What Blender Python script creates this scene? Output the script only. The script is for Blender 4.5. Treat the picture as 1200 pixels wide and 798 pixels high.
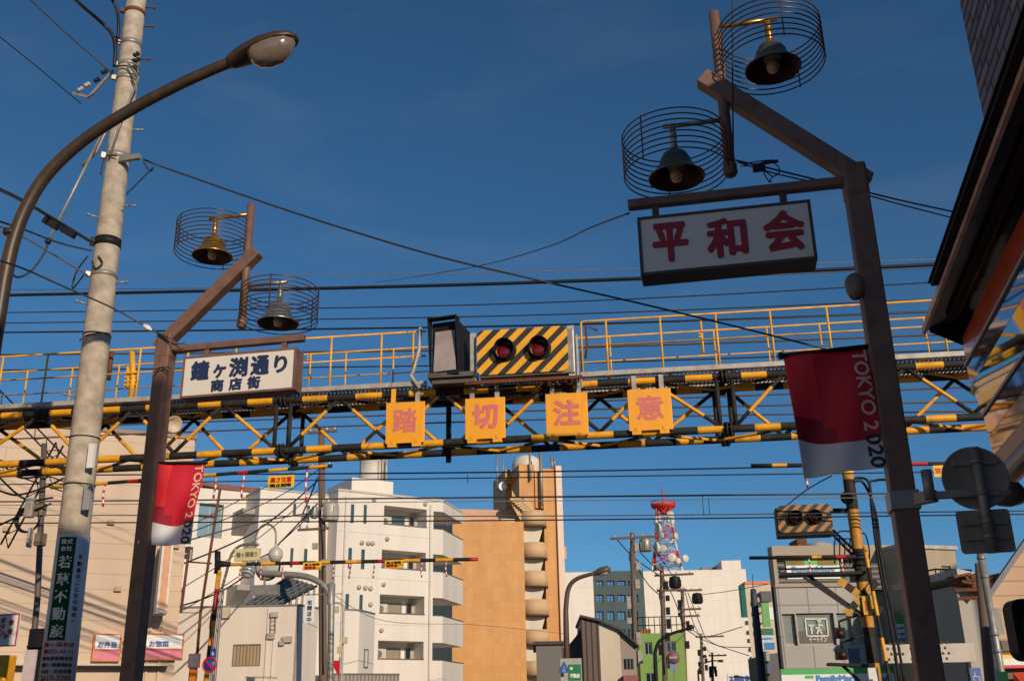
import bpy, bmesh, math, random
from mathutils import Vector, Matrix
random.seed(7)
sc = bpy.context.scene
for _o in list(sc.objects):
    bpy.data.objects.remove(_o)
COL = sc.collection
V = Vector

# ------------------------------------------------------------------ camera, sky, sun, exposure
CAM_Z, PITCH, YAW, ROLL = 1.6, math.radians(20.3), math.radians(11.0), math.radians(-1.06)
_h = V((-math.sin(YAW), math.cos(YAW), 0)); _r0 = V((math.cos(YAW), math.sin(YAW), 0)); _z = V((0, 0, 1))
CF = _h*math.cos(PITCH) + _z*math.sin(PITCH)
_u = -_h*math.sin(PITCH) + _z*math.cos(PITCH)
CR = _r0*math.cos(ROLL) + _u*math.sin(ROLL)
CU = _u*math.cos(ROLL) - _r0*math.sin(ROLL)
CC = V((0, 0, CAM_Z))
cam = bpy.data.cameras.new('camera'); cam.lens = 36; cam.sensor_width = 36; cam.sensor_fit = 'HORIZONTAL'
cam.clip_end = 3000; cam.clip_start = 0.05
co = bpy.data.objects.new('camera', cam); COL.objects.link(co)
m = Matrix((CR, CU, -CF)).transposed().to_4x4(); m.translation = CC
co.matrix_world = m
sc.camera = co

SUN_AZ, SUN_EL = math.radians(140), math.radians(19)     # azimuth clockwise from the street direction (+Y)
SUN = V((math.sin(SUN_AZ)*math.cos(SUN_EL), math.cos(SUN_AZ)*math.cos(SUN_EL), math.sin(SUN_EL)))
w = bpy.data.worlds.new('World'); sc.world = w; w.use_nodes = True
sky = w.node_tree.nodes.new('ShaderNodeTexSky'); sky.sky_type = 'NISHITA'; sky.sun_disc = False
sky.sun_elevation = SUN_EL; sky.sun_rotation = SUN_AZ
sky.altitude = 0; sky.air_density = 0.8; sky.dust_density = 0.25; sky.ozone_density = 8.0
tint = w.node_tree.nodes.new('ShaderNodeVectorMath'); tint.operation = 'MULTIPLY'; tint.inputs[1].default_value = (.87, 1.0, .83)
w.node_tree.links.new(sky.outputs[0], tint.inputs[0]); _n, _l = w.node_tree.nodes, w.node_tree.links
_tc = _n.new('ShaderNodeTexCoord'); _mp = _n.new('ShaderNodeMapping'); _mp.inputs['Rotation'].default_value = (0, .3, .6); _mp.inputs['Scale'].default_value = (1.6, 5.5, 7); _l.new(_tc.outputs['Generated'], _mp.inputs[0])
_cn = _n.new('ShaderNodeTexNoise'); _cn.inputs['Scale'].default_value = 1.6; _cn.inputs['Detail'].default_value = 8; _cn.inputs['Distortion'].default_value = .6; _l.new(_mp.outputs[0], _cn.inputs['Vector'])
_cr = _n.new('ShaderNodeMapRange'); _cr.inputs[1].default_value = .50; _cr.inputs[2].default_value = .85; _cr.inputs[3].default_value = 0; _cr.inputs[4].default_value = .08; _l.new(_cn.outputs[0], _cr.inputs[0])
_cm = _n.new('ShaderNodeMix'); _cm.data_type = 'RGBA'; _cm.inputs[7].default_value = (4.2, 4.6, 5.0, 1); _l.new(_cr.outputs[0], _cm.inputs[0]); _l.new(tint.outputs[0], _cm.inputs[6])   # a trace of thin cirrus
_l.new(_cm.outputs[2], _n['Background'].inputs[0])
w.node_tree.nodes['Background'].inputs[1].default_value = 0.1
sl = bpy.data.lights.new('sun', 'SUN'); sl.energy = 3.7; sl.angle = math.radians(0.53); sl.color = (1.0, 0.82, 0.62)
so = bpy.data.objects.new('sun', sl); COL.objects.link(so); so.rotation_euler = SUN.to_track_quat('Z', 'Y').to_euler()
so.location = (20, -20, 30)
sc.view_settings.view_transform = 'Standard'; sc.view_settings.look = 'None'
sc.view_settings.exposure = 0.0; sc.view_settings.gamma = 1.0

# ------------------------------------------------------------------ geometry from the photo's directions
def ray(px, py):
    return CF + CR*((px-600)/1200.0) + CU*((399-py)/1200.0)
def at(px, py, Y):
    v = ray(px, py); return CC + v*(Y/v.y)
def atz(px, py, Z):
    v = ray(px, py); return CC + v*((Z-CAM_Z)/v.z)

def proj(p):
    q = V(p)-CC; k = q.dot(CF); return 600+1200*q.dot(CR)/k, 399-1200*q.dot(CU)/k

class Pl:
    """a vertical plane through p, running in compass heading hd (degrees clockwise from the street), u along it, off towards the viewer"""
    def __init__(s, p, hd, flip=False):
        a = math.radians(hd); s.p = V((p[0], p[1], 0)); s.d = V((math.sin(a), math.cos(a), 0))
        s.n = s.d.cross(V((0, 0, 1)))
        if flip: s.n = -s.n
    def shift(s, off):
        q = Pl.__new__(Pl); q.p = s.p + s.n*off; q.d = s.d; q.n = s.n; return q
    def hit(s, px, py, off=0.0):
        v = ray(px, py); q = s.p + s.n*off
        t = (q-CC).dot(s.n)/v.dot(s.n); P = CC + v*t
        return (P-q).dot(s.d), P.z
    def pt(s, u, z, off=0.0):
        return s.p + s.d*u + s.n*off + V((0, 0, z))
    def px(s, px, py, off=0.0):
        u, z = s.hit(px, py, off); return s.pt(u, z, off)
    def rect(s, x0, y0, x1, y1, off=0.0):
        xm, ym = (x0+x1)/2, (y0+y1)/2
        return s.hit(x0, ym, off)[0], s.hit(x1, ym, off)[0], s.hit(xm, y1, off)[1], s.hit(xm, y0, off)[1]

def S(r, g, b):
    f = lambda c: (c/255/12.92) if c/255 <= .04045 else ((c/255+.055)/1.055)**2.4
    return (f(r), f(g), f(b))

# ------------------------------------------------------------------ materials
def mat(name, col, rough=.6, metal=0., var=.14, scale=5., dirt=0., dirtcol=(.03, .025, .02), bump=0., bscale=40., streak=False,
        coat=0., emit=None, estr=0., dscale=1.3, spec=.5, wavy=0., trans=0.):
    m = bpy.data.materials.new(name); m.use_nodes = True
    nt = m.node_tree; N = nt.nodes; L = nt.links
    b = N['Principled BSDF']
    tc = N.new('ShaderNodeTexCoord')
    vec = tc.outputs['Object']
    if streak:
        mp = N.new('ShaderNodeMapping'); mp.inputs['Scale'].default_value = (1, 1, .12); L.new(vec, mp.inputs[0]); svec = mp.outputs[0]
    else:
        svec = vec
    n1 = N.new('ShaderNodeTexNoise'); n1.inputs['Scale'].default_value = scale; n1.inputs['Detail'].default_value = 6; L.new(svec, n1.inputs['Vector'])
    mr = N.new('ShaderNodeMapRange'); mr.inputs[1].default_value = .3; mr.inputs[2].default_value = .7
    mr.inputs[3].default_value = 1-var; mr.inputs[4].default_value = 1+var*.6; L.new(n1.outputs[0], mr.inputs[0])
    mx = N.new('ShaderNodeVectorMath'); mx.operation = 'SCALE'; mx.inputs[0].default_value = col; L.new(mr.outputs[0], mx.inputs['Scale'])
    out = mx.outputs[0]
    if dirt > 0:
        n2 = N.new('ShaderNodeTexNoise'); n2.inputs['Scale'].default_value = dscale; n2.inputs['Detail'].default_value = 9; n2.inputs['Roughness'].default_value = .68
        L.new(svec, n2.inputs['Vector'])
        r2 = N.new('ShaderNodeMapRange'); r2.inputs[1].default_value = .52; r2.inputs[2].default_value = .72; r2.inputs[3].default_value = 0; r2.inputs[4].default_value = dirt
        L.new(n2.outputs[0], r2.inputs[0])
        mi = N.new('ShaderNodeMix'); mi.data_type = 'RGBA'; L.new(r2.outputs[0], mi.inputs[0]); L.new(out, mi.inputs[6]); mi.inputs[7].default_value = (*dirtcol, 1)
        out = mi.outputs[2]
    L.new(out, b.inputs['Base Color'])
    b.inputs['Roughness'].default_value = rough; b.inputs['Metallic'].default_value = metal
    b.inputs['Specular IOR Level'].default_value = spec
    if coat: b.inputs['Coat Weight'].default_value = coat; b.inputs['Coat Roughness'].default_value = .04
    if bump or wavy:
        n3 = N.new('ShaderNodeTexNoise'); n3.inputs['Scale'].default_value = bscale; n3.inputs['Detail'].default_value = 1 if wavy else 4; L.new(vec, n3.inputs['Vector'])
        bp = N.new('ShaderNodeBump'); bp.inputs['Strength'].default_value = bump or wavy; bp.inputs['Distance'].default_value = .02 if not wavy else .1
        L.new(n3.outputs[0], bp.inputs['Height']); L.new(bp.outputs[0], b.inputs['Normal'])
        if coat: L.new(bp.outputs[0], b.inputs['Coat Normal'])
    if emit:
        b.inputs['Emission Color'].default_value = (*emit, 1); b.inputs['Emission Strength'].default_value = estr
    if trans: b.inputs['Transmission Weight'].default_value = trans
    return m

def mat_tile(name, d, c1, c2, mortar, tw, th, ms=.02, rough=.55, offs=0., var=.1, bump=.2, big=0., bigcol=(.1, .08, .06), clad=False):
    """tiles or cladding joints laid along the wall direction d"""
    m = bpy.data.materials.new(name); m.use_nodes = True
    nt = m.node_tree; N = nt.nodes; L = nt.links; b = N['Principled BSDF']
    tc = N.new('ShaderNodeTexCoord')
    dt = N.new('ShaderNodeVectorMath'); dt.operation = 'DOT_PRODUCT'; dt.inputs[1].default_value = d; L.new(tc.outputs['Object'], dt.inputs[0])
    sx = N.new('ShaderNodeSeparateXYZ'); L.new(tc.outputs['Object'], sx.inputs[0])
    cb = N.new('ShaderNodeCombineXYZ'); L.new(dt.outputs['Value'], cb.inputs[0]); L.new(sx.outputs[2], cb.inputs[1])
    br = N.new('ShaderNodeTexBrick'); br.offset = offs; br.squash = 1
    br.inputs['Color1'].default_value = (*c1, 1); br.inputs['Color2'].default_value = (*c2, 1); br.inputs['Mortar'].default_value = (*mortar, 1)
    br.inputs['Scale'].default_value = 1; br.inputs['Mortar Size'].default_value = ms; br.inputs['Mortar Smooth'].default_value = .1
    br.inputs['Brick Width'].default_value = tw; br.inputs['Row Height'].default_value = th; br.inputs['Bias'].default_value = 0
    L.new(cb.outputs[0], br.inputs['Vector'])
    n1 = N.new('ShaderNodeTexNoise'); n1.inputs['Scale'].default_value = .9; n1.inputs['Detail'].default_value = 8
    mp = N.new('ShaderNodeMapping'); mp.inputs['Scale'].default_value = (1, 1, .25); L.new(tc.outputs['Object'], mp.inputs[0]); L.new(mp.outputs[0], n1.inputs['Vector'])
    mr = N.new('ShaderNodeMapRange'); mr.inputs[1].default_value = .3; mr.inputs[2].default_value = .7; mr.inputs[3].default_value = 1-var; mr.inputs[4].default_value = 1+var*.5
    L.new(n1.outputs[0], mr.inputs[0])
    mx = N.new('ShaderNodeVectorMath'); mx.operation = 'SCALE'; L.new(br.outputs['Color'], mx.inputs[0]); L.new(mr.outputs[0], mx.inputs['Scale'])
    L.new(mx.outputs[0], b.inputs['Base Color']); b.inputs['Roughness'].default_value = rough
    bp = N.new('ShaderNodeBump'); bp.inputs['Strength'].default_value = bump; bp.inputs['Distance'].default_value = .01; bp.invert = True
    L.new(br.outputs['Fac'], bp.inputs['Height']); L.new(bp.outputs[0], b.inputs['Normal'])
    return m

def mat_stripes(name, c1, c2, d, period, rough=.45, dx=1., dz=-1., duty=.5, var=.12):
    """painted diagonal warning stripes: bands of dx*u + dz*z"""
    m = bpy.data.materials.new(name); m.use_nodes = True
    nt = m.node_tree; N = nt.nodes; L = nt.links; b = N['Principled BSDF']
    tc = N.new('ShaderNodeTexCoord')
    dt = N.new('ShaderNodeVectorMath'); dt.operation = 'DOT_PRODUCT'; dt.inputs[1].default_value = (d[0]*dx, d[1]*dx, dz); L.new(tc.outputs['Object'], dt.inputs[0])
    a = N.new('ShaderNodeMath'); a.operation = 'DIVIDE'; a.inputs[1].default_value = period; L.new(dt.outputs['Value'], a.inputs[0])
    f = N.new('ShaderNodeMath'); f.operation = 'FRACT'; L.new(a.outputs[0], f.inputs[0])
    g = N.new('ShaderNodeMath'); g.operation = 'GREATER_THAN'; g.inputs[1].default_value = duty; L.new(f.outputs[0], g.inputs[0])
    mi = N.new('ShaderNodeMix'); mi.data_type = 'RGBA'; L.new(g.outputs[0], mi.inputs[0]); mi.inputs[6].default_value = (*c1, 1); mi.inputs[7].default_value = (*c2, 1)
    n1 = N.new('ShaderNodeTexNoise'); n1.inputs['Scale'].default_value = 6; n1.inputs['Detail'].default_value = 8; L.new(tc.outputs['Object'], n1.inputs['Vector'])
    mr = N.new('ShaderNodeMapRange'); mr.inputs[1].default_value = .3; mr.inputs[2].default_value = .7; mr.inputs[3].default_value = 1-var; mr.inputs[4].default_value = 1+var*.4
    L.new(n1.outputs[0], mr.inputs[0])
    mx = N.new('ShaderNodeVectorMath'); mx.operation = 'SCALE'; L.new(mi.outputs[2], mx.inputs[0]); L.new(mr.outputs[0], mx.inputs['Scale'])
    L.new(mx.outputs[0], b.inputs['Base Color']); b.inputs['Roughness'].default_value = rough
    return m

# ------------------------------------------------------------------ mesh builder
class MB:
    def __init__(s): s.v = []; s.f = []; s.m = []; s.sm = []
    def add(s, vs, fs, m=0, smooth=False):
        b = len(s.v); s.v += [V(x) for x in vs]
        for i, f in enumerate(fs):
            s.f.append([b+j for j in f]); s.m.append(m[i] if isinstance(m, list) else m); s.sm.append(smooth)
        return s
    def quad(s, a, b, c, d, m=0): return s.add([a, b, c, d], [(0, 1, 2, 3)], m)
    def obox(s, c, ax, ay, az, hx, hy, hz, m=0):
        c = V(c); P = [c+ax*(i*hx)+ay*(j*hy)+az*(k*hz) for k in (-1, 1) for j in (-1, 1) for i in (-1, 1)]
        return s.add(P, [(0, 2, 3, 1), (4, 5, 7, 6), (0, 1, 5, 4), (2, 6, 7, 3), (0, 4, 6, 2), (1, 3, 7, 5)], m)
    def box(s, x0, x1, y0, y1, z0, z1, m=0):
        return s.obox(((x0+x1)/2, (y0+y1)/2, (z0+z1)/2), V((1, 0, 0)), V((0, 1, 0)), V((0, 0, 1)), abs(x1-x0)/2, abs(y1-y0)/2, abs(z1-z0)/2, m)
    def pbox(s, pl, u0, u1, z0, z1, d0, d1, m=0):
        return s.obox(pl.pt((u0+u1)/2, (z0+z1)/2, (d0+d1)/2), pl.d, pl.n, V((0, 0, 1)), abs(u1-u0)/2, abs(d1-d0)/2, abs(z1-z0)/2, m)
    def bar(s, p, q, w, h, up=V((0, 0, 1)), m=0):
        p, q = V(p), V(q); a = (q-p); L = a.length; a.normalize()
        x = a.cross(up)
        if x.length < 1e-4: x = a.cross(V((0, 1, 0)))
        x.normalize(); y = x.cross(a)
        return s.obox((p+q)/2, a, x, y, L/2, w/2, h/2, m)
    def tube(s, pts, r, n=8, m=0, caps=True, closed=False):
        pts = [V(p) for p in pts]; k = len(pts); rs = r if isinstance(r, list) else [r]*k
        base = len(s.v); prev = None; T = []
        for i in range(k):
            a = pts[(i-1) % k] if closed else pts[max(i-1, 0)]
            b = pts[(i+1) % k] if closed else pts[min(i+1, k-1)]
            t = (b-a).normalized(); T.append(t)
        t0 = T[0]; x = t0.cross(V((0, 0, 1)))
        if x.length < 1e-3: x = t0.cross(V((0, 1, 0)))
        x.normalize()
        vs = []
        for i in range(k):
            t = T[i]; x = (x - t*x.dot(t))
            if x.length < 1e-6: x = t.orthogonal()
            x.normalize(); y = t.cross(x)
            for j in range(n):
                a = 2*math.pi*j/n; vs.append(pts[i]+(x*math.cos(a)+y*math.sin(a))*rs[i])
        s.v += vs
        segs = k if closed else k-1
        for i in range(segs):
            mm = m[i % len(m)] if isinstance(m, list) else m
            i2 = (i+1) % k
            for j in range(n):
                j2 = (j+1) % n
                s.f.append([base+i*n+j, base+i*n+j2, base+i2*n+j2, base+i2*n+j]); s.m.append(mm); s.sm.append(n > 4)
        if caps and not closed:
            m0 = m[0] if isinstance(m, list) else m; m1 = m[(k-2) % len(m)] if isinstance(m, list) else m
            s.f.append([base+j for j in range(n)][::-1]); s.m.append(m0); s.sm.append(False)
            s.f.append([base+(k-1)*n+j for j in range(n)]); s.m.append(m1); s.sm.append(False)
        return s
    def cyl(s, p, q, r, n=10, m=0): return s.tube([p, q], r, n, m)
    def banded(s, p, q, r, lens, n=10, mats=(0, 1), start=0):
        """a straight tube painted in bands of the given lengths"""
        p, q = V(p), V(q); L = (q-p).length; d = (q-p)/L; pts = [p]; ms = []; t = 0; i = start
        while t < L-1e-4:
            t = min(L, t+lens[i % len(lens)]*random.uniform(.93, 1.07)); pts.append(p+d*t); ms.append(mats[i % len(mats)]); i += 1
        return s.tube(pts, r, n, ms)
    def lathe(s, o, ax, prof, n=20, m=0):
        """revolve (radius, height) profile about axis ax through o; m may be a list per profile step"""
        o = V(o); ax = V(ax).normalized(); x = ax.orthogonal().normalized(); y = ax.cross(x); base = len(s.v)
        for r, h in prof:
            for j in range(n):
                a = 2*math.pi*j/n; s.v.append(o+ax*h+(x*math.cos(a)+y*math.sin(a))*max(r, 1e-4))
        for i in range(len(prof)-1):
            mm = m[i] if isinstance(m, list) else m
            for j in range(n):
                j2 = (j+1) % n
                s.f.append([base+i*n+j, base+i*n+j2, base+(i+1)*n+j2, base+(i+1)*n+j]); s.m.append(mm); s.sm.append(True)
        return s
    def prism(s, poly, ex, m=0):
        """extrude a flat polygon (list of points) by vector ex"""
        n = len(poly); P = [V(p) for p in poly]; Q = [p+V(ex) for p in P]
        return s.add(P+Q, [tuple(range(n)), tuple(range(2*n-1, n-1, -1))]+[(i, i+n, (i+1) % n+n, (i+1) % n) for i in range(n)], m)
    def wall(s, pl, u0, u1, z0, z1, holes, depth, m=0, mr=None):
        """front sheet with openings and their reveals; holes are (u0,u1,z0,z1)"""
        mr = m if mr is None else mr
        us = sorted({u0, u1, *[min(max(x, u0), u1) for h in holes for x in h[:2]]}); zs = sorted({z0, z1, *[min(max(x, z0), z1) for h in holes for x in h[2:4]]})
        for a, b in zip(us, us[1:]):
            for c, d in zip(zs, zs[1:]):
                cu, cz = (a+b)/2, (c+d)/2
                if any(h[0] < cu < h[1] and h[2] < cz < h[3] for h in holes): continue
                s.quad(pl.pt(a, c), pl.pt(b, c), pl.pt(b, d), pl.pt(a, d), m)
        for a, b, c, d in [h[:4] for h in holes]:
            P = [(a, c), (b, c), (b, d), (a, d)]
            for (ua, za), (ub, zb) in zip(P, P[1:]+P[:1]):
                s.quad(pl.pt(ub, zb), pl.pt(ua, za), pl.pt(ua, za, -depth), pl.pt(ub, zb, -depth), mr)
        P = [(u0, z0), (u1, z0), (u1, z1), (u0, z1)]
        for (ua, za), (ub, zb) in zip(P, P[1:]+P[:1]):
            s.quad(pl.pt(ua, za), pl.pt(ub, zb), pl.pt(ub, zb, -depth), pl.pt(ua, za, -depth), m)
        return s
    def build(s, name, mats, parent=None, org=None, bevel=0., weld=False):
        me = bpy.data.meshes.new(name)
        if org is None: org = world_loc(parent) if parent else V((0, 0, 0))
        org = V(org)
        me.from_pydata([tuple(v-org) for v in s.v], [], s.f)
        for mm in (mats if isinstance(mats, (list, tuple)) else [mats]): me.materials.append(mm)
        for p, mi, sm in zip(me.polygons, s.m, s.sm): p.material_index = mi; p.use_smooth = sm
        bm = bmesh.new(); bm.from_mesh(me)
        if weld: bmesh.ops.remove_doubles(bm, verts=bm.verts, dist=1e-5)
        if 'lettering' not in name: bmesh.ops.recalc_face_normals(bm, faces=bm.faces)
        bm.to_mesh(me); bm.free()
        me.update()
        o = bpy.data.objects.new(name, me); COL.objects.link(o)
        if parent: o.parent = parent
        else: o.location = org
        if bevel:
            b = o.modifiers.new('bevel', 'BEVEL'); b.width = bevel; b.segments = 2; b.limit_method = 'ANGLE'; b.angle_limit = math.radians(40)
        return o

def world_loc(o):
    p = V((0, 0, 0))
    while o: p += o.location; o = o.parent
    return p
def tag(o, label, cat, group=None, kind=None):
    if label: o['label'] = label
    if cat: o['category'] = cat
    if group: o['group'] = group
    if kind: o['kind'] = kind
    return o
def thing(name, label, cat, loc, group=None):
    o = bpy.data.objects.new(name, None); COL.objects.link(o); o.location = loc; o.empty_display_size = .2
    return tag(o, label, cat, group)
def copy_thing(o, loc, label=None, parent=None, name=None):
    c = o.copy(); COL.objects.link(c); c.parent = parent
    if parent is None: c.location = loc
    if label: c['label'] = label
    for ch in [x for x in COL.objects if x.parent == o]: copy_thing(ch, None, None, c)
    return c

# ------------------------------------------------------------------ lettering
_G = {}
def glyphs(body):
    if body not in _G:
        cu = bpy.data.curves.new('t', 'FONT'); cu.body = body; cu.resolution_u = 3
        ob = bpy.data.objects.new('t', cu); COL.objects.link(ob)
        me = bpy.data.meshes.new_from_object(ob.evaluated_get(bpy.context.evaluated_depsgraph_get()))
        bpy.data.objects.remove(ob); bpy.data.curves.remove(cu)
        vs = [(v.co.x, v.co.y) for v in me.vertices]; fs = [tuple(p.vertices) for p in me.polygons]
        bpy.data.meshes.remove(me)
        xs = [v[0] for v in vs]; ys = [v[1] for v in vs]
        _G[body] = (vs, fs, min(xs), max(xs), min(ys), max(ys))
    return _G[body]
def put_text(mb, body, o, ux, uz, w=None, h=None, m=0, bold=.0, lift=.002):
    vs, fs, x0, x1, y0, y1 = glyphs(body)
    o, ux, uz = V(o), V(ux).normalized(), V(uz).normalized(); n = ux.cross(uz)
    sy = h/(y1-y0) if h else None; sx = w/(x1-x0) if w else None
    sx = sx or sy; sy = sy or sx
    sh = [(0, 0)] if not bold else [(0, 0)]+[(bold*math.cos(a*math.pi/4), bold*math.sin(a*math.pi/4)) for a in range(8)]
    if bold > .012: sh += [(x*.5, y*.5) for x, y in sh[1::2]]
    for k, (dx, dy) in enumerate(sh):
        mb.add([o+ux*((x-(x0+x1)/2)*sx+dx)+uz*((y-(y0+y1)/2)*sy+dy)+n*(lift+k*.0004) for x, y in vs], fs, m)
    return mb
def put_column(mb, body, o, ux, uz, w, pitch, m=0, bold=0., h=None):
    """vertical Japanese writing, one glyph under the other from o downward"""
    for i, ch in enumerate(body):
        if ch == ' ': continue
        gw = w; gh = h or w
        if ch in 'ーヶっゃゅょァ': gw = w*.75; gh = gh*.7
        if ch == 'へ': gh = gh*.5
        put_text(mb, ch, V(o)-V(uz).normalized()*(pitch*i), ux, uz, gw, gh, m, bold)
    return mb

def rrect(u0, u1, z0, z1, r, n=5):
    P = []
    for cx, cz, a0 in ((u1-r, z1-r, 0), (u0+r, z1-r, 90), (u0+r, z0+r, 180), (u1-r, z0+r, 270)):
        for k in range(n+1):
            a = math.radians(a0+90*k/n); P.append((cx+r*math.cos(a), cz+r*math.sin(a)))
    return P
def smooth_path(P, n=6):
    P = [V(p) for p in P]; out = []
    for i in range(len(P)-1):
        a = P[max(i-1, 0)]; b = P[i]; c = P[i+1]; d = P[min(i+2, len(P)-1)]
        for k in range(n):
            t = k/n; out.append(.5*((2*b)+(c-a)*t+(2*a-5*b+4*c-d)*t*t+(3*b-3*c+d-a)*t**3))
    out.append(P[-1]); return out
def window(parent, pl, hole, back, glass, frame, cols=2, rows=1, fw=.05, name='window', inner=None, label=None):
    """frame fixed in an opening of the wall with its glass as a sub-part"""
    u0, u1, z0, z1 = hole[:4]; b = MB()
    for a, c in ((u0, u0+fw), (u1-fw, u1)): b.pbox(pl, a, c, z0, z1, back, back+.06)
    for a, c in ((z0, z0+fw), (z1-fw, z1)): b.pbox(pl, u0+fw, u1-fw, a, c, back+.001, back+.059)
    for i in range(1, cols):
        uu = u0+(u1-u0)*i/cols; b.pbox(pl, uu-fw/2, uu+fw/2, z0+fw, z1-fw, back+.004, back+.056)
    for i in range(1, rows):
        zz = z0+(z1-z0)*i/rows; b.pbox(pl, u0+fw, u1-fw, zz-fw/2, zz+fw/2, back+.006, back+.052)
    f = b.build(name, frame, parent)
    if label: f['label'] = label
    g = MB(); g.pbox(pl, u0+.01, u1-.01, z0+.01, z1-.01, back+.01, back+.025); g.build('pane', glass, f)
    return f

# shared materials
POSTBROWN = mat('brown_post_paint', S(120, 90, 78), .55, var=.22, scale=9, dirt=.75, dirtcol=S(78, 50, 38), dscale=6, bump=.12, bscale=80)  # the posts' own brown paint, the same on both
DARKPAINT = mat('dark_lamp_paint', S(62, 50, 40), .45, var=.2, scale=9, dirt=.5, dirtcol=S(110, 62, 32), dscale=7)
YEL = mat('warning_yellow', S(240, 168, 30), .5, var=.2, scale=6, dirt=.8, dirtcol=S(132, 104, 72), dscale=4.5)
YEL2 = mat('railing_yellow', S(238, 172, 34), .5, var=.2, scale=6, dirt=.45, dirtcol=S(120, 60, 20), dscale=9)
BLK = mat('warning_black', S(46, 43, 41), .7, spec=.25, var=.35, scale=6, dirt=.6, dirtcol=S(82, 74, 66), dscale=5)
BLACK = mat('black_metal', S(30, 30, 32), .6, spec=.25, var=.25, dirt=.3, dirtcol=S(70, 62, 54))
GREYM = mat('galvanised_steel', S(150, 148, 142), .45, .35, var=.2, scale=9, dirt=.4, dirtcol=S(110, 72, 44), dscale=5)
PALEM = mat('pale_grey_steel', S(176, 170, 160), .5, .1, var=.2, scale=8, dirt=.6, dirtcol=S(116, 70, 40), dscale=3)
RUST = mat('rusted_steel', S(110, 66, 40), .8, .1, var=.35, scale=12, dirt=.5, dirtcol=S(50, 34, 26), dscale=6)
CABLE = mat('black_cable', S(24, 24, 26), .5, var=.1)
WIRE = mat('weathered_wire', S(110, 104, 98), .5, .3, var=.2)
CONC = mat('pole_concrete', S(178, 165, 149), .85, var=.3, scale=9, dirt=.55, dirtcol=S(128, 116, 103), dscale=2.6, bump=.35, bscale=45)
GLASS = mat('window_glass', S(70, 84, 92), .06, var=.05, spec=.8)
DGLASS = mat('dark_window_glass', S(34, 40, 46), .05, var=.05, spec=.8)
FRAMEG = mat('aluminium_frame', S(140, 138, 134), .4, .5)
WHITEP = mat('white_sign_paint', S(226, 226, 222), .45, var=.06, dirt=.2, dirtcol=S(150, 140, 130))
REDP = mat('red_sign_paint', S(196, 24, 30), .45, var=.1)
BLUEP = mat('blue_sign_paint', S(24, 70, 150), .45, var=.1)
NAVYP = mat('navy_lettering', S(28, 48, 88), .5, var=.1)
GREENP = mat('green_sign_paint', S(6, 66, 36), .7, spec=.2, var=.1)
BLKP = mat('black_lettering', S(26, 26, 28), .5, var=.1)
YSIGN = mat('yellow_sign_sheet', S(246, 196, 20), .5, var=.08)

# ================================================================== the setting
def structure(o): o['kind'] = 'structure'; return o
asph = mat('asphalt', (.05, .05, .052), .85, var=.25, scale=30, dirt=.3, dirtcol=(.08, .075, .07), bump=.3, bscale=200)
paving = mat('pavement_concrete', (.36, .34, .32), .85, var=.2, scale=8, dirt=.3, dirtcol=(.16, .15, .14))
soil = mat('town_ground', (.26, .245, .225), .9, var=.25, scale=1.5)
ballast = mat('ballast', (.16, .14, .12), .95, var=.5, scale=18, bump=.6, bscale=30)
lines = mat('road_paint', (.72, .72, .69), .7, var=.2, scale=14)
structure(MB().quad((-900, -900, 0), (900, -900, 0), (900, 900, 0), (-900, 900, 0)).build('ground', soil))
structure(MB().box(-3.9, .62, -40, 17.0, -.2, .006).build('road', asph))
structure(MB().box(-6.6, -3.9, -40, 16.5, -.2, .13).build('left_pavement', paving, bevel=.02))
structure(MB().box(.62, 2.6, -40, 16.5, -.2, .13).build('right_pavement', paving, bevel=.02))
b = MB()
for x in (-3.55, .28): b.box(x-.06, x+.06, -40, 15.6, .0, .010)
b.box(-3.4, .2, 15.0, 15.4, .0, .010)
structure(b.build('road_markings', lines))
gd = V((.9972, .0746, 0)); gn = V((.0746, -.9972, 0)); UP = V((0, 0, 1))
structure(MB().obox(V((-4, 23.5, -.02)), gd, -gn, UP, 160, 6.2, .09).build('railway_bed', ballast))
b = MB()
for yy in (19.2, 20.27, 24.6, 25.67): b.obox(V((-4, yy+.9, .14)), gd, -gn, UP, 160, .035, .075)
structure(b.build('rails', mat('rail_steel', (.22, .18, .15), .35, .9)))
structure(MB().box(-4.2, 1.2, 29.8, 420, -.2, .006).build('far_road', asph))

# ================================================================== the shop building on the right
RB = thing('shop_building', 'dark shop building at right edge with long black canopy over shiny sign front', 'building', (2.3, 2, 0))
EH = 2.4
ea = math.radians(EH)
PR = Pl((1.86, 8.5, 0), EH+180)                 # facade line of the canopy edge; u runs back towards the viewer, off towards the street
blackm = mat('canopy_black', S(34, 28, 26), .7, 0., spec=.2, var=.3, scale=4, dirt=.4, dirtcol=S(70, 44, 26), dscale=3)
glossbrown = mat('canopy_soffit_metal', S(46, 40, 36), .16, .6, var=.2, scale=3, wavy=.12, bscale=2.5)
conc_t = mat_tile('split_stone_tile', (math.sin(ea), math.cos(ea), 0), S(150, 138, 134), S(104, 96, 96), S(60, 54, 54), .52, .12, .02, .8, .37, var=.3, bump=.8)
# walls: low block by the viewer, unseen taller one added behind to shade the utility pole, stone tower at the far corner
for nm, u0, u1, zt, d0, d1, mm in (('wall', 3.0, 15, 6.3, -.75, -8, conc_t), ('shade_tower', 12.5, 14.9, 9.4, -.8, -3.98, conc_t), ('corner_wall', -.02, 3.0, 8.42, -.77, -2.2, conc_t)):
    MB().pbox(PR, u0, u1, 0, zt, d1, d0).build(nm, mm, RB)
b = MB(); b.pbox(PR, 3.0, 12.4, 6.3, 6.4, -8, -.68); b.build('parapet', blackm, RB, bevel=.01)
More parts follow.
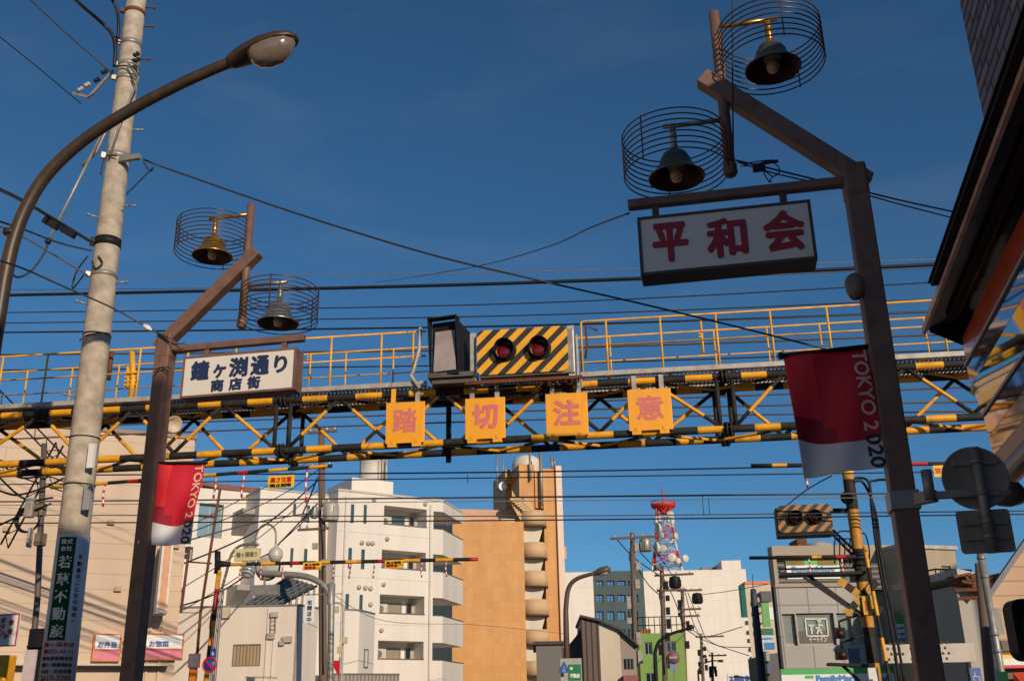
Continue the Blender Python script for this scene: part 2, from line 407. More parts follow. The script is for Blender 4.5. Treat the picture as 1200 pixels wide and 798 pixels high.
# upper gutter box of the canopy and the thin plate with a pale edge below it
ug, zg = PR.hit(1087, 333, .10)
b = MB(); b.prism([PR.pt(ug, zg, .10), PR.pt(ug, zg+.012, .10), PR.pt(ug, zg+.17, -.16), PR.pt(ug, zg+.17, -.74), PR.pt(ug, zg, -.74)], PR.d*(15-ug)); b.pbox(PR, ug+.02, 15, zg-.03, zg, .02, .085); b.build('gutter', blackm, RB, bevel=.012)
zp = PR.hit(1084.5, 389)[1]
sof = MB(); sof.prism([PR.pt(0, zp, 0), PR.pt(0, zp+.02, 0), PR.pt(0, zp+.30, -.73), PR.pt(0, zp+.0, -.73)], PR.d*15); sof.build('soffit', glossbrown, RB)
MB().pbox(PR, -.012, 15, zp-.03, zp+.03, .002, .03).build('canopy_edge_trim', mat('rusty_trim', S(226, 194, 178), .5, .1, var=.3, dirt=.5, dirtcol=S(96, 60, 44)), RB)
b = MB(); b.prism([PR.pt(.3, zp-.055, -.12), PR.pt(.3, zp-.004, -.12), PR.pt(.3, zp-.004, -.17), PR.pt(.3, zp-.055, -.17)], PR.d*14); b.build('soffit_rail', blackm, RB)
b = MB(); b.prism([PR.pt(-.015, zp-.014, -.03), PR.pt(-.015, zp+.02, -.03), PR.pt(-.015, zp+.3, -.73), PR.pt(-.015, zp-.20, -.34)], PR.d*.02); b.build('canopy_end_plate', BLACK, RB)
# sign front: bands of glossy sheet following the profile (off, z)
def prof(px, py):
    P = at(px, py, 8.5); q = PR.p + PR.d*0
    return ((P-PR.p).dot(PR.n), P.z)
pr_pts = [prof(1127, 396), prof(1132, 428), prof(1138, 452), prof(1152, 487), prof(1158, 512), prof(1164, 534), prof(1172, 553)]
redgl = mat('red_glazed_sheet', S(222, 96, 56), .3, 0, var=.12, scale=3, coat=1.0, wavy=.05, bscale=1.2)
mirgl = mat('mirror_dark_glass', S(60, 108, 112), .03, 0, var=.1, spec=1.0, coat=1.0, wavy=.02, bscale=.7)
mirgl.node_tree.nodes['Principled BSDF'].inputs['Metallic'].default_value = 1.0
mirgl.node_tree.nodes['Principled BSDF'].inputs['IOR'].default_value = 1.9
violgl = mat('violet_glazed_sheet', S(112, 96, 130), .05, .8, var=.1, coat=1.0, wavy=.03, bscale=1.0)
maroon = mat('maroon_glazed_sheet', S(70, 18, 26), .1, 0, var=.1, coat=1.0)
tanp = mat('tan_fascia_sheet', S(158, 104, 72), .4, var=.18, scale=2, dirt=.3, dirtcol=S(90, 60, 44), dscale=2)
for i, (nm, mm) in enumerate((('red_band', redgl), ('sign_glass', violgl), ('sign_glass', mirgl), ('lower_glass', violgl), ('maroon_band', maroon), ('tan_band', tanp))):
    (o0, z0), (o1, z1) = pr_pts[i], pr_pts[i+1]
    MB().prism([PR.pt(0, z0-.004, o0), PR.pt(0, z1, o1), PR.pt(0, z1, o1-.05), PR.pt(0, z0-.004, o0-.05)], PR.d*14.5).build(nm, mm, RB)
for k in (1, 3):
    o_, z_ = pr_pts[k]
    MB().pbox(PR, -.01, 14.5, z_-.012, z_+.012, o_-.02, o_+.014).build('joint_strip', PALEM, RB)
# pale lettering strokes printed on the glass are only hinted in the photo as broad light shapes: a white figure-like band on the lower pane
o_, z_ = pr_pts[-1]
MB().cyl(PR.pt(-.02, z_-.05, o_-.03), PR.pt(14.5, z_-.05, o_-.03), .085, 16).build('awning_roller', mat('roller_metal', S(96, 92, 92), .35, .4, var=.2, scale=3), RB)
b = MB(); b.pbox(PR, .5, 14.5, 2.5, z_-.13, o_-.45, o_-.12); b.build('shutter_box', mat('shutter_box_brown', S(92, 60, 40), .5), RB, bevel=.02)
q = PR.pt(.35, z_-.22, o_+.05)
b = MB(); b.lathe(q, (0, 0, -1), [(.0, -.06), (.09, -.05), (.12, 0), (.12, .05), (.09, .1), (.0, .12)], 18); b.build('canopy_downlight', mat('downlight_grey', S(110, 106, 104), .3, .4), RB)

# ================================================================== unseen shop house added across the street, its sunny wall sized to bounce light
t = thing('facing_bounce_shop', 'unseen cream shop house added across the street, left of the view, to bounce sunlight', 'building', (-11, 6, 0))
pl = Pl((-8.0, 8.2, 0), 180, True)
fs_ = [(1+i*3.1, 2.6+i*3.1, 3.6+j*3, 5.2+j*3) for i in range(4) for j in range(2)]
FSM = mat('facing_bounce_plaster', (.46, .36, .27), .8, var=.1, scale=2)
MB().wall(pl, 0, 14, 0, 9.2, fs_, .2).pbox(pl, 0, 14, 0, 9.18, -6, -.2).build('wall', FSM, t)
MB().pbox(pl, -.1, 14.1, 9.2, 9.4, -6, .1).build('roof_coping', PALEM, t)

# ================================================================== lamp posts of the shopping street
brass = mat('brass_bell', S(190, 140, 62), .32, .75, var=.25, scale=8, dirt=.4, dirtcol=S(60, 46, 26), dscale=9)
steelb = mat('steel_bell', S(150, 150, 146), .35, .7, var=.2, scale=8, dirt=.3, dirtcol=S(70, 66, 60), dscale=9)
olive = mat('olive_bell', S(104, 100, 84), .4, .5, var=.2, scale=8, dirt=.3, dirtcol=S(50, 46, 40), dscale=9)
bellin = mat('bell_inside', S(74, 50, 34), .5, .2, var=.3)
bulbm = mat('bulb_glass', S(206, 178, 156), .3, var=.1)
wirem = mat('cage_wire_brown', S(92, 70, 58), .35, .5, var=.2)
strapm = mat('cage_strap', S(170, 164, 158), .4, .5)

def lamp_post(label, X, Y, elbow, tip, poletop, polebot, bar_end, rings, mats_, side):
    """square post with a slanting arm over the road, a hung pole and two caged bell lamps"""
    t = thing('lamp_post', label, 'lamp post', (X, Y, 0))
    pl = Pl((X, Y, 0), 90)
    ue, ze = pl.hit(*elbow); ut, zt = pl.hit(*tip)
    W = .125
    P = MB(); P.box(X-W/2, X+W/2, Y-W/2, Y+W/2, 0, ze-.06); P.box(X-.17, X+.17, Y-.17, Y+.17, .13, .16)
    P.build('post', POSTBROWN, t, bevel=.008)
    a, c = pl.pt(ue, ze), pl.pt(ut, zt); d = (c-a).normalized()
    A = MB(); A.bar(a-d*.10, c+d*.05, .10, .105); A.build('slanting_arm', POSTBROWN, t, bevel=.008)
    b = MB(); b.obox(a-UP*.06, V((1, 0, 0)), V((0, 1, 0)), UP, W/2+.006, W/2+.006, .11); b.build('elbow_bracket', POSTBROWN, t, bevel=.02)
    (u1, z1), (u2, z2) = pl.hit(*poletop), pl.hit(*polebot); um = (u1+u2)/2
    H = MB(); H.cyl(pl.pt(um, z2), pl.pt(um, z1), .034, 12); H.lathe(pl.pt(um, z2), (0, 0, -1), [(.042, -.06), (.044, 0), (.03, .02), (.0, .022)], 12); H.build('hung_pole', POSTBROWN, t)
    ub, zb = pl.hit(*bar_end)
    B = MB(); B.bar(pl.pt(0, zb), pl.pt(ub, zb), .06, .055); B.build('sign_bar', POSTBROWN, t, bevel=.005)
    for (rx, ry), (bm, armm), sd in zip(rings, mats_, side):
        uc, zc = pl.hit(rx, ry); R = .316; uc = um+sd*(R+.005)
        C = MB(); N = 8
        for k in range(N):
            zz = zc-.135+.27*k/(N-1)
            C.tube([pl.pt(uc, zz)+V((R*math.cos(a), R*math.sin(a), 0)) for a in [2*math.pi*i/44 for i in range(44)]], .0047, 5, closed=True)
        cage = C.build('ring_cage', wirem, t)
        for ang in (0, 100, 235):
            s_ = MB(); q = V((R*math.cos(math.radians(ang)+(0 if sd < 0 else math.pi)), R*math.sin(math.radians(ang)+(0 if sd < 0 else math.pi)), 0))
            s_.bar(pl.pt(uc, zc-.145)+q, pl.pt(uc, zc+.145)+q, .018 if ang == 0 else .008, .008); s_.build('cage_strut', strapm if ang == 0 else wirem, cage)
        G = MB(); G.cyl(pl.pt(um, zc+.205), pl.pt(uc+sd*.06, zc+.205), .016, 10); G.cyl(pl.pt(uc, zc+.21), pl.pt(uc, zc-.0), .019, 10)
        for k in range(5): G.lathe(pl.pt(uc, zc+.15-k*.028), (0, 0, -1), [(.019, 0), (.024, .004), (.019, .01)], 10)
        G.build('lamp_bracket', armm, t)
        bell = MB(); o = pl.pt(uc, zc-.0)
        bell.lathe(o, (0, 0, -1), [(r*.88, h*.95) for r, h in [(.0, -.022), (.055, -.018), (.085, 0), (.097, .03), (.100, .036), (.106, .038), (.112, .07), (.116, .078), (.122, .082), (.132, .105), (.152, .13), (.178, .15), (.197, .165), (.192, .172)]], 28)
        bl = bell.build('bell_shade', bm, t)
        inn = MB(); inn.lathe(o, (0, 0, -1), [(r*.88, h*.95) for r, h in [(.19, .172), (.172, .152), (.144, .13), (.112, .09), (.09, .04), (.0, .03)]], 28); inn.build('shade_lining', bellin, bl)
        bu = MB(); bu.lathe(o, (0, 0, -1), [(.05, .04), (.056, .085), (.05, .095), (.028, .10), (.038, .12), (.042, .145), (.028, .178), (.0, .19)], 18); bu.build('bulb', bulbm, bl)
    return t, pl

XL, YL, XR, YR = -4.352, 7.3, .972, 5.6
LPL, plL = lamp_post('sunlit brown lamp post with two ring-caged bell lamps beside the concrete utility pole', XL, YL, (196, 399), (297, 300), (295.5, 240), (282, 382), (357, 396),
                     [(249, 281), (322, 358.5)], [(brass, brass), (steelb, steelb)], [-1, 1])
LPR, plR = lamp_post('shaded dark brown lamp post with two ring-caged bell lamps in front of the shop building', XR, YR, (1000, 204), (830, 97), (834, 16), (859, 203), (736, 241),
                     [(902, 56), (789, 182)], [(olive, brass), (olive, steelb)], [1, -1])

def box_sign(label, pl, corners, depth, lines_, hang, facem, edgem, letterm):
    """hanging box sign: pale face with painted lettering in a metal case"""
    (x0, y0), (x1, y1), (x2, y2), (x3, y3) = corners      # tl, tr, br, bl
    fo = depth/2
    u0 = (pl.hit(x0, y0, fo)[0]+pl.hit(x3, y3, fo)[0])/2; u1 = (pl.hit(x1, y1, fo)[0]+pl.hit(x2, y2, fo)[0])/2
    z1 = (pl.hit(x0, y0, fo)[1]+pl.hit(x1, y1, fo)[1])/2; z0 = (pl.hit(x3, y3, fo)[1]+pl.hit(x2, y2, fo)[1])/2
    t = thing('hanging_sign', label, 'sign', pl.pt((u0+u1)/2, z0))
    c = MB(); c.pbox(pl, u0, u1, z0, z1, -fo, fo-.004); c.build('case', edgem, t, bevel=.006)
    b = MB(); e = .018
    b.pbox(pl, u0, u0+e, z0, z1, fo-.004, fo+.006); b.pbox(pl, u1-e, u1, z0, z1, fo-.004, fo+.006)
    b.pbox(pl, u0+e, u1-e, z0, z0+e, fo-.004, fo+.005); b.pbox(pl, u0+e, u1-e, z1-e, z1, fo-.004, fo+.005); b.build('face_frame', edgem, t)
    f = MB(); f.pbox(pl, u0+e, u1-e, z0+e, z1-e, fo-.005, fo+.001); f.build('face', facem, t)
    L = MB()
    for body, fu, fz, fh, fw, bold in lines_:
        put_text(L, body, pl.pt(u0+(u1-u0)*fu, z0+(z1-z0)*fz, fo+.001), pl.d, UP, (u1-u0)*fw if fw else None, (z1-z0)*fh, 0, bold)
    L.build('lettering', letterm, t)
    for fu in hang:
        uu = u0+(u1-u0)*fu; h = MB(); h.pbox(pl, uu-.02, uu+.02, z1, z1+.12, -.02, .02); h.build('hanger', edgem, t)
    return t
facemat = mat('milky_sign_face', S(222, 216, 208), .35, var=.05, scale=2, dirt=.25, dirtcol=S(160, 150, 140), dscale=1.5)
box_sign('white box sign with dark blue characters under the sunlit brown lamp post', plL, [(215.5, 415.5), (345.5, 410), (347, 459), (211.5, 464)], .15,
         [('鐘', .16, .64, .43, .15, .0075), ('ヶ', .335, .58, .30, .10, .007), ('渕', .50, .64, .43, .15, .0075), ('通', .69, .64, .43, .15, .0075), ('り', .87, .63, .38, .10, .007),
          ('商', .325, .24, .27, .105, .0055), ('店', .485, .24, .27, .105, .0055), ('街', .645, .24, .27, .105, .0055)], (.17, .86), facemat, POSTBROWN, NAVYP)
box_sign('white box sign with three red characters under the shaded brown lamp post', plR, [(745.5, 255.5), (950, 234), (957.5, 303.5), (752, 323.5)], .17,
         [('平', .185, .52, .62, .19, .0105), ('和', .51, .50, .62, .215, .0105), ('会', .835, .52, .64, .215, .0105)], (.11, .86),
         facemat, mat('dark_sign_case', S(70, 56, 50), .5, var=.2), mat('crimson_lettering', S(160, 16, 34), .5))

# ------------------------------------------------------------------ cloth banners
banner_red = mat('banner_red', S(196, 20, 44), .7, var=.06); banner_deep = mat('banner_deep_red', S(150, 12, 40), .7, var=.06)
banner_lite = mat('banner_light_red', S(226, 40, 52), .7, var=.05); banner_wh = mat('banner_white', S(214, 214, 220), .7, var=.05)
pale_let = mat('banner_pale_lettering', S(236, 190, 170), .7); dark_let = mat('banner_dark_lettering', S(44, 44, 60), .7)
def banner(label, pl, c, rod, seed):
    t = thing('street_banner', label, 'banner', pl.px(*rod[0]))
    cs = [pl.hit(*p) for p in c]
    def sf(s, q, lift=0.):
        (a, b), (a2, b2), (d, e), (d2, e2) = cs
        u = (a*(1-s)+a2*s)*(1-q)+(d2*(1-s)+d*s)*q; z = (b*(1-s)+b2*s)*(1-q)+(e2*(1-s)+e*s)*q
        off = .042*q*math.sin(seed+5.2*s+1.5*q)+.014*math.sin(10*s+seed*2+5*q)*(.3+q)+.012*math.sin(7*q-4*s+seed)*(1-.5*q)
        return pl.pt(u, z, off+lift)
    def tc(s): return .70+.055*math.sin(math.pi*(s*.9))+.02*s
    M_ = MB(); ns, nq = 36, 18
    for i in range(ns):
        s0, s1 = i/ns, (i+1)/ns
        for part_ in (0, 1):
            for j in range(nq):
                f0, f1 = j/nq, (j+1)/nq
                if part_ == 0: q = [tc(s0)*f0, tc(s1)*f0, tc(s1)*f1, tc(s0)*f1]
                else: q = [tc(s0)+(1-tc(s0))*f0, tc(s1)+(1-tc(s1))*f0, tc(s1)+(1-tc(s1))*f1, tc(s0)+(1-tc(s0))*f1]
                if part_: mi = 3
                else: mi = (2 if s0 < .33 and f0 < .68 else (1 if s0 < .33 else (1 if s0 < .45 and f0 > .8 else 0)))
                M_.add([sf(s0, q[3]), sf(s1, q[2]), sf(s1, q[1]), sf(s0, q[0])], [(0, 1, 2, 3)], mi, True)
    cl = M_.build('cloth', [banner_red, banner_deep, banner_lite, banner_wh], t, weld=True)
    so_ = cl.modifiers.new('thickness', 'SOLIDIFY'); so_.thickness = .002; so_.offset = -1
    for body, qa, qb, mm in (('TOKYO 2', .015, .685, pale_let), ('020', .715, .99, dark_let)):
        vs, fs, x0, x1, y0, y1 = glyphs(body); L = MB()
        for k, (bx, by) in enumerate(((0, 0), (.006, 0), (-.006, 0), (0, .004), (0, -.004))):
            L.add([sf(.80+.17*(1-(y-y0)/(y1-y0))*-1+.17+bx, qa+(qb-qa)*(x-x0)/(x1-x0)+by, .004+.0004*k) for x, y in vs], [f[::1] for f in fs])
        L.build('lettering', mm, cl)
    r = MB(); r.cyl(pl.px(*rod[0]), pl.px(*rod[1]), .013, 10); r.lathe(pl.px(*rod[0]), pl.px(*rod[0])-pl.px(*rod[1]), [(.0, -.02), (.02, -.015), (.022, 0), (.015, .012), (0, .015)], 10)
    r.build('rod', BLACK, t)
    return t
banner('sunlit red and white cloth banner hanging from the left lamp post', plL.shift(.02), [(184, 544), (240, 542.5), (225, 638), (164.5, 638)], [(241, 541.5), (180, 543)], 1.0)
banner('shaded dark red and white cloth banner hanging from the right lamp post', plR.shift(.02), [(918, 418.5), (1017, 408), (1041, 549), (943, 558)], [(914.5, 417), (1020, 405.5)], 2.6)
# brackets on the right post: camera-like lamp, clamps
b = thing('round_floodlight', 'small dark lamp fixed on the left of the shaded post below the red character sign', 'lamp', plR.px(1003, 340))
q = plR.px(1002, 340); o = MB(); o.lathe(q+V((0, -.02, .05)), (-.1, -.5, -1), [(0, -.03), (.04, -.02), (.055, .02), (.05, .09), (.035, .13), (0, .14)], 14); o.build('housing', mat('lamp_drab', S(120, 104, 90), .5), b)
o = MB(); o.bar(q+V((0, 0, .05)), plR.pt(-.06, q.z+.05), .02, .02); o.build('bracket', BLACK, b)

# ================================================================== concrete utility pole on the left
YU = 9.2
plU = Pl(at(65, 798, YU), 90)
ub = plU.hit(66, 798)[0]; ut, zt_ = plU.hit(160, 0)
UPX = lambda z: plU.pt(ub+(ut-ub)*(z-plU.hit(66, 798)[1])/(zt_-plU.hit(66, 798)[1]), z)
def prad(z): return .172-.0058*z
UT = thing('utility_pole', 'tall pale concrete utility pole with steel bands and cable fittings at left', 'utility pole', UPX(0))
MB().tube([UPX(z) for z in (0, 3, 6, 9, 12.2)], [prad(z) for z in (0, 3, 6, 9, 12.2)], 24).build('pole', CONC, UT)
def ppz(px, py): return plU.hit(px, py)[1]
for py, hh, mm in ((18, .05, RUST), (55, .06, GREYM), (80, .05, GREYM), (96, .06, GREYM), (187, .07, GREYM), (287, .10, BLACK), (325, .05, GREYM), (395, .015, BLACK), (515, .012, BLACK), (570, .012, BLACK)):
    z = ppz(150-py*.12, py); o = MB(); r = prad(z)+.006
    o.lathe(UPX(z-hh/2), (0, 0, 1), [(r-.01, 0), (r, 0), (r, hh), (r-.01, hh)], 24)
    s_ = V((-.8, -.6, 0)) if hh > .02 else None
    if s_: o.obox(UPX(z)+s_*(r+.02), s_, V((-s_.y, s_.x, 0)), UP, .026, .018, hh*.5)
    o.build('steel_band', mm, UT)
for px_, py, sd in ((180, 7, 1), (172, 30, 1), (132, 56, -1), (170, 68, 1), (159, 151, 1), (150, 240, 1), (107, 263, -1), (137, 330, 1), (97, 363, -1), (90, 470, -1)):
    z = ppz(px_, py); o = MB(); c0 = UPX(z)+V((.83, .56, 0))*(sd*prad(z)*.95)+V((.04, -.06, 0)); c1 = c0+V((.83, .56, 0))*(sd*.11)+V((0, 0, .02))
    o.cyl(c0, c1, .011, 8); o.lathe(c1, c1-c0, [(.011, -.012), (.018, -.01), (.018, .006), (0, .008)], 8); o.build('step_bolt', RUST if py < 100 else GREYM, UT)
z = ppz(168, 190); c0 = UPX(z)
o = MB(); o.bar(c0+V((.1, -.1, 0)), c0+V((.36, -.12, .0)), .05, .06); o.build('cable_bracket', GREYM, UT)
z = ppz(122, 100); c0 = UPX(z)
o = MB(); o.bar(c0+V((-.16, -.05, .15)), c0+V((-.40, -.1, -.22)), .025, .03); o.bar(c0+V((-.40, -.1, -.22)), c0+V((-.62, -.1, -.13)), .025, .03); o.build('insulator_arm', GREYM, UT)
for dx, dz in ((-.42, -.05), (-.50, -.1), (-.3, .0), (-.22, .1), (.17, .28), (.19, .2)):
    o = MB(); p = c0+V((dx, -.12, dz)); o.lathe(p, (-.6, -.2, -.5), [(0, -.03), (.025, -.02), (.03, .0), (.018, .012), (.03, .025), (.02, .05), (0, .055)], 10); o.build('insulator', mat('porcelain', S(176, 170, 164), .3) if dx < -.35 else BLACK, UT)
o = MB(); o.tube([plU.px(96, 195, .2), plU.px(113, 178, .2), plU.px(126, 150, .17), plU.px(135, 128, .17)], .02, 8)
o.tube([plU.px(129, 182, .19), plU.px(143, 140, .18), plU.px(163, 90, .16)], .012, 6); o.tube([plU.px(122, 152, .22), plU.px(57, 282, .5)], .017, 6); o.build('conduit', GREYM, UT)
o = MB(); o.tube(smooth_path([plU.px(57, 281, .5), plU.px(52, 296, .5), plU.px(38, 316, .55), plU.px(22, 325, .6), plU.px(12, 320, .6)], 5), .012, 6); o.lathe(plU.px(57, 282, .5), (-.4, 0, -1), [(0, -.03), (.03, -.02), (.032, .03), (.0, .05)], 10); o.build('loose_lead', CABLE, UT)
for pts, r in (([(118, 205), (121, 190), (126, 183), (137, 183)], .008), ([(100, 320), (85, 338), (90, 318), (103, 300)], .009), ([(115, 300), (120, 308), (112, 315), (108, 306)], .009), ([(150, 75), (160, 84), (163, 92), (155, 86)], .008), ([(138, 78), (150, 78), (160, 88)], .008), ([(93, 400), (101, 393), (118, 390), (130, 391)], .006)):
    o = MB(); o.tube(smooth_path([plU.px(x, y, prad(6)+.015) for x, y in pts], 5), r, 6); o.build('loose_lead', CABLE, UT)
o = MB(); o.pbox(plU, *plU.rect(103, 520, 110, 548, .15), .12, .158); o.build('white_strip', WHITEP, UT)
o = MB(); o.pbox(plU, *plU.rect(98, 568, 106, 597, .15), .12, .158); o.build('number_plate', mat('grey_plate', S(150, 150, 155), .4), UT)

# advertisement plate wrapped on the pole
za0, za1 = ppz(88, 628), ppz(55, 830)
def wrap(ang0, ang1, z0, z1, lift, n=10, m=0, mb=None):
    mb = mb or MB()
    for i in range(n):
        a0 = ang0+(ang1-ang0)*i/n; a1 = ang0+(ang1-ang0)*(i+1)/n
        f = lambda a, z: UPX(z)+V((math.sin(a), -math.cos(a), 0))*(prad(z)+lift)
        mb.add([f(a0, z0), f(a1, z0), f(a1, z1), f(a0, z1)], [(0, 1, 2, 3)], m, True)
    return mb
AD = thing('pole_advertisement', 'green and white vertical advertisement plate strapped around the concrete utility pole', 'sign', UPX(za1))
view = math.atan2(-UPX(3).x, UPX(3).y)*-1        # the angle at which the pole's face looks at the road
vc = -math.atan2(UPX(3).x, UPX(3).y)
o = wrap(vc-1.15, vc+1.35, za1, za0, .012, 22).build('plate', mat('ad_plate_white', S(206, 208, 214), .4, var=.05), AD, weld=True)
so_ = o.modifiers.new('thickness', 'SOLIDIFY'); so_.thickness = .004
zg0, zg1 = ppz(85, 632), ppz(58, 752)
wrap(vc-.80, vc+.18, zg1, zg0, .0145, 10).build('green_field', GREENP, AD)
def wtext(mb, body, ang, z, w, h, lift=.017, bold=.0):
    vs, fs, x0, x1, y0, y1 = glyphs(body); R = prad(z)
    for k, (dx, dy) in enumerate(((0, 0), (bold, 0), (-bold, 0), (0, bold), (0, -bold)) if bold else ((0, 0),)):
        P = []
        for x, y in vs:
            a = ang+((x-(x0+x1)/2)/(x1-x0)*w+dx)/R; zz = z+(y-(y0+y1)/2)/(y1-y0)*h+dy
            P.append(UPX(zz)+V((math.sin(a), -math.cos(a), 0))*(prad(zz)+lift+.0003*k))
        mb.add(P, fs)
zz = lambda py: ppz(75-(py-680)*.16, py)
o = MB()
for i, ch in enumerate('若草不動産'): wtext(o, ch, vc-.31, zz(661+i*20.0), .105, .115, bold=.003)
for ch, da, py in (('株', -.50, 637.5), ('会', -.50, 645.5), ('式', -.16, 637.5), ('社', -.16, 645.5)): wtext(o, ch, vc+da+.02, zz(py), .046, .048, bold=.0015)
o.build('white_lettering', WHITEP, AD)
o = MB()
for i, ch in enumerate('不動産のことなら当店へ'): wtext(o, ch, vc+.52, zz(655+i*7.4), .040, .042 if ch != 'へ' else .022, bold=.0013)
o.build('black_lettering', BLKP, AD)
for body, py, hh, mm in (('東向島駅前支店', 772.5, .036, BLKP), ('鐘ヶ淵駅前店', 780, .036, BLKP), ('本店・支店共通', 787.5, .036, BLKP), ('鐘ヶ淵本店', 756.5, .04, REDP), ('墨田5-43-14', 764.5, .04, REDP), ('3619-7744', 795.5, .05, REDP)):
    o = MB(); wtext(o, body, vc-.1, zz(py), .265, hh, bold=.0012); o.build('black_lettering' if mm is BLKP else 'red_lettering', mm, AD)

# ================================================================== curved street lamp at the left edge
YS = 6.6
plS = Pl((0, YS, 0), 90)
SLT = thing('street_lamp', 'dark curved street lamp reaching over from the left edge with a bulging glass bowl', 'street lamp', plS.pt(plS.hit(-6, 430)[0], 0))
arm = [(5, 330), (15, 285), (30, 245), (55, 205), (95, 167), (150, 131), (215, 97), (275, 71)]
ap = [plS.px(*p) for p in arm]
x0 = plS.hit(4, 340)[0]
path = [plS.pt(x0, 0), plS.pt(x0, 1.2), plS.pt(x0, 1.25)]+[plS.pt(x0, z) for z in (2.2, 3.2, 4.1)]
path = path+smooth_path(ap, 5)
rr = [.10, .10, .07]+[.066, .062, .058]+[.056-.010*i/(len(path)-7) for i in range(len(path)-6)]
MB().tube(path, rr, 16).build('pole', DARKPAINT, SLT)
zc_ = plS.hit(8, 273)[1]
o = MB(); 
p_ = plS.px(14, 272); dd = (plS.px(17, 265)-plS.px(11, 285)).normalized(); o.lathe(p_, dd, [(.05, -.03), (.068, -.03), (.068, .01), (.05, .01)], 16)
o.build('collar', DARKPAINT, SLT)
hp0, hp1 = plS.px(268, 74), plS.px(349, 45); ax = (hp1-hp0).normalized(); side = V((0, 1, 0)); upv = ax.cross(side)*-1
if upv.z < 0: upv = -upv
L_ = (hp1-hp0).length
def headring(f, w, hu, hd): return [hp0+ax*(L_*f)+side*(w*math.cos(a))+upv*((hu if math.sin(a) > 0 else hd)*math.sin(a)) for a in [2*math.pi*k/20 for k in range(20)]]
prof_ = [(0, .05, .05, .05), (.08, .075, .075, .06), (.25, .11, .10, .03), (.5, .135, .115, .02), (.75, .13, .105, .015), (.92, .09, .075, .01), (1.0, .035, .03, .008)]
hm = MB(); base = []
for f, w_, hu, hd in prof_: base += headring(f, w_, hu, hd)
fs = [(i*20+j, i*20+(j+1) % 20, (i+1)*20+(j+1) % 20, (i+1)*20+j) for i in range(len(prof_)-1) for j in range(20)]
hm.add(base, fs+[tuple(range(19, -1, -1)), tuple(range(120, 140))], 0, True); hm.build('lamp_head', DARKPAINT, SLT)
bo = MB(); pr2 = [(.27, .03, .01, .02), (.33, .085, .012, .10), (.42, .115, .012, .15), (.56, .125, .012, .175), (.72, .12, .012, .165), (.86, .09, .012, .115), (.95, .03, .01, .03)]; base = []
for f, w_, hu, hd in pr2: base += headring(f, w_, hu, hd)
fs = [(i*20+j, i*20+(j+1) % 20, (i+1)*20+(j+1) % 20, (i+1)*20+j) for i in range(len(pr2)-1) for j in range(20)]
bo.add(base, fs+[tuple(range(19, -1, -1)), tuple(range(120, 140))], 0, True)
bo.build('glass_bowl', mat('yellowed_bowl', S(120, 104, 92), .12, var=.15, spec=.8, coat=.6), SLT)

# ================================================================== the warning gantry over the level crossing
GP = Pl((-11.19, 14.2, 0), 85.72)              # front chord plane, u runs to the right
GD = .62                                       # distance of the rear truss face behind the front one
ZU, ZL = 6.4, 5.585
U0, U1 = -2.6, 17.4
GT = thing('warning_gantry', 'black and yellow banded truss gantry with walkway and yellow railings spanning the level crossing', 'gantry', GP.pt((U0+U1)/2, 0, -GD/2))
def gu(px, py, off=0.): return GP.hit(px, py, off)[0]
for nm, z, off, st in (('upper_chord', ZU, 0, 0), ('upper_chord', ZU, -GD, 1), ('lower_chord', ZL, 0, 0), ('lower_chord', ZL, -GD, 1)):
    MB().banded(GP.pt(U0, z, off), GP.pt(U1, z, off), .057, [.40, .46], 14, (0, 1), st).build(nm, [YEL, BLK], GT)
fa = [-1.6]+[gu(*p) for p in ((48, 489), (156, 483), (262, 475), (398, 468), (518, 462), (640, 455), (762, 448), (918, 440), (1061, 432))]+[15.9]
joints = [gu(331, 500), gu(851, 473)]
nodes = sorted(fa)
for off, nm, sh in ((0, 'front_bracing', 0), (-GD, 'rear_bracing', .0)):
    b = MB()
    for a, c in zip(nodes, nodes[1:]):
        mid = (a+c)/2
        j = [q for q in joints if a < q < c]
        segs = [(a+.04, mid)] + [(c-.04, mid)] if not j else [(a+.04, j[0]-.12), (c-.04, j[0]+.12)]
        for s0, s1 in segs:
            za, zb_ = (ZU-.05, ZL+.05) if not off else (ZL+.05, ZU-.05)
            p, q = GP.pt(s0, za, off), GP.pt(s1, zb_, off)
            L = (q-p).length
            b.banded(p, q, .030, [L*.22, L*.52, L*.4], 10, (1, 0, 1))
    b.build(nm, [YEL, BLK], GT)
for z, nm in ((ZU, 'top_bracing'), (ZL, 'bottom_bracing')):
    b = MB()
    for i, (a, c) in enumerate(zip(nodes, nodes[1:])):
        mid = (a+c)/2
        for s0, s1 in ((a, mid), (c, mid)):
            p, q = GP.pt(s0, z-.02, -.04), GP.pt(s1, z-.02, -GD+.04); b.banded(p, q, .024, [.28, .2, .5], 8, (0, 1, 0))
    b.build(nm, [YEL, BLK], GT)
for j in joints:
    for off in (0, -GD):
        for du in (-.115, .115): MB().cyl(GP.pt(j+du, ZU, off+.0), GP.pt(j+du, ZL, off+.0), .034, 10).build('joint_post', BLK, GT)
    for z in (ZU, ZL):
        for off in (0, -GD):
            b = MB()
            for du in (-.03, .03): b.tube([GP.pt(j+du-.014, z, off), GP.pt(j+du+.014, z, off)], .115, 8)
            for a in range(6):
                q = V((0, 0, 1))*math.sin(a*1.047)*.09+GP.n*math.cos(a*1.047)*.09; b.cyl(GP.pt(j-.07, z, off)+q, GP.pt(j+.07, z, off)+q, .014, 6)
            b.build('flange', BLK, GT)
b = MB(); uu = gu(525, 500, -GD); b.cyl(GP.pt(uu, ZU+.05, -GD-.06), GP.pt(uu, ZL-.14, -GD-.06), .045, 10); b.build('rear_post', BLK, GT)
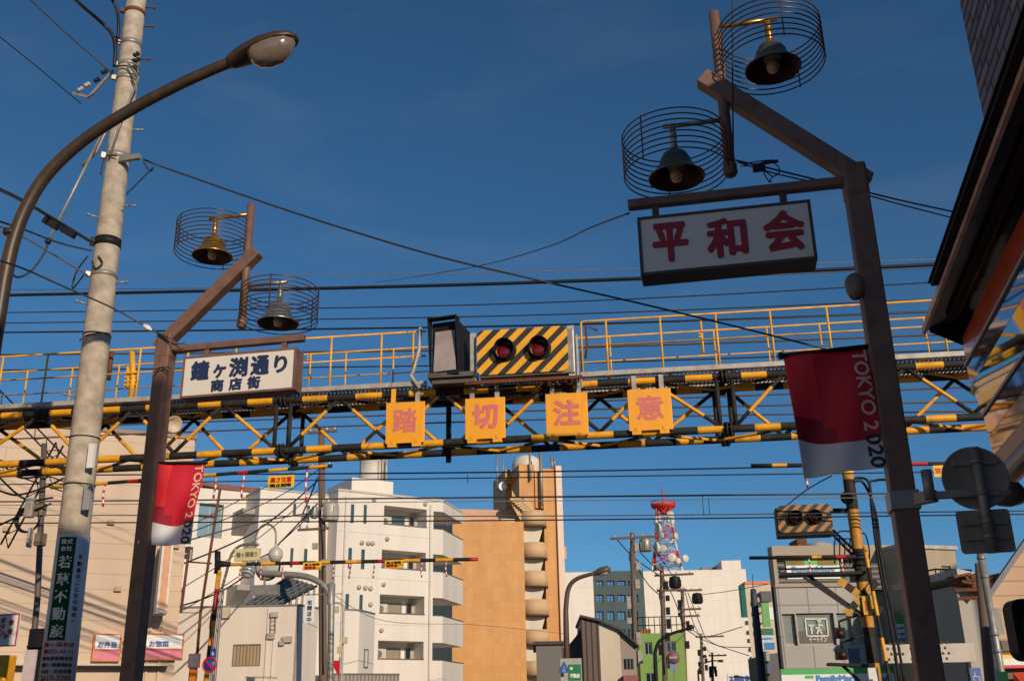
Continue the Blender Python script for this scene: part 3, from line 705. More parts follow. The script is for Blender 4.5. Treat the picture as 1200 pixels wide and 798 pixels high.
# walkway
ZW = GP.hit(361, 456.5, .12)[1]
b = MB(); b.pbox(GP, U0, gu(500, 448, .12), ZW-.036, ZW+.036, .09, .13); b.pbox(GP, U0, gu(500, 448, .12), ZW-.045, ZW-.037, .04, .09)
b.pbox(GP, gu(681, 439, .12), U1, ZW-.036, ZW+.036, .09, .13); b.pbox(GP, gu(681, 439, .12), U1, ZW-.045, ZW-.037, .04, .09); b.build('walkway_channel', PALEM, GT)
b = MB(); b.pbox(GP, U0, U1, ZW-.045, ZW+.045, -GD-.12, -GD-.08); b.build('walkway_channel', PALEM, GT)
b = MB(); n = int((U1-U0)/.062)
for i in range(n):
    u = U0+.062*i; b.pbox(GP, u, u+.006, ZW-.06, ZW-.02, -GD-.08, .04)
for off in (-GD+.1, -GD/2, -.1): b.pbox(GP, U0, U1, ZW-.063, ZW-.02, off-.004, off+.004)
b.build('walkway_grating', mat('grating_grey', S(70, 68, 74), .5, .5), GT)
b = MB()
u = U0+.3
while u < U1:
    b.pbox(GP, u, u+.05, ZU+.05, ZW-.03, -.03, .03); b.pbox(GP, u, u+.05, ZU+.05, ZW-.03, -GD-.03, -GD+.03); u += .93
b.build('walkway_stub', YEL, GT)
# railings
def railing(off, ztop_px, zmid_px, posts, segs, rad=.0165):
    zt = GP.hit(*ztop_px, off)[1]; zm = GP.hit(*zmid_px, off)[1]
    for a, c in segs:
        r = MB()
        r.tube([GP.pt(a, ZW, off)] + smooth_path([GP.pt(a, zt-.05, off), GP.pt(a+.012, zt-.012, off), GP.pt(a+.05, zt, off)], 3)+[GP.pt(c, zt, off)], rad, 8)
        r.cyl(GP.pt(a, zm, off), GP.pt(c, zm, off), rad*.85, 8)
        g = r.build('guard_rail', YEL2, GT)
        for p in posts:
            u = gu(p, 420, off)
            if a < u < c+.01:
                q = MB(); q.cyl(GP.pt(u, ZW-.05, off), GP.pt(u, zt-.005, off), rad, 8); q.pbox(GP, u-.03, u+.03, ZW-.045, ZW+.02, off-.022, off+.012); q.build('post', YEL2, g)
FO, BO = .10, -GD-.10
railing(FO, (361, 396.5), (361, 425), [4, 56, 110, 164, 220, 276, 332, 387.7, 446.6, 484, 712, 776.5, 843, 908, 976, 1046, 1112], [(U0, gu(499, 420, FO)), (gu(682, 410, FO), U1)])
railing(BO, (354, 415.5), (354, 443.5), [35, 87, 141, 196, 252, 308, 364, 405.5, 461, 520, 560, 610, 660, 715.6, 839, 902, 965, 1027, 1090], [(U0, U1)], .014)
for pp in (364, 824):                            # the paired hooked stanchions at the back
    u = gu(pp, 410, BO-.02); zt = GP.hit(354, 415.5, BO)[1]; b = MB()
    b.cyl(GP.pt(u, zt+(.18 if pp > 500 else 0), BO-.03), GP.pt(u, zt-.42, BO-.03), .018, 8)
    for dz in (-.04, -.09, -.4): b.pbox(GP, u-.05, u+.02, zt+dz-.012, zt+dz+.012, BO-.05, BO-.01)
    b.build('stanchion', YEL2, GT)
b = MB(); b.tube([GP.px(492.5, 384, .16), GP.px(491, 410, .16), GP.px(484, 436, .16), GP.px(481, 440, .16), GP.px(492, 455, .16)], .03, 8); b.build('access_bracket', PALEM, GT)
b = MB(); b.tube([GP.px(700, 437-50, .13)+V((0, 0, 0)), GP.px(686, 382, .12), GP.px(688, 405, .12), GP.px(686, 420, .12)], .02, 6); b.build('gate_bar', RUST, GT)
b = MB(); b.tube([GP.px(155, 412, .05), GP.px(156, 445, .05), GP.px(153, 468, .05)], .045, 8); b.tube([GP.px(150, 430, .05), GP.px(150, 455, .05)], .03, 8)
for k in range(4): b.pbox(GP, gu(156, 440)-.1, gu(156, 440)+.1, ZW+.25+k*.07, ZW+.28+k*.07, .0, .08)
b.build('conduit_stub', YEL2, GT)
b = MB(); b.tube([GP.px(131, 412, -.1), GP.px(127, 445, -.1)], .04, 8); b.build('conduit_stub', RUST, GT)
# end supports, beyond the frame on both sides
for u in (U0+.1, U1-.2):
    for off in (0, -GD):
        MB().banded(GP.pt(u, 0, off), GP.pt(u, ZU+.1, off), .09, [.5, .5], 14, (0, 1)).build('support_leg', [YEL, BLK], GT)

# four yellow boards with one character each, hooked on the front chords
pinklet = mat('faded_pink_lettering', S(214, 116, 110), .6, var=.12, scale=14)
boardy = mat('board_yellow', S(246, 168, 34), .5, var=.12, scale=5, dirt=.6, dirtcol=S(186, 112, 40), dscale=3.5, streak=True)
for ch, c in (('踏', (452, 471, 497.5, 519)), ('切', (545, 466, 592, 514)), ('注', (639.5, 460.5, 689, 510.5)), ('意', (736, 455.5, 787.5, 504))):
    o_ = .115
    u0, u1, z0, z1 = GP.rect(*c, o_)
    nm = {'踏': 'first from the left, with a dense thirteen stroke character', '切': 'second, with a sparse character of two halves', '注': 'third, just under the striped signal', '意': 'fourth, right of the signal and alone'}[ch]
    t = thing('warning_board', 'yellow board with faded pink character on the gantry, '+{'踏': 'leftmost, left of the white lamp box', '切': 'under the lamp box and signal gap', '注': 'under the striped signal', '意': 'rightmost, beneath the open railing'}[ch], 'sign', GP.pt((u0+u1)/2, z0, o_), 'yellow character boards along the gantry')
    b = MB(); b.pbox(GP, u0, u1, z0, z1, o_-.03, o_); b.build('panel', boardy, t, bevel=.006)
    b = MB(); put_text(b, ch, GP.pt((u0+u1)/2, (z0+z1)/2+.03, o_), GP.d, UP, (u1-u0)*.60, (z1-z0)*.56, 0, .0115 if ch in '踏意' else .018); b.build('lettering', pinklet, t)
    for f in (.17, .80):
        uu = u0+(u1-u0)*f; b = MB(); b.pbox(GP, uu-.035, uu+.035, z1-.02, ZW+.03, .06, .085); b.pbox(GP, uu-.03, uu+.03, z1-.01, z1+.03, .085, o_-.002); b.build('hanger', PALEM if f > .5 or ch != '踏' else YEL2, t)
        b = MB(); b.pbox(GP, uu-.07, uu+.07, z0-.06, z0, o_-.07, o_+.012); b.pbox(GP, uu-.02, uu+.02, z0-.01, z0+.05, o_+.001, o_+.012); b.build('clip', YEL, t)

# striped crossing signal with two hooded red lamps
def striped_signal(label, pl, c, stripe, frontoff, lamps, lr, lens='red_lens', litedge=GREYM, period=.4, back=BLACK, group=None, boxdrop=0.):
    x0, y0, x1, y1 = c
    u0, u1, z0, z1 = pl.rect(x0, y0, x1, y1, frontoff)
    t = thing('crossing_signal', label, 'signal', pl.pt((u0+u1)/2, z0, frontoff-.1), group)
    b = MB(); P = [pl.pt(u, z, frontoff-.025) for u, z in rrect(u0, u1, z0, z1, .09)]; b.prism(P, pl.n*.025); b.build('striped_plate', stripe, t)
    b = MB(); b.pbox(pl, u0+.03-boxdrop, u1+.10-boxdrop*2, z0-.03-boxdrop*1.2, z1-.04, frontoff-.42, frontoff-.03); b.build('housing', litedge, t, bevel=.02)
    for lx, ly in lamps:
        u, z = pl.hit(lx, ly, frontoff); l = MB(); n_ = 22
        o = pl.pt(u, z, frontoff); ax = pl.n
        l.lathe(o, ax, [(lr, .0), (lr*1.05, .012), (lr, .03), (lr*.80, .03), (lr*.74, .0), (lr*.72, -.02)], n_)
        # visor: the upper two thirds of a short tube
        for k in range(17):
            a0, a1 = math.radians(360*k/17), math.radians(360*(k+1)/17)
            f = lambda a, r, d: o+pl.d*(r*math.cos(a))+UP*(r*math.sin(a))+ax*d
            d0 = .13+.05*max(0, math.sin(a0)); d1 = .13+.05*max(0, math.sin(a1))
            l.quad(f(a0, lr*.8, .0), f(a1, lr*.8, .0), f(a1, lr*.84, d1), f(a0, lr*.84, d0)); l.quad(f(a0, lr*.8, .03), f(a0, lr*.875, d0), f(a1, lr*.875, d1), f(a1, lr*.8, .03)); l.quad(f(a0, lr*.84, d0), f(a1, lr*.84, d1), f(a1, lr*.875, d1), f(a0, lr*.875, d0))
        h = l.build('lamp_hood', BLACK, t)
        g = MB(); g.lathe(o, ax, [(0, .03), (lr*.3, .027), (lr*.55, .016), (lr*.76, -.006)], n_); g.build('red_lens', mat('red_lens', S(104, 8, 14), .15, var=.2, coat=.6) if lens == 'red_lens' and 'red_lens' not in bpy.data.materials else bpy.data.materials['red_lens'] if lens == 'red_lens' else mat('dark_red_lens', S(52, 12, 14), .3), h)
    return t, (u0, u1, z0, z1)
STR = mat_stripes('signal_stripes', S(240, 170, 34), S(46, 42, 36), (GP.d.x, GP.d.y), .262, .45, 1, -1, .52)
SO = .34
sig, (su0, su1, sz0, sz1) = striped_signal('sunlit black and yellow striped signal with two red lamps standing on the gantry', GP, (559, 384.5, 665.5, 437), STR, SO, [(591.5, 411), (632, 408.5)], .178)
b = MB(); b.pbox(GP, su1+.0, su1+.10, sz0-.08, sz1+.02, SO-.10, SO-.06); b.build('side_rail', PALEM, sig)
b = MB(); b.pbox(GP, su1+.12, su1+.15, sz0-.2, sz1-.1, SO-.2, SO-.16); b.pbox(GP, su1+.17, su1+.19, sz0-.2, sz1-.35, SO-.3, SO-.26); b.build('side_rail', PALEM, sig)
b = MB(); b.pbox(GP, su0-.12, su0-.03, sz0-.05, sz1+.0, SO-.12, SO-.09); b.build('side_rail', PALEM, sig)
b = MB()
b.bar(GP.pt(su0-.2, sz0-.09, SO-.08), GP.pt(su1+.2, sz0-.09, SO-.08), .05, .05); b.bar(GP.pt(su0-.2, sz0-.09, -.25), GP.pt(su1+.2, sz0-.09, -.25), .05, .05)
for k in range(5):
    uu = su0+(su1-su0)*k/4; b.bar(GP.pt(uu, sz0-.09, SO-.1), GP.pt(uu, sz0-.09, -.25), .03, .03); b.bar(GP.pt(uu, sz0-.09, SO-.1), GP.pt(uu, ZU+.05, .0), .025, .025)
b.build('support_frame', RUST, sig)
b = MB()
for k in range(26):
    uu = su1-.55+.024*k
    b.tube([GP.pt(uu, sz0-.11+.03*math.sin(k*2.1), SO-.15+.1*math.cos(k*1.3)), GP.pt(uu+.02, sz0-.16+.03*math.cos(k), SO-.1), GP.pt(uu+.03, sz0-.13, SO-.3)], .008, 4)
b.build('wire_nest', RUST, sig)
# hooded lamp box left of the signal
t = thing('lamp_box', 'tall black hooded lamp box with blank whitish front standing left of the striped signal', 'signal', GP.px(525, 440, .3))
pb = Pl(GP.px(525, 440, .30), 97)
c0 = [pb.hit(*p) for p in ((508, 441), (543, 437), (540.5, 374.5), (507, 376))]
ul, ur = -.27, .17; zb, ztp = c0[0][1]+.0, c0[2][1]
b = MB(); P = [(0, zb+.03), (0, ztp), (-.52, ztp-.02), (-.52, zb+.03)]
b.prism([pb.pt(ul, z, d) for d, z in P], pb.d*(ur-ul)); b.build('cabinet', BLACK, t, bevel=.01)
b = MB()
for ua in (ul-.02, ur): b.prism([pb.pt(ua, zb, .004), pb.pt(ua, ztp+.02, .004), pb.pt(ua, ztp+.02, .16), pb.pt(ua, zb+.12, .05)], pb.d*.02)
b.prism([pb.pt(ul-.02, ztp+.02, .004), pb.pt(ul-.02, ztp+.04, .004), pb.pt(ul-.02, ztp+.03, .17), pb.pt(ul-.02, ztp+.012, .17)], pb.d*(ur-ul+.04)); b.pbox(pb, ul-.02, ur+.02, zb-.02, zb+.05, .004, .06); b.build('hood', BLACK, t)
b = MB(); b.prism([pb.pt(ul+.04, zb+.06, .02), pb.pt(ur-.03, zb+.06, .02), pb.pt(ur-.05, ztp-.17, .03), pb.pt(ul+.07, ztp-.17, .03)], pb.n*.012); b.build('blank_front', mat('smoked_white_panel', S(180, 164, 160), .4, var=.3, scale=2.2, dirt=.75, dirtcol=S(84, 74, 74), dscale=1.6), t)
b = MB(); b.pbox(GP, gu(502, 440, .3), gu(556, 440, .3), ZW+.0, ZW+.075, -.1, .36); b.pbox(GP, gu(506, 440, .3), gu(556, 440, .3), ZU+.04, ZW+.0, .05, .3); b.build('shelf', mat('weathered_dark_frame', S(92, 84, 78), .6, .2, var=.3, dirt=.5, dirtcol=S(120, 80, 50)), t)
t = thing('loudspeaker', 'whitish round loudspeaker peeping out behind the sunlit brown post below the blue character sign', 'loudspeaker', GP.px(200, 497, -.2))
b = MB(); b.lathe(GP.px(201, 496, -.2), (.75, -.5, -.35), [(0, -.16), (.07, -.15), (.09, -.05), (.12, .05), (.14, .10), (.13, .10), (.07, .02), (.0, .02)], 20); b.build('horn', mat('horn_drab', S(196, 180, 156), .5), t)
b = MB(); b.cyl(GP.px(199, 490, -.2), GP.px(199, 481, -.2), .02, 6); b.build('bracket', BLACK, t)

# ================================================================== height-warning bars, hanging strips and yellow notices
def height_bar(label, p, q, rad, lens, mats, strips, group, offs=0.):
    """a banded bar slung across the lane with red and white strips hanging from it"""
    t = thing('height_warning_bar', label, 'height bar', (V(p)+V(q))/2, group)
    MB().banded(p, q, rad, lens, 8, mats).build('bar', [YEL, BLK, REDP], t)
    for f, L in strips:
        c = V(p)+(V(q)-V(p))*f; b = MB(); n = 7
        pts = [c+V((.01*math.sin(k*.9+f*9), 0, -L*k/n)) for k in range(n+1)]
        b.tube(pts, .017, 6, [0, 1]); b.build('hanging_strip', [REDP, WHITEP] if group == 'n' or L > .3 else [REDP, REDP], t)
    return t
def notice(label, pl, c, off, ls, group=None):
    u0, u1, z0, z1 = pl.rect(*c, off); t = thing('yellow_notice', label, 'notice', pl.pt((u0+u1)/2, z0, off), group)
    b = MB(); b.pbox(pl, u0, u1, z0, z1, off-.008, off); b.build('sheet', YSIGN, t)
    for nm, mm, rows in ls:
        b = MB()
        for body, fu, fz, fw, fh in rows: put_text(b, body, pl.pt(u0+(u1-u0)*fu, z0+(z1-z0)*fz, off), pl.d, UP, (u1-u0)*fw, (z1-z0)*fh, 0, .004)
        b.build(nm, mm, t)
YB = 14.0
PB = Pl((-8, YB, 0), 87)
hb = 'lane height bars of the level crossing'
pN = [PB.px(60, 571), PB.px(389, 545.5)]
height_bar('black and yellow height bar hanging just below the gantry at left', pN[0], pN[1], .028, [.30, .34, .30, .34, .16, .30], (0, 1, 0, 1, 2, 1),
           [((x-60)/329, l) for x, l in ((125, .36), (256, .36), (288, .38), (361, .52))], hb)
notice('yellow notice with red and black characters hanging from the near left height bar', PB, (314, 557, 344.5, 571.5), .06,
       [('red_lettering', REDP, [('高さ注意', .5, .66, .8, .42)]), ('black_lettering', BLKP, [('高さ制限', .5, .22, .8, .25)])])
pN = [PB.px(880, 545.5), PB.px(1135, 543)]
height_bar('near height bar passing behind the shaded lamp post at right', pN[0], pN[1], .028, [.30, .2, .34, .34], (1, 0, 1, 2), [((944-880)/255, .32)], hb)
notice('small folded yellow notice between the shaded lamp post and the round sign back', PB, (1094, 545, 1112.5, 558.5), .05, [('red_lettering', REDP, [('注意', .5, .55, .8, .45)])])
YF = 21.5
PF = Pl((-8, YF, 0), 87)
height_bar('longer black and yellow height bar across the white apartment facade', PF.px(252, 661.5), PF.px(560, 655), .040, [.36, .36, .36, .36, .36, .2], (1, 0, 1, 0, 1, 2),
           [((x-252)/308, .36) for x in (283, 308, 334, 394, 413, 441, 496, 524)], hb)
notice('yellow notice on the far height bar left of the timber pole', PF, (355, 658.5, 376.5, 667.5), .06, [('red_lettering', REDP, [('制限高', .4, .3, .6, .4)]), ('black_lettering', BLKP, [('高さ制限', .5, .7, .8, .3)])])
notice('yellow notice on the far height bar before the cream balconies', PF, (451, 656, 472, 665.5), .06, [('red_lettering', REDP, [('制限高', .4, .3, .6, .4)]), ('black_lettering', BLKP, [('高さ制限', .5, .7, .8, .3)])])

# ================================================================== buildings beyond the railway
def wallmat(name, col, **k): return mat(name, col, .75, var=.07, scale=1.2, dirt=k.get('dirt', .25), dirtcol=k.get('dc', tuple(c*.6 for c in col)), dscale=k.get('ds', .5), streak=True, bump=.05, bscale=30)
def body_box(b, pl, u0, u1, z0, z1, d0, d1, m=0): return b.pbox(pl, u0, u1, z0, z1, d1, d0, m)

# ---- beige block at the left
PBe = Pl(at(228.8, 515, 30), 55)
zt = PBe.hit(228.8, 515)[1]
T = thing('beige_building', 'large blank beige sided building behind the tracks with shop signs low on it', 'building', PBe.pt(-8, 0, -5))
beige = mat_tile('beige_siding', PBe.d, S(206, 182, 158), S(202, 178, 154), S(182, 158, 136), 5.0, .46, .014, .8, .5, var=.12, bump=.25)
MB().pbox(PBe, -34, 0, 0, zt, -12, 0).build('wall', beige, T)
MB().pbox(PBe, -34, .05, zt, zt+.12, -12, .06).build('roof_coping', mat('beige_coping', S(150, 120, 100), .7), T)
z0 = PBe.hit(160, 742)[1]
b = MB(); b.pbox(PBe, -14, -.2, z0-.95, z0-.9, .004, .5); b.build('canopy_ledge', PALEM, T)
b = MB(); uc = PBe.hit(190, 600)[0]
for u in (uc, uc+.35): b.pbox(PBe, u-.03, u+.03, 2, zt-.1, .004, .06)
b.build('downpipe', beige, T)
for (x, y) in ((8, 620), (130, 612), (138, 690), (206, 640), (95, 700)):
    b = MB(); p = PBe.px(x, y, .0); b.obox(p+PBe.n*.06, PBe.d, PBe.n, UP, .10, .06, .07); b.build('vent', mat('vent_beige', S(170, 146, 124), .6), T)
orng = mat('sign_orange_frame', S(206, 110, 40), .5); pinkp = mat('sign_pink_band', S(206, 110, 130), .5)
for c, body, lab in (((109, 742, 141.5, 774.5), 'お弁当', 'pink and white shop sign panel left of the brown post on the beige wall'), ((168, 742, 215, 773), 'お惣菜', 'pink and white shop sign panel right of the brown post on the beige wall')):
    u0, u1, z0, z1 = PBe.rect(*c, .2)
    t = thing('shop_sign', lab, 'sign', PBe.pt((u0+u1)/2, z0, .1), 'shop sign panels low on the beige wall')
    MB().pbox(PBe, u0, u1, z0, z1, .002, .2).build('frame', orng, t)
    e = .05; h = z1-z0
    b = MB(); b.pbox(PBe, u0+e, u1-e, z0+h*.44, z1-e, .2, .206); b.build('white_field', WHITEP, t)
    b = MB(); b.pbox(PBe, u0+e, u1-e, z0+h*.36, z0+h*.44, .2, .207); b.build('red_line', REDP, t)
    b = MB(); b.pbox(PBe, u0+e, u1-e, z0+e, z0+h*.36, .2, .205); b.build('pink_band', pinkp, t)
    b = MB(); put_text(b, body, PBe.pt(u0+(u1-u0)*(.5 if body == 'お弁当' else .38), z0+h*.60, .207), PBe.d, UP, (u1-u0)*(.65 if body == 'お弁当' else .48), h*.22, 0, .01); b.build('lettering', BLUEP, t)
t = thing('projecting_sign', 'tall narrow sign box projecting from the beige wall right of the brown post', 'sign', PBe.px(190, 715))
u0 = PBe.hit(189, 680)[0]; za, zb = PBe.hit(189, 722)[1], PBe.hit(190, 640)[1]
MB().pbox(PBe, u0-.16, u0+.16, za, zb, .25, 1.05).build('case', mat('projecting_sign_case', S(204, 196, 188), .5), t)
b = MB(); b.pbox(PBe, u0-.1, u0+.1, za+.1, zb-.1, 1.05, 1.06); b.build('peach_stripe', mat('peach', S(206, 150, 110), .6), t)
b = MB(); b.pbox(PBe, u0+.16, u0+.166, za+.08, zb-.08, .32, 1.0); b.build('maroon_panel', mat('maroon_panel', S(120, 50, 62), .5), t)
b = MB(); put_column(b, 'クリーニング', PBe.pt(u0+.168, zb-.35, .66), -PBe.n, UP, .34, .36); b.build('lettering', mat('pale_blue_let', S(170, 180, 205), .5), t)
b = MB(); b.pbox(PBe, u0-.03, u0+.03, za+.2, za+.26, .0, .25); b.pbox(PBe, u0-.03, u0+.03, zb-.26, zb-.2, .0, .25); b.build('bracket', BLACK, t)

# ---- white apartment block with balconies
whitew = wallmat('white_render', S(222, 213, 202), dirt=.22)
PA = Pl(at(519.5, 587.8, 62), 46); PC = Pl(PA.p, 3)
zr = PA.hit(519.5, 587.8)[1]
T = thing('white_apartment_building', 'white five storey apartment building with slit windows and recessed balconies before the orange tower', 'building', PA.pt(-4, 0, -5))
cc = lambda x, y: (370+x/2.977, 530+y/2.977)
def crect(pl, x0, y0, x1, y1, off=0.): return pl.rect(*cc(x0, y0), *cc(x1, y1), off)
uL = PA.hit(394, 640)[0]; uc0 = crect(PA, 410, 300, 445, 310)[0]; Lc = PC.hit(542.5, 690)[0]
bal = [crect(PA, *r) for r in ((238, 192, 387, 255), (230, 344, 384, 406), (223, 498, 379, 562), (217, 657, 376, 720))]
sl_ = [crect(PA, *r) for r in ((122, 181, 132, 245), (167, 183, 176, 247), (113, 333, 124, 403), (158, 338, 169, 406), (103, 493, 114, 552), (152, 496, 162, 554))]
rows = [(h[2], h[3]) for h in bal]
fl = rows[0][0]-rows[1][0]
bal.append((bal[3][0], bal[3][1], bal[3][2]-fl, bal[3][3]-fl)); rows.append((rows[3][0]-fl, rows[3][1]-fl))
MB().wall(PA, uL, uc0, 0, zr, bal, 1.3).wall(PA, uL-.001, uL, 0, zr, [], .1).build('wall', whitew, T)
b = MB(); b.pbox(PA, uL, uc0+.2, 0, zr-.1, -12, -1.3); b.prism([PA.pt(uc0, 0, -1.3), PA.pt(-1.7, 0, -1.3), PA.pt(-1.7, 0, -12), PA.pt(uc0, 0, -12)], UP*(zr-.1)); b.build('inner_wall', whitew, T)
foot = [PA.pt(uc0, 0), PA.pt(0, 0), PC.pt(Lc, 0), PC.pt(Lc, 0, -3.2), PA.pt(uc0, 0, -3.4)]
b = MB(); edges = [(rows[0][1]-.05, zr)]+[(rows[i+1][1]-.05, rows[i][0]-.05) for i in range(4)]+[(0, rows[4][0]-.05)]
for a, c in edges: b.prism([p+UP*a for p in foot], UP*(c-a))
b.build('corner_balcony', whitew, T)
b = MB()
for a, c in edges[1:]:
    b.pbox(PA, uc0, 0.0, c, c+.05, -.1, .03); b.pbox(PC, 0.02, Lc, c, c+.05, -.1, .03)
b.build('parapet_cap', mat('cap_grey', S(80, 78, 80), .5), T)
b = MB(); b.pbox(PA, uL-.05, uc0, zr, zr+.12, -12, .06); b.prism([p+UP*zr+PA.n*.05 for p in foot], UP*.12); b.build('roof_coping', mat('coping_white', S(190, 184, 176), .6), T)
shut = mat_tile('roller_shutter', PA.d, S(150, 136, 118), S(146, 132, 114), S(110, 100, 88), 30, .09, .012, .5)
for i, h in enumerate(bal):
    w_ = h[1]-h[0]
    hh = (h[0]+w_*.20, h[0]+w_*.70, h[2]+.02, h[3]-.32)
    f = window(T, PA, hh, -1.28, shut if i else GLASS, FRAMEG, 1, 1, .06, 'shutter_window')
    window(T, PA, (h[0]+w_*.80, h[0]+w_*.93, h[2]+.02, h[3]-.3), -1.285, DGLASS, FRAMEG, 1, 1, .05, 'balcony_door')
    b = MB(); b.pbox(PA, h[0]-.02, h[1]+.02, h[2]-.03, h[2]+.03, -.1, .05); b.build('balcony_sill', mat('sill_dark', S(96, 90, 86), .5) if i == 0 else bpy.data.materials['sill_dark'], T)
teal = mat('teal_slit_glass', S(40, 92, 104), .1, var=.05)
for h in sl_: window(T, PA, h, .0, teal, mat('slit_frame', S(60, 70, 76), .4) if 'slit_frame' not in bpy.data.materials else bpy.data.materials['slit_frame'], 1, 1, .04, 'slit_window')
for x, y in ((160, 315), (182, 317), (197, 317), (150, 470), (172, 472), (190, 474), (190, 530), (203, 165), (248, 302), (236, 460), (228, 620), (381, 180)):
    p = PA.px(*cc(x, y)); b = MB(); b.lathe(p, PA.n, [(.13, 0), (.14, .08), (.09, .13), (0, .14)], 10); b.build('vent_cap', PALEM, T)
for k, (a, c) in enumerate(edges[1:5]):
    hh = (1.2, Lc-1.4, a-1.25 if 0 else rows[k][0]-.02, rows[k][1]-.25)
    window(T, PC, (1.0, 2.6, rows[k][0]-.02, rows[k][1]-.3), -1.68, DGLASS, FRAMEG, 2, 1, .05, 'balcony_door')
# outdoor units on the balconies, a rain pipe and cable runs on the front
acm = mat('outdoor_unit', S(196, 188, 174), .5, dirt=.3); acg = mat('outdoor_unit_grille', S(110, 106, 100), .6)
for h in bal[:4]:
    w_ = h[1]-h[0]; u = h[0]+w_*.07
    b = MB(); b.pbox(PA, u, u+.75, h[2]+.02, h[2]+.62, -1.2, -.9); o_ = b.build('outdoor_unit', acm, T)
    b = MB(); b.lathe(PA.pt(u+.28, h[2]+.32, -.9), PA.n, [(0, .01), (.2, .01), (.22, .0)], 14); b.build('unit_grille', acg, o_)
for uu in (uL+.5, crect(PA, 398, 300, 402, 310)[0]):
    b = MB(); b.pbox(PA, uu-.05, uu+.05, 0, zr-.3, .003, .10); b.build('rain_pipe', mat('rain_pipe_white', S(200, 192, 182), .5) if 'rain_pipe_white' not in bpy.data.materials else bpy.data.materials['rain_pipe_white'], T)
jm = mat('render_joint', S(176, 168, 158), .8)
for a, c in edges[1:4]:
    b = MB(); b.pbox(PA, uL, uc0, c-.62, c-.60, .0, .006); b.build('render_joint', jm, T)
# roof house with tank and aerials
z1 = zr
u0, u1, za, zb = PA.rect(*cc(125, 95), *cc(270, 150), -4)
MB().pbox(PA, u0, u1, zr, zb, -8, -4).build('roof_house', whitew, T)
p = PA.px(*cc(196, 95), -5.5); b = MB(); b.lathe(V((p.x, p.y, zb)), UP, [(.95, 0), (.95, .1), (.85, .12), (.85, 1.6), (.9, 1.64), (.5, 1.85), (0, 1.9)], 20); b.build('water_tank', mat('tank_cream', S(204, 196, 184), .5), T)
for x, y0 in ((160, 20), (218, 30), (232, 10), (245, 25)):
    p = PA.px(*cc(x, 95), -4.6); b = MB(); q = PA.px(*cc(x, y0), -4.6); b.cyl(V((p.x, p.y, zb)), V((p.x, p.y, q.z)), .035 if x < 230 else .09, 6); b.build('aerial_mast', PALEM, T)
# left wings
def depth_for(pl, u, z, px):
    a, c = 0., 12.
    for _ in range(40):
        m_ = (a+c)/2
        if proj(pl.pt(u, z, -m_))[0] > px: a = m_
        else: c = m_
    return a
dB = depth_for(PA, uL, zr, 386)
PB2 = PA.shift(-dB); zb2 = PB2.hit(374, 580)[1]
uB = PB2.hit(305, 580)[0]
dC = depth_for(PB2, uB, zb2, 289)
T2 = thing('white_wing_building', 'plain white block behind the timber pole joined to the white apartments', 'building', PB2.pt(uB/2, 0, -4))
MB().pbox(PB2, uB, PB2.hit(396, 580)[0], 0, zb2, -9, 0).build('wall', whitew, T2)
MB().pbox(PB2, uB-.05, PB2.hit(396, 580)[0], zb2, zb2+.1, -9, .05).build('roof_coping', PALEM, T2)
for x0, y0, x1, y1 in ((343.5, 590, 346.5, 603), (359, 592, 362.5, 612), (340, 642, 343, 664), (356, 643, 359.5, 663), (338, 700, 341, 716)):
    window(T2, PB2, PB2.rect(x0, y0, x1, y1), .0, teal, bpy.data.materials['slit_frame'], 1, 1, .04, 'slit_window')
PB3 = Pl(PB2.pt(uB, 0), -44+180)              # its left return, in shade
for y in (594, 684):
    b = MB(); p = PB2.pt(uB-.02, PB2.hit(303, y)[1]); b.prism([p-PB2.n*dC*.25, p-PB2.n*dC*.98, p-PB2.n*dC*.98-UP*1.3, p-PB2.n*dC*.25-UP*.3], -PB2.d*.75); b.build('side_canopy', mat('side_canopy_grey', S(150, 146, 140), .6) if y < 600 else bpy.data.materials['side_canopy_grey'], T2)
PC3 = PB2.shift(-dC); zc3 = PC3.hit(296, 577)[1]
T3 = thing('white_rear_building', 'white building with brown roof edge and blue window beside the beige wall', 'building', PC3.pt(-6, 0, -4))
uC0 = PC3.hit(196, 600)[0]; uC1 = PC3.hit(308, 620)[0]
hC = [PC3.rect(232, 590, 261, 630), PC3.rect(208, 640, 226, 655), PC3.rect(205, 690, 214, 715)]
MB().wall(PC3, uC0, uC1, 0, zc3, hC, .4).pbox(PC3, uC0, uC1, 0, zc3-.05, -9, -.4).build('wall', whitew, T3)
MB().pbox(PC3, uC0, uC1, zc3, zc3+.3, -9, .1).build('roof_edge', mat('brown_roof_edge', S(120, 70, 56), .6), T3)
skyg = mat('pale_blue_glass', S(120, 150, 165), .15, var=.08)
for h in hC: window(T3, PC3, h, -.35, skyg if h is hC[0] else DGLASS, FRAMEG, 2, 2, .07)
# grey-sided annex
PX = Pl(at(421.5, 715.5, 50), 46); PXs = Pl(PX.p, 3); zx = PX.hit(421.5, 715.5)[1]
T4 = thing('white_annex', 'small white flat roofed annex with one narrow side window in front of the apartments', 'building', PX.pt(-1, 0, -1))
us = PXs.hit(438.5, 750)[0]; ux0 = PX.hit(401, 740)[0]
b = MB(); b.prism([PX.pt(ux0, 0), PX.pt(0, 0), PXs.pt(us, 0), PXs.pt(us, 0)+PX.d*(ux0)], UP*zx); b.build('wall', whitew, T4)
b = MB(); b.prism([PX.pt(ux0-.03, zx, .03), PX.pt(.03, zx, .03), PXs.pt(us, zx, .03), PXs.pt(us, zx)+PX.d*(ux0)], UP*.08); b.build('roof_coping', mat('coping_blue_grey', S(110, 116, 124), .5), T4)
window(T4, PXs, PXs.rect(426, 760, 430.5, 782), .0, WHITEP, FRAMEG, 1, 1, .05, 'side_window')
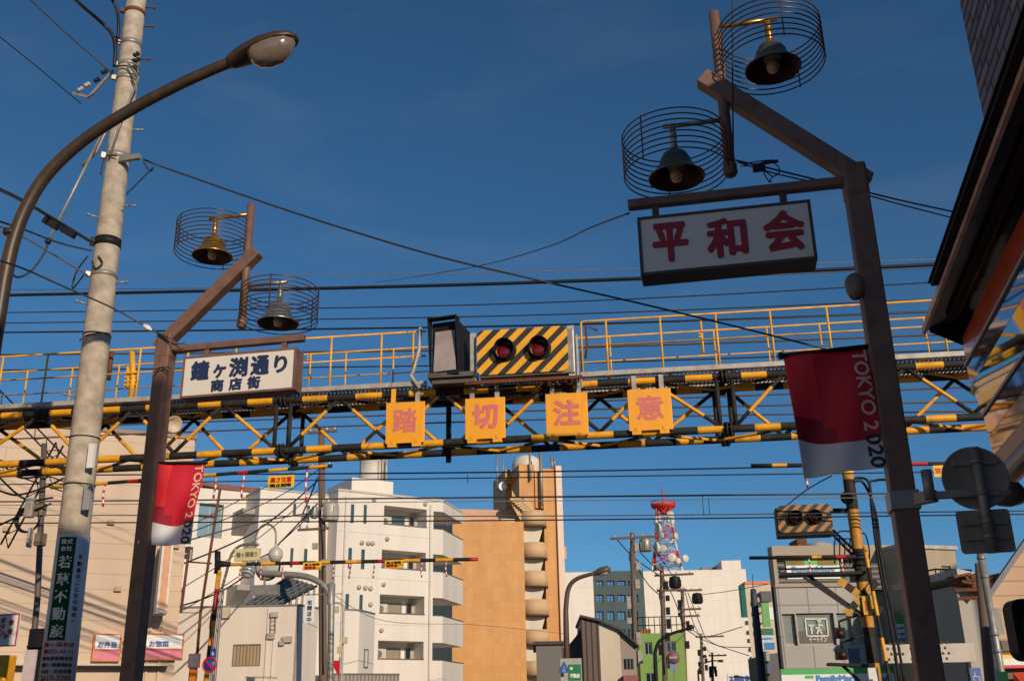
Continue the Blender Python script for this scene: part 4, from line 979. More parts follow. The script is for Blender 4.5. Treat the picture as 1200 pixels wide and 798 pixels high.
T = thing('metal_fence', 'grey ribbed metal fence below the apartments at the bottom edge', 'fence', at(430, 798, 46))
PFn = Pl(at(401, 790, 46), 50); z = PFn.hit(425, 790.5)[1]; ue = PFn.hit(468, 793)[0]
ribm = mat_tile('ribbed_grey', PFn.d, S(150, 142, 132), S(146, 138, 128), S(100, 94, 88), .18, 20, .03, .6, bump=.6)
MB().pbox(PFn, -.5, ue, 0, z, -.1, 0).build('panel', ribm, T); MB().pbox(PFn, -.5, ue, z, z+.07, -.12, .03).build('top_rail', mat('fence_rail', S(84, 84, 90), .5), T)

# ---- small white house with one window and a ribbed roof canopy
PD = Pl(at(351, 709.5, 42), 80); zd = PD.hit(351, 709.5)[1]; PDs = Pl(PD.p, 10)
whiteD = wallmat('white_house_wall', S(212, 202, 190), dirt=.2)
T = thing('white_house', 'flat roofed white house with a two pane window and pole shadows on its wall', 'building', PD.pt(-2, 0, -2))
uD0 = PD.hit(200, 720)[0]; uDs = PDs.hit(372, 740)[0]
wD = PD.rect(272, 754.5, 305, 780.5)
MB().wall(PD, uD0, 0, 0, zd, [wD], .12).build('wall', whiteD, T)
b = MB(); b.prism([PD.pt(uD0, 0, -.12), PD.pt(0, 0, -.12), PDs.pt(uDs, 0), PDs.pt(uDs, 0)+PD.d*uD0], UP*(zd-.01)); b.prism([PD.pt(-.12, 0), PD.pt(0, 0), PDs.pt(uDs, 0), PDs.pt(uDs, 0)-PD.d*.12], UP*(zd-.004)); b.build('rear_wall', whiteD, T)
b = MB(); b.pbox(PD, uD0, .05, zd, zd+.07, -.3, .05); b.pbox(PDs, 0.05, uDs, zd, zd+.07, -.3, .05); b.build('roof_edge', mat('roof_edge_blue', S(120, 122, 128), .5), T)
curt = mat_tile('window_blind', PD.d, S(170, 150, 118), S(164, 144, 112), S(128, 112, 88), .14, 20, .03, .4)
window(T, PD, wD, -.10, curt, FRAMEG, 2, 1, .05)
b = MB(); b.pbox(PD, PD.hit(310, 785)[0], PD.hit(311.5, 785)[0], 0, zd-.1, .0, .06); b.pbox(PD, PD.hit(318.5, 775)[0], PD.hit(319.5, 775)[0], 0, zd-1.0, .0, .05); b.build('downpipe', whiteD, T)
for x, y, w_, h_ in ((322, 720, .16, .1), (318, 745, .16, .12), (337, 749, .2, .12), (331, 753, .1, .1), (266, 718, .16, .22)):
    p = PD.px(x, y); b = MB(); b.obox(p+PD.n*.08, PD.d, PD.n, UP, w_, .08, h_); b.build('wall_fitting', PALEM if y > 719 else mat('wall_lamp', S(190, 176, 156), .5), T)
b = MB(); p, q = PD.px(320.5, 722, .1), PD.px(319.5, 742, .1)
for s_ in (-.1, .1): b.cyl(p+PD.d*s_, q+PD.d*s_, .02, 5)
for k in range(5): b.cyl(p+(q-p)*(k/4)-PD.d*.1, p+(q-p)*(k/4)+PD.d*.1, .015, 4)
b.build('conduit_loop', GREYM, T)
T = thing('ribbed_canopy', 'dark ribbed roof canopy on posts rising behind the white house', 'canopy', PD.px(330, 706, -3))
c4 = [PD.px(286, 709, -.6), PD.px(330, 708, -1.2), PD.px(371, 686.5, -3.4), PD.px(338, 676, -3.6)]
ribd = mat_tile('ribbed_dark', (c4[1]-c4[0]).normalized(), S(90, 92, 92), S(84, 86, 88), S(48, 50, 52), .35, 30, .06, .5, bump=.6)
b = MB(); b.prism(c4, V((0, 0, -.06))); b.build('roof_panel', ribd, T)
b = MB()
for k in range(7):
    f = k/6; b.bar(c4[0].lerp(c4[1], f)+UP*.03, c4[3].lerp(c4[2], f)+UP*.03, .06, .06)
b.build('roof_rib', mat('rib_grey', S(112, 114, 112), .5), T)
for k in range(5):
    f = .25+k*.17; q = c4[1].lerp(c4[2], f); b = MB(); b.bar(V((q.x, q.y, zd-.2)), q, .09, .09); b.build('post', PALEM, T)
b = MB(); b.bar(c4[1], c4[2], .07, .10); b.build('edge_beam', BLACK, T)

# ---- orange tiled building with its round stair balconies
PO = Pl(at(613.5, 611, 95), 66); zo = PO.hit(600, 610.8)[1]
orange = mat_tile('orange_tile', PO.d, S(204, 146, 78), S(196, 137, 70), S(186, 132, 76), .62, .62, .012, .6, var=.12, bump=.2)
T = thing('orange_building', 'orange tiled building with a taller stair tower and stacked round balconies in the middle', 'building', PO.pt(-3, 0, -6))
uO0 = PO.hit(530, 700)[0]; uR = PO.hit(661, 700, -.8)[0]
zT = PO.hit(640, 549, -.8)[1]
MB().pbox(PO, uO0, .0, 0, zo, -12, 0).build('wall', orange, T)
MB().pbox(PO, uO0, 1.5, zo, PO.hit(570, 597, -3)[1], -12, -3).build('roof_parapet', mat('pink_parapet', S(196, 156, 128), .7), T)
b = MB(); b.pbox(PO, PO.hit(588, 608)[0], PO.hit(604, 608)[0], zo, zo+.3, -2, -.3); b.pbox(PO, PO.hit(541, 608)[0], PO.hit(552, 608)[0], zo, zo+.2, -2, -.3); b.build('roof_skylight', PALEM, T)
uS = PO.hit(640, 700, -.8)[0]
b = MB(); b.pbox(PO, uS, uR, 0, zT, -12, -.8); b.build('tower_wall', orange, T)
u6, u7 = PO.hit(608.5, 570, -1.2)[0], PO.hit(626.5, 570, -1.2)[0]
b = MB(); b.pbox(PO, u6, u7, zo, PO.hit(617, 544, -1.2)[1], -12, -1.2); b.pbox(PO, u7-.01, uS+.02, PO.hit(630, 595, -1.0)[1], zT-.3, -12, -1.0); b.build('tower_shaft', orange, T)
u8 = PO.hit(592, 560, -5)[0]
MB().pbox(PO, u8, u6, zo, PO.hit(600, 550, -5)[1], -11, -5).build('lift_house', orange, T)
b = MB(); b.prism([PO.pt(u8-.3, PO.hit(600, 559, -3)[1], -5), PO.pt(u6+.02, PO.hit(600, 559, -3)[1], -5), PO.pt(u6+.02, PO.hit(600, 559, -3)[1], -1.1), PO.pt(u8+1.6, PO.hit(600, 561, -3)[1], -3.2)], UP*-.3); b.build('stair_roof', orange, T)
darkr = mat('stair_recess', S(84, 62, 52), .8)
MB().pbox(PO, 0.0, uS, 0, zo+.8, -6, -2.6).build('stair_recess_wall', darkr, T)  # dark colour stands in for deep shade inside the stair openings
stairm = wallmat('stair_render', S(204, 168, 126)); pale_st = wallmat('stair_underside', S(206, 196, 178))
bands = [(596.5, 614), (634, 652), (667.5, 685.5), (701, 719.5), (736.5, 754), (773.5, 791), (811, 829), (848, 866)]
rB = (PO.hit(644, 640, .2)[0]-PO.hit(613, 640, .2)[0])/2; cB = PO.pt(PO.hit(628.5, 640, .2)[0], 0, -.9)
for y0, y1 in bands:
    za, zb = PO.hit(628, y1, rB*.5)[1], PO.hit(628, y0, rB*.5)[1]
    if za < .2: continue
    b = MB(); b.lathe(cB+UP*za, UP, [(0, 0), (rB, 0), (rB, zb-za), (rB-.15, zb-za), (rB-.15, .3), (0, .3)], 32); b.build('round_balcony', stairm, T)
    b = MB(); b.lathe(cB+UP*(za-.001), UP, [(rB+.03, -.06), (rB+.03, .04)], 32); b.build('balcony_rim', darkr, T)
    # the flight winding up to the next level
    z2 = za-2.2
    b = MB(); b.prism([PO.pt(uS-2.2, za-.05, -1.6), PO.pt(uS-.15, za-.05, -1.6), PO.pt(uS-.7, z2+.3, -1.6), PO.pt(uS-2.1, z2+.3, -1.6)], PO.n*.9); b.build('stair_flight', pale_st, T)
b = MB()
for (x0, y0), (x1, y1) in (((600, 574), (613.5, 598)), ((614.5, 577), (625, 596))):
    p, q = PO.px(x0, y0, -.5), PO.px(x1, y1, -.5); b.prism([p, q, q-UP*1.5, p-UP*1.5], PO.n*-.2)
b.build('roof_stair_parapet', stairm, T)
b = MB(); p0, p1 = PO.px(603, 580, -.7), PO.px(622, 597, -.7)
for k in range(8):
    q = p0.lerp(p1, k/7); b.obox(q-UP*.5, PO.d, PO.n, UP, .55, .6, .14)
b.build('roof_stair', stairm, T)
b = MB(); b.pbox(PO, PO.hit(655.3, 700, -.7)[0], uR+.08, 0, zT+.25, -.8, -.45); b.build('corner_strip', mat('corner_strip', S(214, 184, 164), .5), T)
b = MB(); b.pbox(PO, uR+.08, uR+.5, 0, zT-2.2, -8, -2.2); b.build('rear_return', orange, T)
for y in (655, 706, 757):
    b = MB(); z = PO.hit(664, y, -3)[1]; b.pbox(PO, uR+.4, uR+1.0, z, z+1.2, -5, -3); b.build('rear_balcony', stairm, T)
p = PO.px(617, 545, -4); b = MB(); b.lathe(V((p.x, p.y, zT+.2)), UP, [(1.3, -.4), (1.45, .3), (1.5, .9), (1.2, 1.5), (.6, 1.8), (0, 1.85)], 20); b.build('water_tank', mat('tank_cream2', S(214, 204, 186), .5), T)
for x, y0, y1, r, d in ((582.5, 532, 572, .09, -6), (590, 530, 570, .06, -6), (621.5, 530, 563, .11, -.9), (635, 528, 592, .17, -.6), (647, 536, 552, .14, -4), (650, 536, 549, .1, -4)):
    p, q = PO.px(x, y0, d), PO.px(x, y1, d); b = MB(); b.cyl(V((q.x, q.y, q.z)), V((q.x, q.y, p.z)), r, 8); b.build('aerial_mast', GREYM, T)
b = MB(); b.lathe(PO.px(588.5, 570.5, -4.9), PO.n, [(0, .1), (.3, .2), (.45, .35), (.4, .36), (.0, .15)], 16); b.build('dish', WHITEP, T)

# ---- far blocks down the street
PW = Pl(at(664, 672, 170), 80)
farw = mat_tile('far_white_cladding', PW.d, S(232, 222, 208), S(230, 219, 205), S(214, 204, 190), 2.4, 2.4, .03, .7, var=.05, bump=.1)
T = thing('tall_white_building', 'long windowless white building far down the street behind the red and white tower', 'building', PW.pt(14, 0, -10))
uw = lambda x, y: PW.hit(x, y)[0]; zw = lambda x, y: PW.hit(x, y)[1]
uE = uw(882, 740)
MB().pbox(PW, uw(754, 690), uE-.2, 0, zw(800, 668), -30, 0).build('wall', farw, T)
MB().pbox(PW, uw(845.5, 660), uw(868, 660), zw(800, 668), zw(855, 656.5), -30, -.02).build('roof_block', farw, T)
b = MB(); b.pbox(PW, uw(828, 665), uw(845, 665), zw(800, 668), zw(836, 659), -30, -5); b.build('grey_roof_house', mat('grey_roof_house', S(120, 122, 128), .6), T)
gstrip = mat('green_glass', S(30, 100, 84), .2)
b = MB(); b.pbox(PW, uE-1.4, uE-.1, zw(875, 722), zw(875, 685), -2, .4); b.build('green_glazing', gstrip, T)
for y in (727, 738.5, 748, 758.5, 769, 782.5):
    b = MB(); b.pbox(PW, uE-1.0+((y-700)*.004), uE+.4, zw(878, y+4), zw(878, y), -2, .4); b.build('green_window', gstrip, T)
b = MB(); 
for k, ch in enumerate('不動産賃貸'):
    pass
T = thing('white_wall_building', 'plain cream wall rising between the orange tower and the dark glazed block', 'building', PW.pt(3, 0, -10))
MB().pbox(PW, uw(650, 690)-3, uw(695, 690), 0, zw(680, 671), -25, 1.0).build('wall', farw, T)
T = thing('dark_glazed_building', 'dark green grey office block with rows of sky reflecting windows far down the street', 'building', PW.pt(10, 0, -10))
dg = mat_tile('dark_green_panel', PW.d, S(56, 78, 78), S(52, 72, 72), S(44, 62, 62), 2.9, 40, .04, .5)
Hs = []
for y0, y1 in ((680, 686), (696.5, 705), (716, 726.5), (737, 747)):
    for x0, x1 in ((698, 707), (711, 720), (723.5, 733), (736, 738), (744, 748)): Hs.append(PW.rect(x0, y0, x1, y1, .8))
P9 = PW.shift(.8); Hs2 = [h for h in Hs]
MB().wall(P9, uw(695, 690)+.02, uw(754.2, 690), 0, zw(720, 669.5), Hs2, .5).pbox(P9, uw(695, 690)+.02, uw(754.2, 690), 0, zw(720, 669.5)-.05, -20, -.5).build('wall', dg, T)
refl = mat('sky_reflecting_glass', S(120, 150, 180), .05, .6, var=.05)
for h in Hs2: window(T, P9, h, -.4, refl, mat('dark_mullion', S(34, 50, 52), .5) if 'dark_mullion' not in bpy.data.materials else bpy.data.materials['dark_mullion'], 2 if h[1]-h[0] > 1 else 1, 1, .12)

# ---- telecom tower in red and white
tx = at(783, 676, 178); s_ = (tx-CC).dot(CF)/1200
TW = thing('telecom_tower', 'red and white lattice telecom tower with dishes and a round red platform', 'tower', V((tx.x, tx.y, 0)))
P8 = Pl(tx, 79); z8 = lambda y: P8.hit(783, y)[1]
trd = mat('tower_red', S(206, 50, 34), .5); twh = mat('tower_white', S(214, 206, 196), .5)
b = MB(); b.pbox(P8, P8.hit(768, 670)[0], P8.hit(776, 670)[0], z8(678), z8(664), -2, 2); b.build('equipment_cabin', mat('cabin_grey', S(110, 104, 100), .6), TW)
lv = [(684, 20.5), (676, 18.5), (662, 16), (648, 13.5), (634, 11), (620, 10), (606, 9), (594, 8)]
b = MB()
for i in range(len(lv)-1):
    (ya, ra), (yb, rb) = lv[i], lv[i+1]; mm = i % 2; 
    for k in range(4):
        a = math.pi/4+k*math.pi/2
        f = lambda r, y, a: V((tx.x+r*s_*math.cos(a)*1.4, tx.y+r*s_*math.sin(a)*1.4, z8(y)))
        b.cyl(f(ra, ya, a), f(rb, yb, a), .17, 6, mm); a2 = a+math.pi/2
        b.cyl(f(ra, ya, a), f(rb, yb, a2), .09, 5, mm); b.cyl(f(ra, ya, a2), f(rb, yb, a), .09, 5, mm); b.cyl(f(rb, yb, a), f(rb, yb, a2), .09, 5, mm)
b.build('lattice', [trd, twh], TW)
b = MB(); c0 = V((tx.x, tx.y, 0)); b.lathe(c0, UP, [(.5, z8(602)), (6*s_, z8(597)), (13*s_, z8(595)), (15*s_, z8(593)), (15*s_, z8(591)), (0, z8(591.5))], 24)
for k in range(16):
    a = k*math.pi/8; q = c0+V((14.6*s_*math.cos(a), 14.6*s_*math.sin(a), 0)); b.cyl(q+UP*z8(592), q+UP*z8(588), .06, 4)
b.tube([c0+V((14.6*s_*math.cos(k*math.pi/12), 14.6*s_*math.sin(k*math.pi/12), z8(588))) for k in range(24)], .07, 4, closed=True); b.build('platform', trd, TW)
b = MB(); b.cyl(c0+UP*z8(592), c0+UP*z8(573), .14, 6); b.cyl(c0+UP*z8(592)+V((1.2, 0, 0)), c0+UP*z8(579)+V((1.2, 0, 0)), .05, 5); b.build('aerial_mast', trd, TW)
for k in range(6):
    a = k*math.pi/3; q = c0+V((10.5*s_*math.cos(a), 10.5*s_*math.sin(a), 0)); b = MB(); b.cyl(q+UP*z8(615), q+UP*z8(606), .22, 6); b.build('panel_aerial', twh, TW)
dishm = mat('dish_cream', S(206, 196, 180), .5)
for x, y, r, ax in ((785.5, 603, 4.2, (0, -1, 0)), (772, 619, 6, (-1, -.5, 0)), (774.5, 627, 4, (-.6, -.8, 0)), (792, 628, 4, (.9, -.5, 0)), (770, 641.5, 6.5, (-1, -.4, 0)), (777, 642.5, 4.5, (-.3, -1, 0)), (787.5, 653, 5, (.1, -1, 0)), (803, 654, 4.2, (.6, -.8, 0)), (795, 657, 3.2, (.3, -1, 0))):
    p = at(x, y, 174); b = MB(); R = r*s_; b.lathe(p, ax, [(0, -.5*R), (.6*R, -.4*R), (R, -.1*R), (R, .25*R), (.9*R, .3*R), (0, .36*R)], 18); b.cyl(p, V((c0.x*.7+p.x*.3, c0.y, p.z)), .12, 5); b.build('dish', dishm, TW)

# ---- green house, rusty house, grey shed
PG = Pl(at(748, 741, 80), 80); zg = PG.hit(775, 741.5)[1]
greenw = wallmat('green_render', S(122, 156, 76), dirt=.3)
T = thing('green_house', 'bright green two storey house with dark windows behind the street poles', 'building', PG.pt(2.5, 0, -3))
uG1 = PG.hit(802, 760)[0]; hG = [PG.rect(755.5, 752, 764.5, 767), PG.rect(781, 751, 792, 764), PG.rect(770, 752, 776, 768), PG.rect(757, 788, 769, 806)]
MB().wall(PG, 0, uG1, 0, zg, hG, .2).pbox(PG, 0, uG1, 0, zg-.02, -8, -.2).build('wall', greenw, T)
for i, h in enumerate(hG): window(T, PG, h, -.15, DGLASS if i != 2 else mat('pale_shutter', S(190, 176, 150), .6), FRAMEG, 2, 1, .06)
b = MB()
for k in range(9): u = uG1*k/8; b.cyl(PG.pt(u, zg, -.2), PG.pt(u, zg+1.2, -.2), .03, 4)
for z in (.6, 1.2): b.cyl(PG.pt(0, zg+z, -.2), PG.pt(uG1, zg+z, -.2), .035, 4)
b.build('roof_railing', BLACK, T)
b = MB(); b.pbox(PG, uG1*.05, uG1*.3, zg, zg+.35, -1.5, -.5); b.build('roof_planter', mat('terracotta', S(150, 90, 60), .7), T)
PH = Pl(at(703, 726, 58), 80); PHs = Pl(PH.p, 22)
rustw = mat_tile('rusty_corrugated', PH.d, S(112, 92, 80), S(86, 84, 86), S(60, 46, 40), .30, 60, .05, .7, var=.35, bump=.8)
T = thing('rusty_gabled_house', 'old house with rusty corrugated flank, blank white front and a dark sloping roof', 'building', PH.pt(1, 0, -4))
uh = lambda x: PH.hit(x, 760)[0]
poly = [(683, 900), (683, 722), (703, 727), (703, 900)]
zz_ = lambda y: PH.hit(700, y)[1]
MB().prism([PH.pt(uh(683), 0, .05), PH.pt(uh(703), 0, .05), PH.pt(uh(703), zz_(727), .05), PH.pt(uh(683), zz_(721.5), .05)], PH.n*-7).build('corrugated_wall', rustw, T)
MB().prism([PH.pt(uh(703)+.003, 0), PH.pt(uh(727), 0), PH.pt(uh(727), zz_(738)), PH.pt(uh(703)+.003, zz_(727))], PH.n*-7).build('front_wall', wallmat('house_cream', S(204, 190, 170)), T)
MB().prism([PH.pt(uh(727)+.003, 0, -.05), PH.pt(uh(745), 0, -.05), PH.pt(uh(745), zz_(755), -.05), PH.pt(uh(727)+.003, zz_(738), -.05)], PH.n*-7).build('side_wall', wallmat('house_grey', S(150, 140, 128)), T)
for i in range(3):
    b = MB(); x = 731+i*4; b.pbox(PH, uh(x), uh(x+2.4), zz_(784), zz_(772), -.05, .02); b.build('window', DGLASS, T)
b = MB(); b.pbox(PH, uh(728), uh(745), 0, zz_(792), -.04, .5); b.build('awning', mat('dull_red_awning', S(150, 84, 80), .7), T)
rf = mat('dark_roof', S(70, 58, 52), .7, var=.3)
b = MB(); pts = [(681, 720), (703, 725.5), (727, 736.5), (748, 756)]
for (xa, ya), (xb, yb) in zip(pts, pts[1:]): b.prism([PH.pt(uh(xa), zz_(ya), .3), PH.pt(uh(xb), zz_(yb), .3), PH.pt(uh(xb), zz_(yb)-.12, .3), PH.pt(uh(xa), zz_(ya)-.12, .3)], PH.n*-7.5)
b.build('roof', rf, T)
b = MB(); pts = [(640, 765), (655, 758), (668, 752), (676, 743), (683, 733)]
for (xa, ya), (xb, yb) in zip(pts, pts[1:]): b.prism([PH.pt(uh(xa), 0, -1.5), PH.pt(uh(xb), 0, -1.5), PH.pt(uh(xb), zz_(yb), -1.5), PH.pt(uh(xa), zz_(ya), -1.5)], PH.n*-4)
b.build('lean_to', mat('lean_to_brown', S(96, 80, 70), .8), T)
PK = Pl(at(633, 753, 50), 80)
T = thing('grey_shed', 'low grey shed with a dark roof edge in front of the round balconies', 'building', PK.pt(1, 0, -2)); uk = PK.hit(659, 780)[0]; zk = PK.hit(645, 755)[1]
MB().pbox(PK, -.2, uk, 0, zk, -6, 0).build('wall', wallmat('shed_grey', S(112, 108, 104)), T); MB().pbox(PK, -.35, uk+.1, zk, zk+.15, -6, .15).build('roof_edge', rf, T)

# ================================================================== right of the crossing: the convenience store and its neighbours
fm = lambda x, y: (880+x/3.353, 560+y/3.353)
PFM = Pl(at(904, 640, 36), 76)
def fr(x0, y0, x1, y1, off=0.): return PFM.rect(*fm(x0, y0), *fm(x1, y1), off)
T = thing('convenience_store', 'two storey grey tiled convenience store with green striped signs on its roof and front', 'building', PFM.pt(3, 0, -5))
uF1 = PFM.hit(1062, 720)[0]; zF = fr(75, 266, 200, 270)[3]
gtile = mat_tile('grey_wall_tile', PFM.d, S(150, 146, 140), S(146, 142, 138), S(104, 100, 96), .98, 1.0, .022, .45, var=.12, bump=.3)
creamF = wallmat('store_cream', S(168, 152, 132), dirt=.3)
w1 = fr(127, 533, 178, 658); w2 = fr(182, 530, 331, 657); w3 = fr(342, 530, 398, 657); w4 = fr(404, 530, 446, 657)
zl = fr(100, 424, 200, 430)[3]
inset = fr(104, 302, 470, 412)
MB().wall(PFM, 0, uF1, 0, zl, [w1, w2, w3, w4], .25).build('tiled_wall', gtile, T)
MB().wall(PFM, 0.0, uF1, zl+.001, zF, [inset], .5).build('parapet', creamF, T)
fd = V((math.sin(math.radians(3)), math.cos(math.radians(3)), 0))
MB().prism([PFM.pt(0, 0, -.55), PFM.pt(uF1, 0, -.55), PFM.pt(uF1, 0, -.55)+fd*14, PFM.pt(0.0, 0, -.55)+fd*14], UP*(zF-.4)).build('rear_wall', mat('store_flank', S(120, 112, 104), .7), T)
MB().pbox(PFM, -.04, uF1, zl-.04, zl+.05, -.1, .07).build('cornice', creamF, T)
for i, h in enumerate((w1, w2, w3, w4)): window(T, PFM, h, -.2, mat('store_glass', S(128, 134, 124), .1, var=.1) if i == 0 else bpy.data.materials['store_glass'], mat('store_frame', S(160, 146, 130), .5) if i == 0 else bpy.data.materials['store_frame'], 1, 1, .07)
b = MB(); h = w2; b.pbox(PFM, h[0]+.07, h[1]-.07, h[2]+.07, h[2]+(h[3]-h[2])*.46, -.17, -.155); b.build('dark_blind', mat('dark_blind', S(64, 62, 54), .5), T)
wl = mat('white_window_lettering', S(206, 206, 198), .6)
b = MB(); a0, a1, c0, c1 = fr(216, 553, 300, 620, -.15)
for (p0, p1) in (((a0, c0), (a1, c0)), ((a1, c0), (a1, c1)), ((a1, c1), (a0, c1)), ((a0, c1), (a0, c0))): b.bar(PFM.pt(*p0, -.14), PFM.pt(*p1, -.14), .05, .02, PFM.n)
w_, h_ = a1-a0, c1-c0
P = lambda x, y: PFM.pt(a0+w_*x, c0+h_*y, -.14)
for p, q in (((.12, .62), (.38, .62)), ((.24, .62), (.24, .12)), ((.62, .78), (.60, .45)), ((.60, .45), (.44, .48)), ((.60, .45), (.72, .12)), ((.60, .45), (.48, .12)), ((.62, .66), (.80, .60))): b.bar(P(*p), P(*q), .06, .02, PFM.n)
b.lathe(P(.63, .88), PFM.n, [(0, .01), (.08, .01), (.08, -.01), (0, -.01)], 12)
put_text(b, 'イートイン', PFM.pt((a0+a1)/2, fr(230, 625, 300, 640)[2]+.07, -.15), PFM.d, UP, w_*.82, .17, 0, .006); b.build('window_lettering', wl, T)
# louvred plant behind the roof sign
louv = mat_tile('louvre', PFM.d, S(120, 116, 110), S(116, 112, 106), S(40, 38, 36), 30, .17, .05, .6, bump=1.)
b = MB(); b.pbox(PFM, inset[0]+.03, fr(380, 300, 390, 310)[0], inset[2]+.02, inset[3]-.05, -.48, -.42); b.build('louvre_panel', louv, T)
b = MB(); 
a0, a1, c0, c1 = fr(470, 335, 596, 440, .2); b.pbox(PFM, a0, a1, c0, c1, .0, .35); b.build('louvre_panel', louv, T)
b = MB(); p0, p1 = fr(182, 238, 220, 262, -3), fr(240, 238, 345, 262, -3)
b.pbox(PFM, p0[0], p0[1], zF-.5, p0[3], -4, -3); b.build('roof_unit', RUST, T)
b = MB(); b.lathe(PFM.pt((p1[0]+p1[1])/2, zF-.4, -3.8), UP, [((p1[1]-p1[0])/2, 0), ((p1[1]-p1[0])/2, p1[3]-zF+.3), (0, p1[3]-zF+.45)], 20); b.build('roof_tank', PALEM, T)
grn = mat('store_green', S(20, 160, 62), .4, var=.05); sblue = mat('store_blue', S(14, 112, 176), .4, var=.05); olv = mat('yellowed_sheet', S(120, 104, 20), .6, var=.25); swh = mat('store_white', S(216, 220, 218), .4, var=.04)
a0, a1, c0, c1 = fr(137, 300, 346, 396, -.4)
t = thing('roof_sign', 'green and white store sign with two yellowed patches inside the roof parapet', 'sign', PFM.pt((a0+a1)/2, c0, -.5), None)
MB().pbox(PFM, a0, a1, c0, c1, -.41, -.36).build('board', swh, t)
b = MB(); zs = fr(137, 312, 300, 342, -.4)
b.pbox(PFM, a0, a1, zs[2], zs[3], -.36, -.352); b.build('green_stripe', grn, t)
for xa, xb in ((137, 206), (258, 336)):
    q = fr(xa, 309, xb, 342, -.4); b = MB(); b.pbox(PFM, q[0], q[1], q[2]-.01, q[3]+.02, -.352, -.345); b.build('yellowed_patch', olv, t)
b = MB(); put_text(b, 'FamilyMart', PFM.pt((a0+a1)/2, zs[2]-(zs[2]-c0)*.5, -.358), PFM.d, UP, (a1-a0)*.80, (zs[2]-c0)*.75, 0, .02); b.build('lettering', sblue, t)
a0, a1, c0, c1 = fr(120, 746, 620, 840, .1)
t = thing('shop_fascia_sign', 'long white fascia sign with green top stripe and blue lettering over the store entrance', 'sign', PFM.pt((a0+a1)/2, c0, .1))
MB().pbox(PFM, a0, a1, c0, c1, .002, .14).build('board', swh, t)
zs = fr(120, 746, 620, 768, .1); b = MB(); b.pbox(PFM, a0, a1, zs[2], zs[3], .14, .147); b.build('green_stripe', grn, t)
q = fr(256, 775, 412, 805, .1); b = MB(); put_text(b, 'FamilyMart', PFM.pt((q[0]+q[1])/2, (q[2]+q[3])/2, .142), PFM.d, UP, q[1]-q[0], q[3]-q[2], 0, .022)
q = fr(508, 775, 552, 805, .1); put_text(b, 'art', PFM.pt((q[0]+q[1])/2, (q[2]+q[3])/2, .142), PFM.d, UP, q[1]-q[0], (q[3]-q[2])*.8, 0, .02); b.build('lettering', sblue, t)
q = fr(212, 775, 246, 810, .1); b = MB(); b.pbox(PFM, q[0], q[1], q[2]+(q[3]-q[2])*.66, q[3], .14, .146); b.build('logo_green', grn, t); b = MB(); b.pbox(PFM, q[0], q[1], q[2], q[2]+(q[3]-q[2])*.3, .14, .146); b.build('logo_blue', sblue, t)
b = MB(); q = fr(388, 668, 428, 724, .05); b.pbox(PFM, q[0], q[1], q[2], q[3], .002, .06); tag(b.build('blue_notice', mat('dull_blue_notice', S(60, 86, 120), .5), org=PFM.pt(q[0], q[2])), 'small dull blue notice panel on the grey tiles above the store fascia', 'notice')
a0, a1, c0, c1 = fr(562, 540, 622, 636, .9)
t = thing('projecting_store_sign', 'small green white and blue projecting store sign left of the shaded lamp post', 'sign', PFM.pt(a0, c0, .9))
hh = c1-c0
MB().pbox(PFM, a0, a1, c0, c1, .8, .9).build('board', swh, t)
b = MB(); b.pbox(PFM, a0, a1, c1-hh*.34, c1, .9, .907); b.build('green_stripe', grn, t)
b = MB(); b.pbox(PFM, a0, a1, c0, c0+hh*.30, .9, .907); b.build('blue_panel', sblue, t)
b = MB(); put_text(b, 'FamilyMart', PFM.pt((a0+a1)/2, c0+hh*.48, .902), PFM.d, UP, (a1-a0)*.86, hh*.12, 0, .008); b.build('lettering', sblue, t)
b = MB(); put_text(b, '酒 ATM', PFM.pt((a0+a1)/2, c0+hh*.15, .909), PFM.d, UP, (a1-a0)*.7, hh*.16, 0, .008); b.build('white_lettering', swh, t)
b = MB(); b.pbox(PFM, a0-.04, a0, c0, c1+.2, .0, .9); b.build('bracket', GREYM, t)

# cream house half in shade, its neighbour with the ragged eaves, the tan gable
PY = Pl(at(1119, 648, 37), 62)
def yr(x0, y0, x1, y1): return PY.rect(*fm(x0, y0), *fm(x1, y1))
T = thing('cream_house', 'cream house with a small balcony window, its lower half shaded, beside the post', 'building', PY.pt(-2, 0, -3))
zy = PY.hit(1100, 643.5)[1]; uy0 = PY.hit(1058, 700)[0]
hy = [yr(755, 345, 792, 440), yr(722, 500, 768, 640), yr(790, 598, 822, 640)]
creamY = wallmat('cream_house_wall', S(176, 158, 134), dirt=.35)
MB().wall(PY, uy0, 0, 0, zy, hy, .2).pbox(PY, uy0, 0, 0, zy-.02, -3, -.2).build('wall', creamY, T)
for i, h in enumerate(hy): window(T, PY, h, -.16, GLASS if i == 0 else DGLASS, PALEM, 2 if i == 1 else 1, 1, .06)
b = MB(); h = hy[1]
for a, c in ((h[0]-.35, h[0]-.1), (h[1]+.1, h[1]+.35)): b.pbox(PY, a, c, h[2]-1, h[3]+.25, .002, .12)
b.pbox(PY, h[0]-.35, h[1]+.35, h[3]+.25, h[3]+.45, .002, .14); b.build('door_surround', mat('surround_pale', S(150, 150, 154), .6), T)
b = MB(); q = yr(690, 368, 830, 430)
for k in range(8): u = q[0]+(q[1]-q[0])*k/7; b.cyl(PY.pt(u, q[2], .5), PY.pt(u, q[3], .5), .02, 4)
for z in (q[2], q[3]): b.cyl(PY.pt(q[0], z, .5), PY.pt(q[1], z, .5), .03, 5)
b.cyl(PY.pt(q[0], q[3], .5), PY.pt(q[0], q[3], 0), .03, 4); b.cyl(PY.pt(q[1], q[2], .5), PY.pt(q[1], q[2], 0), .03, 4); b.build('balcony_railing', BLACK, T)
MB().pbox(PY, uy0, .08, zy, zy+.12, -3, .08).build('roof_edge', PALEM, T)
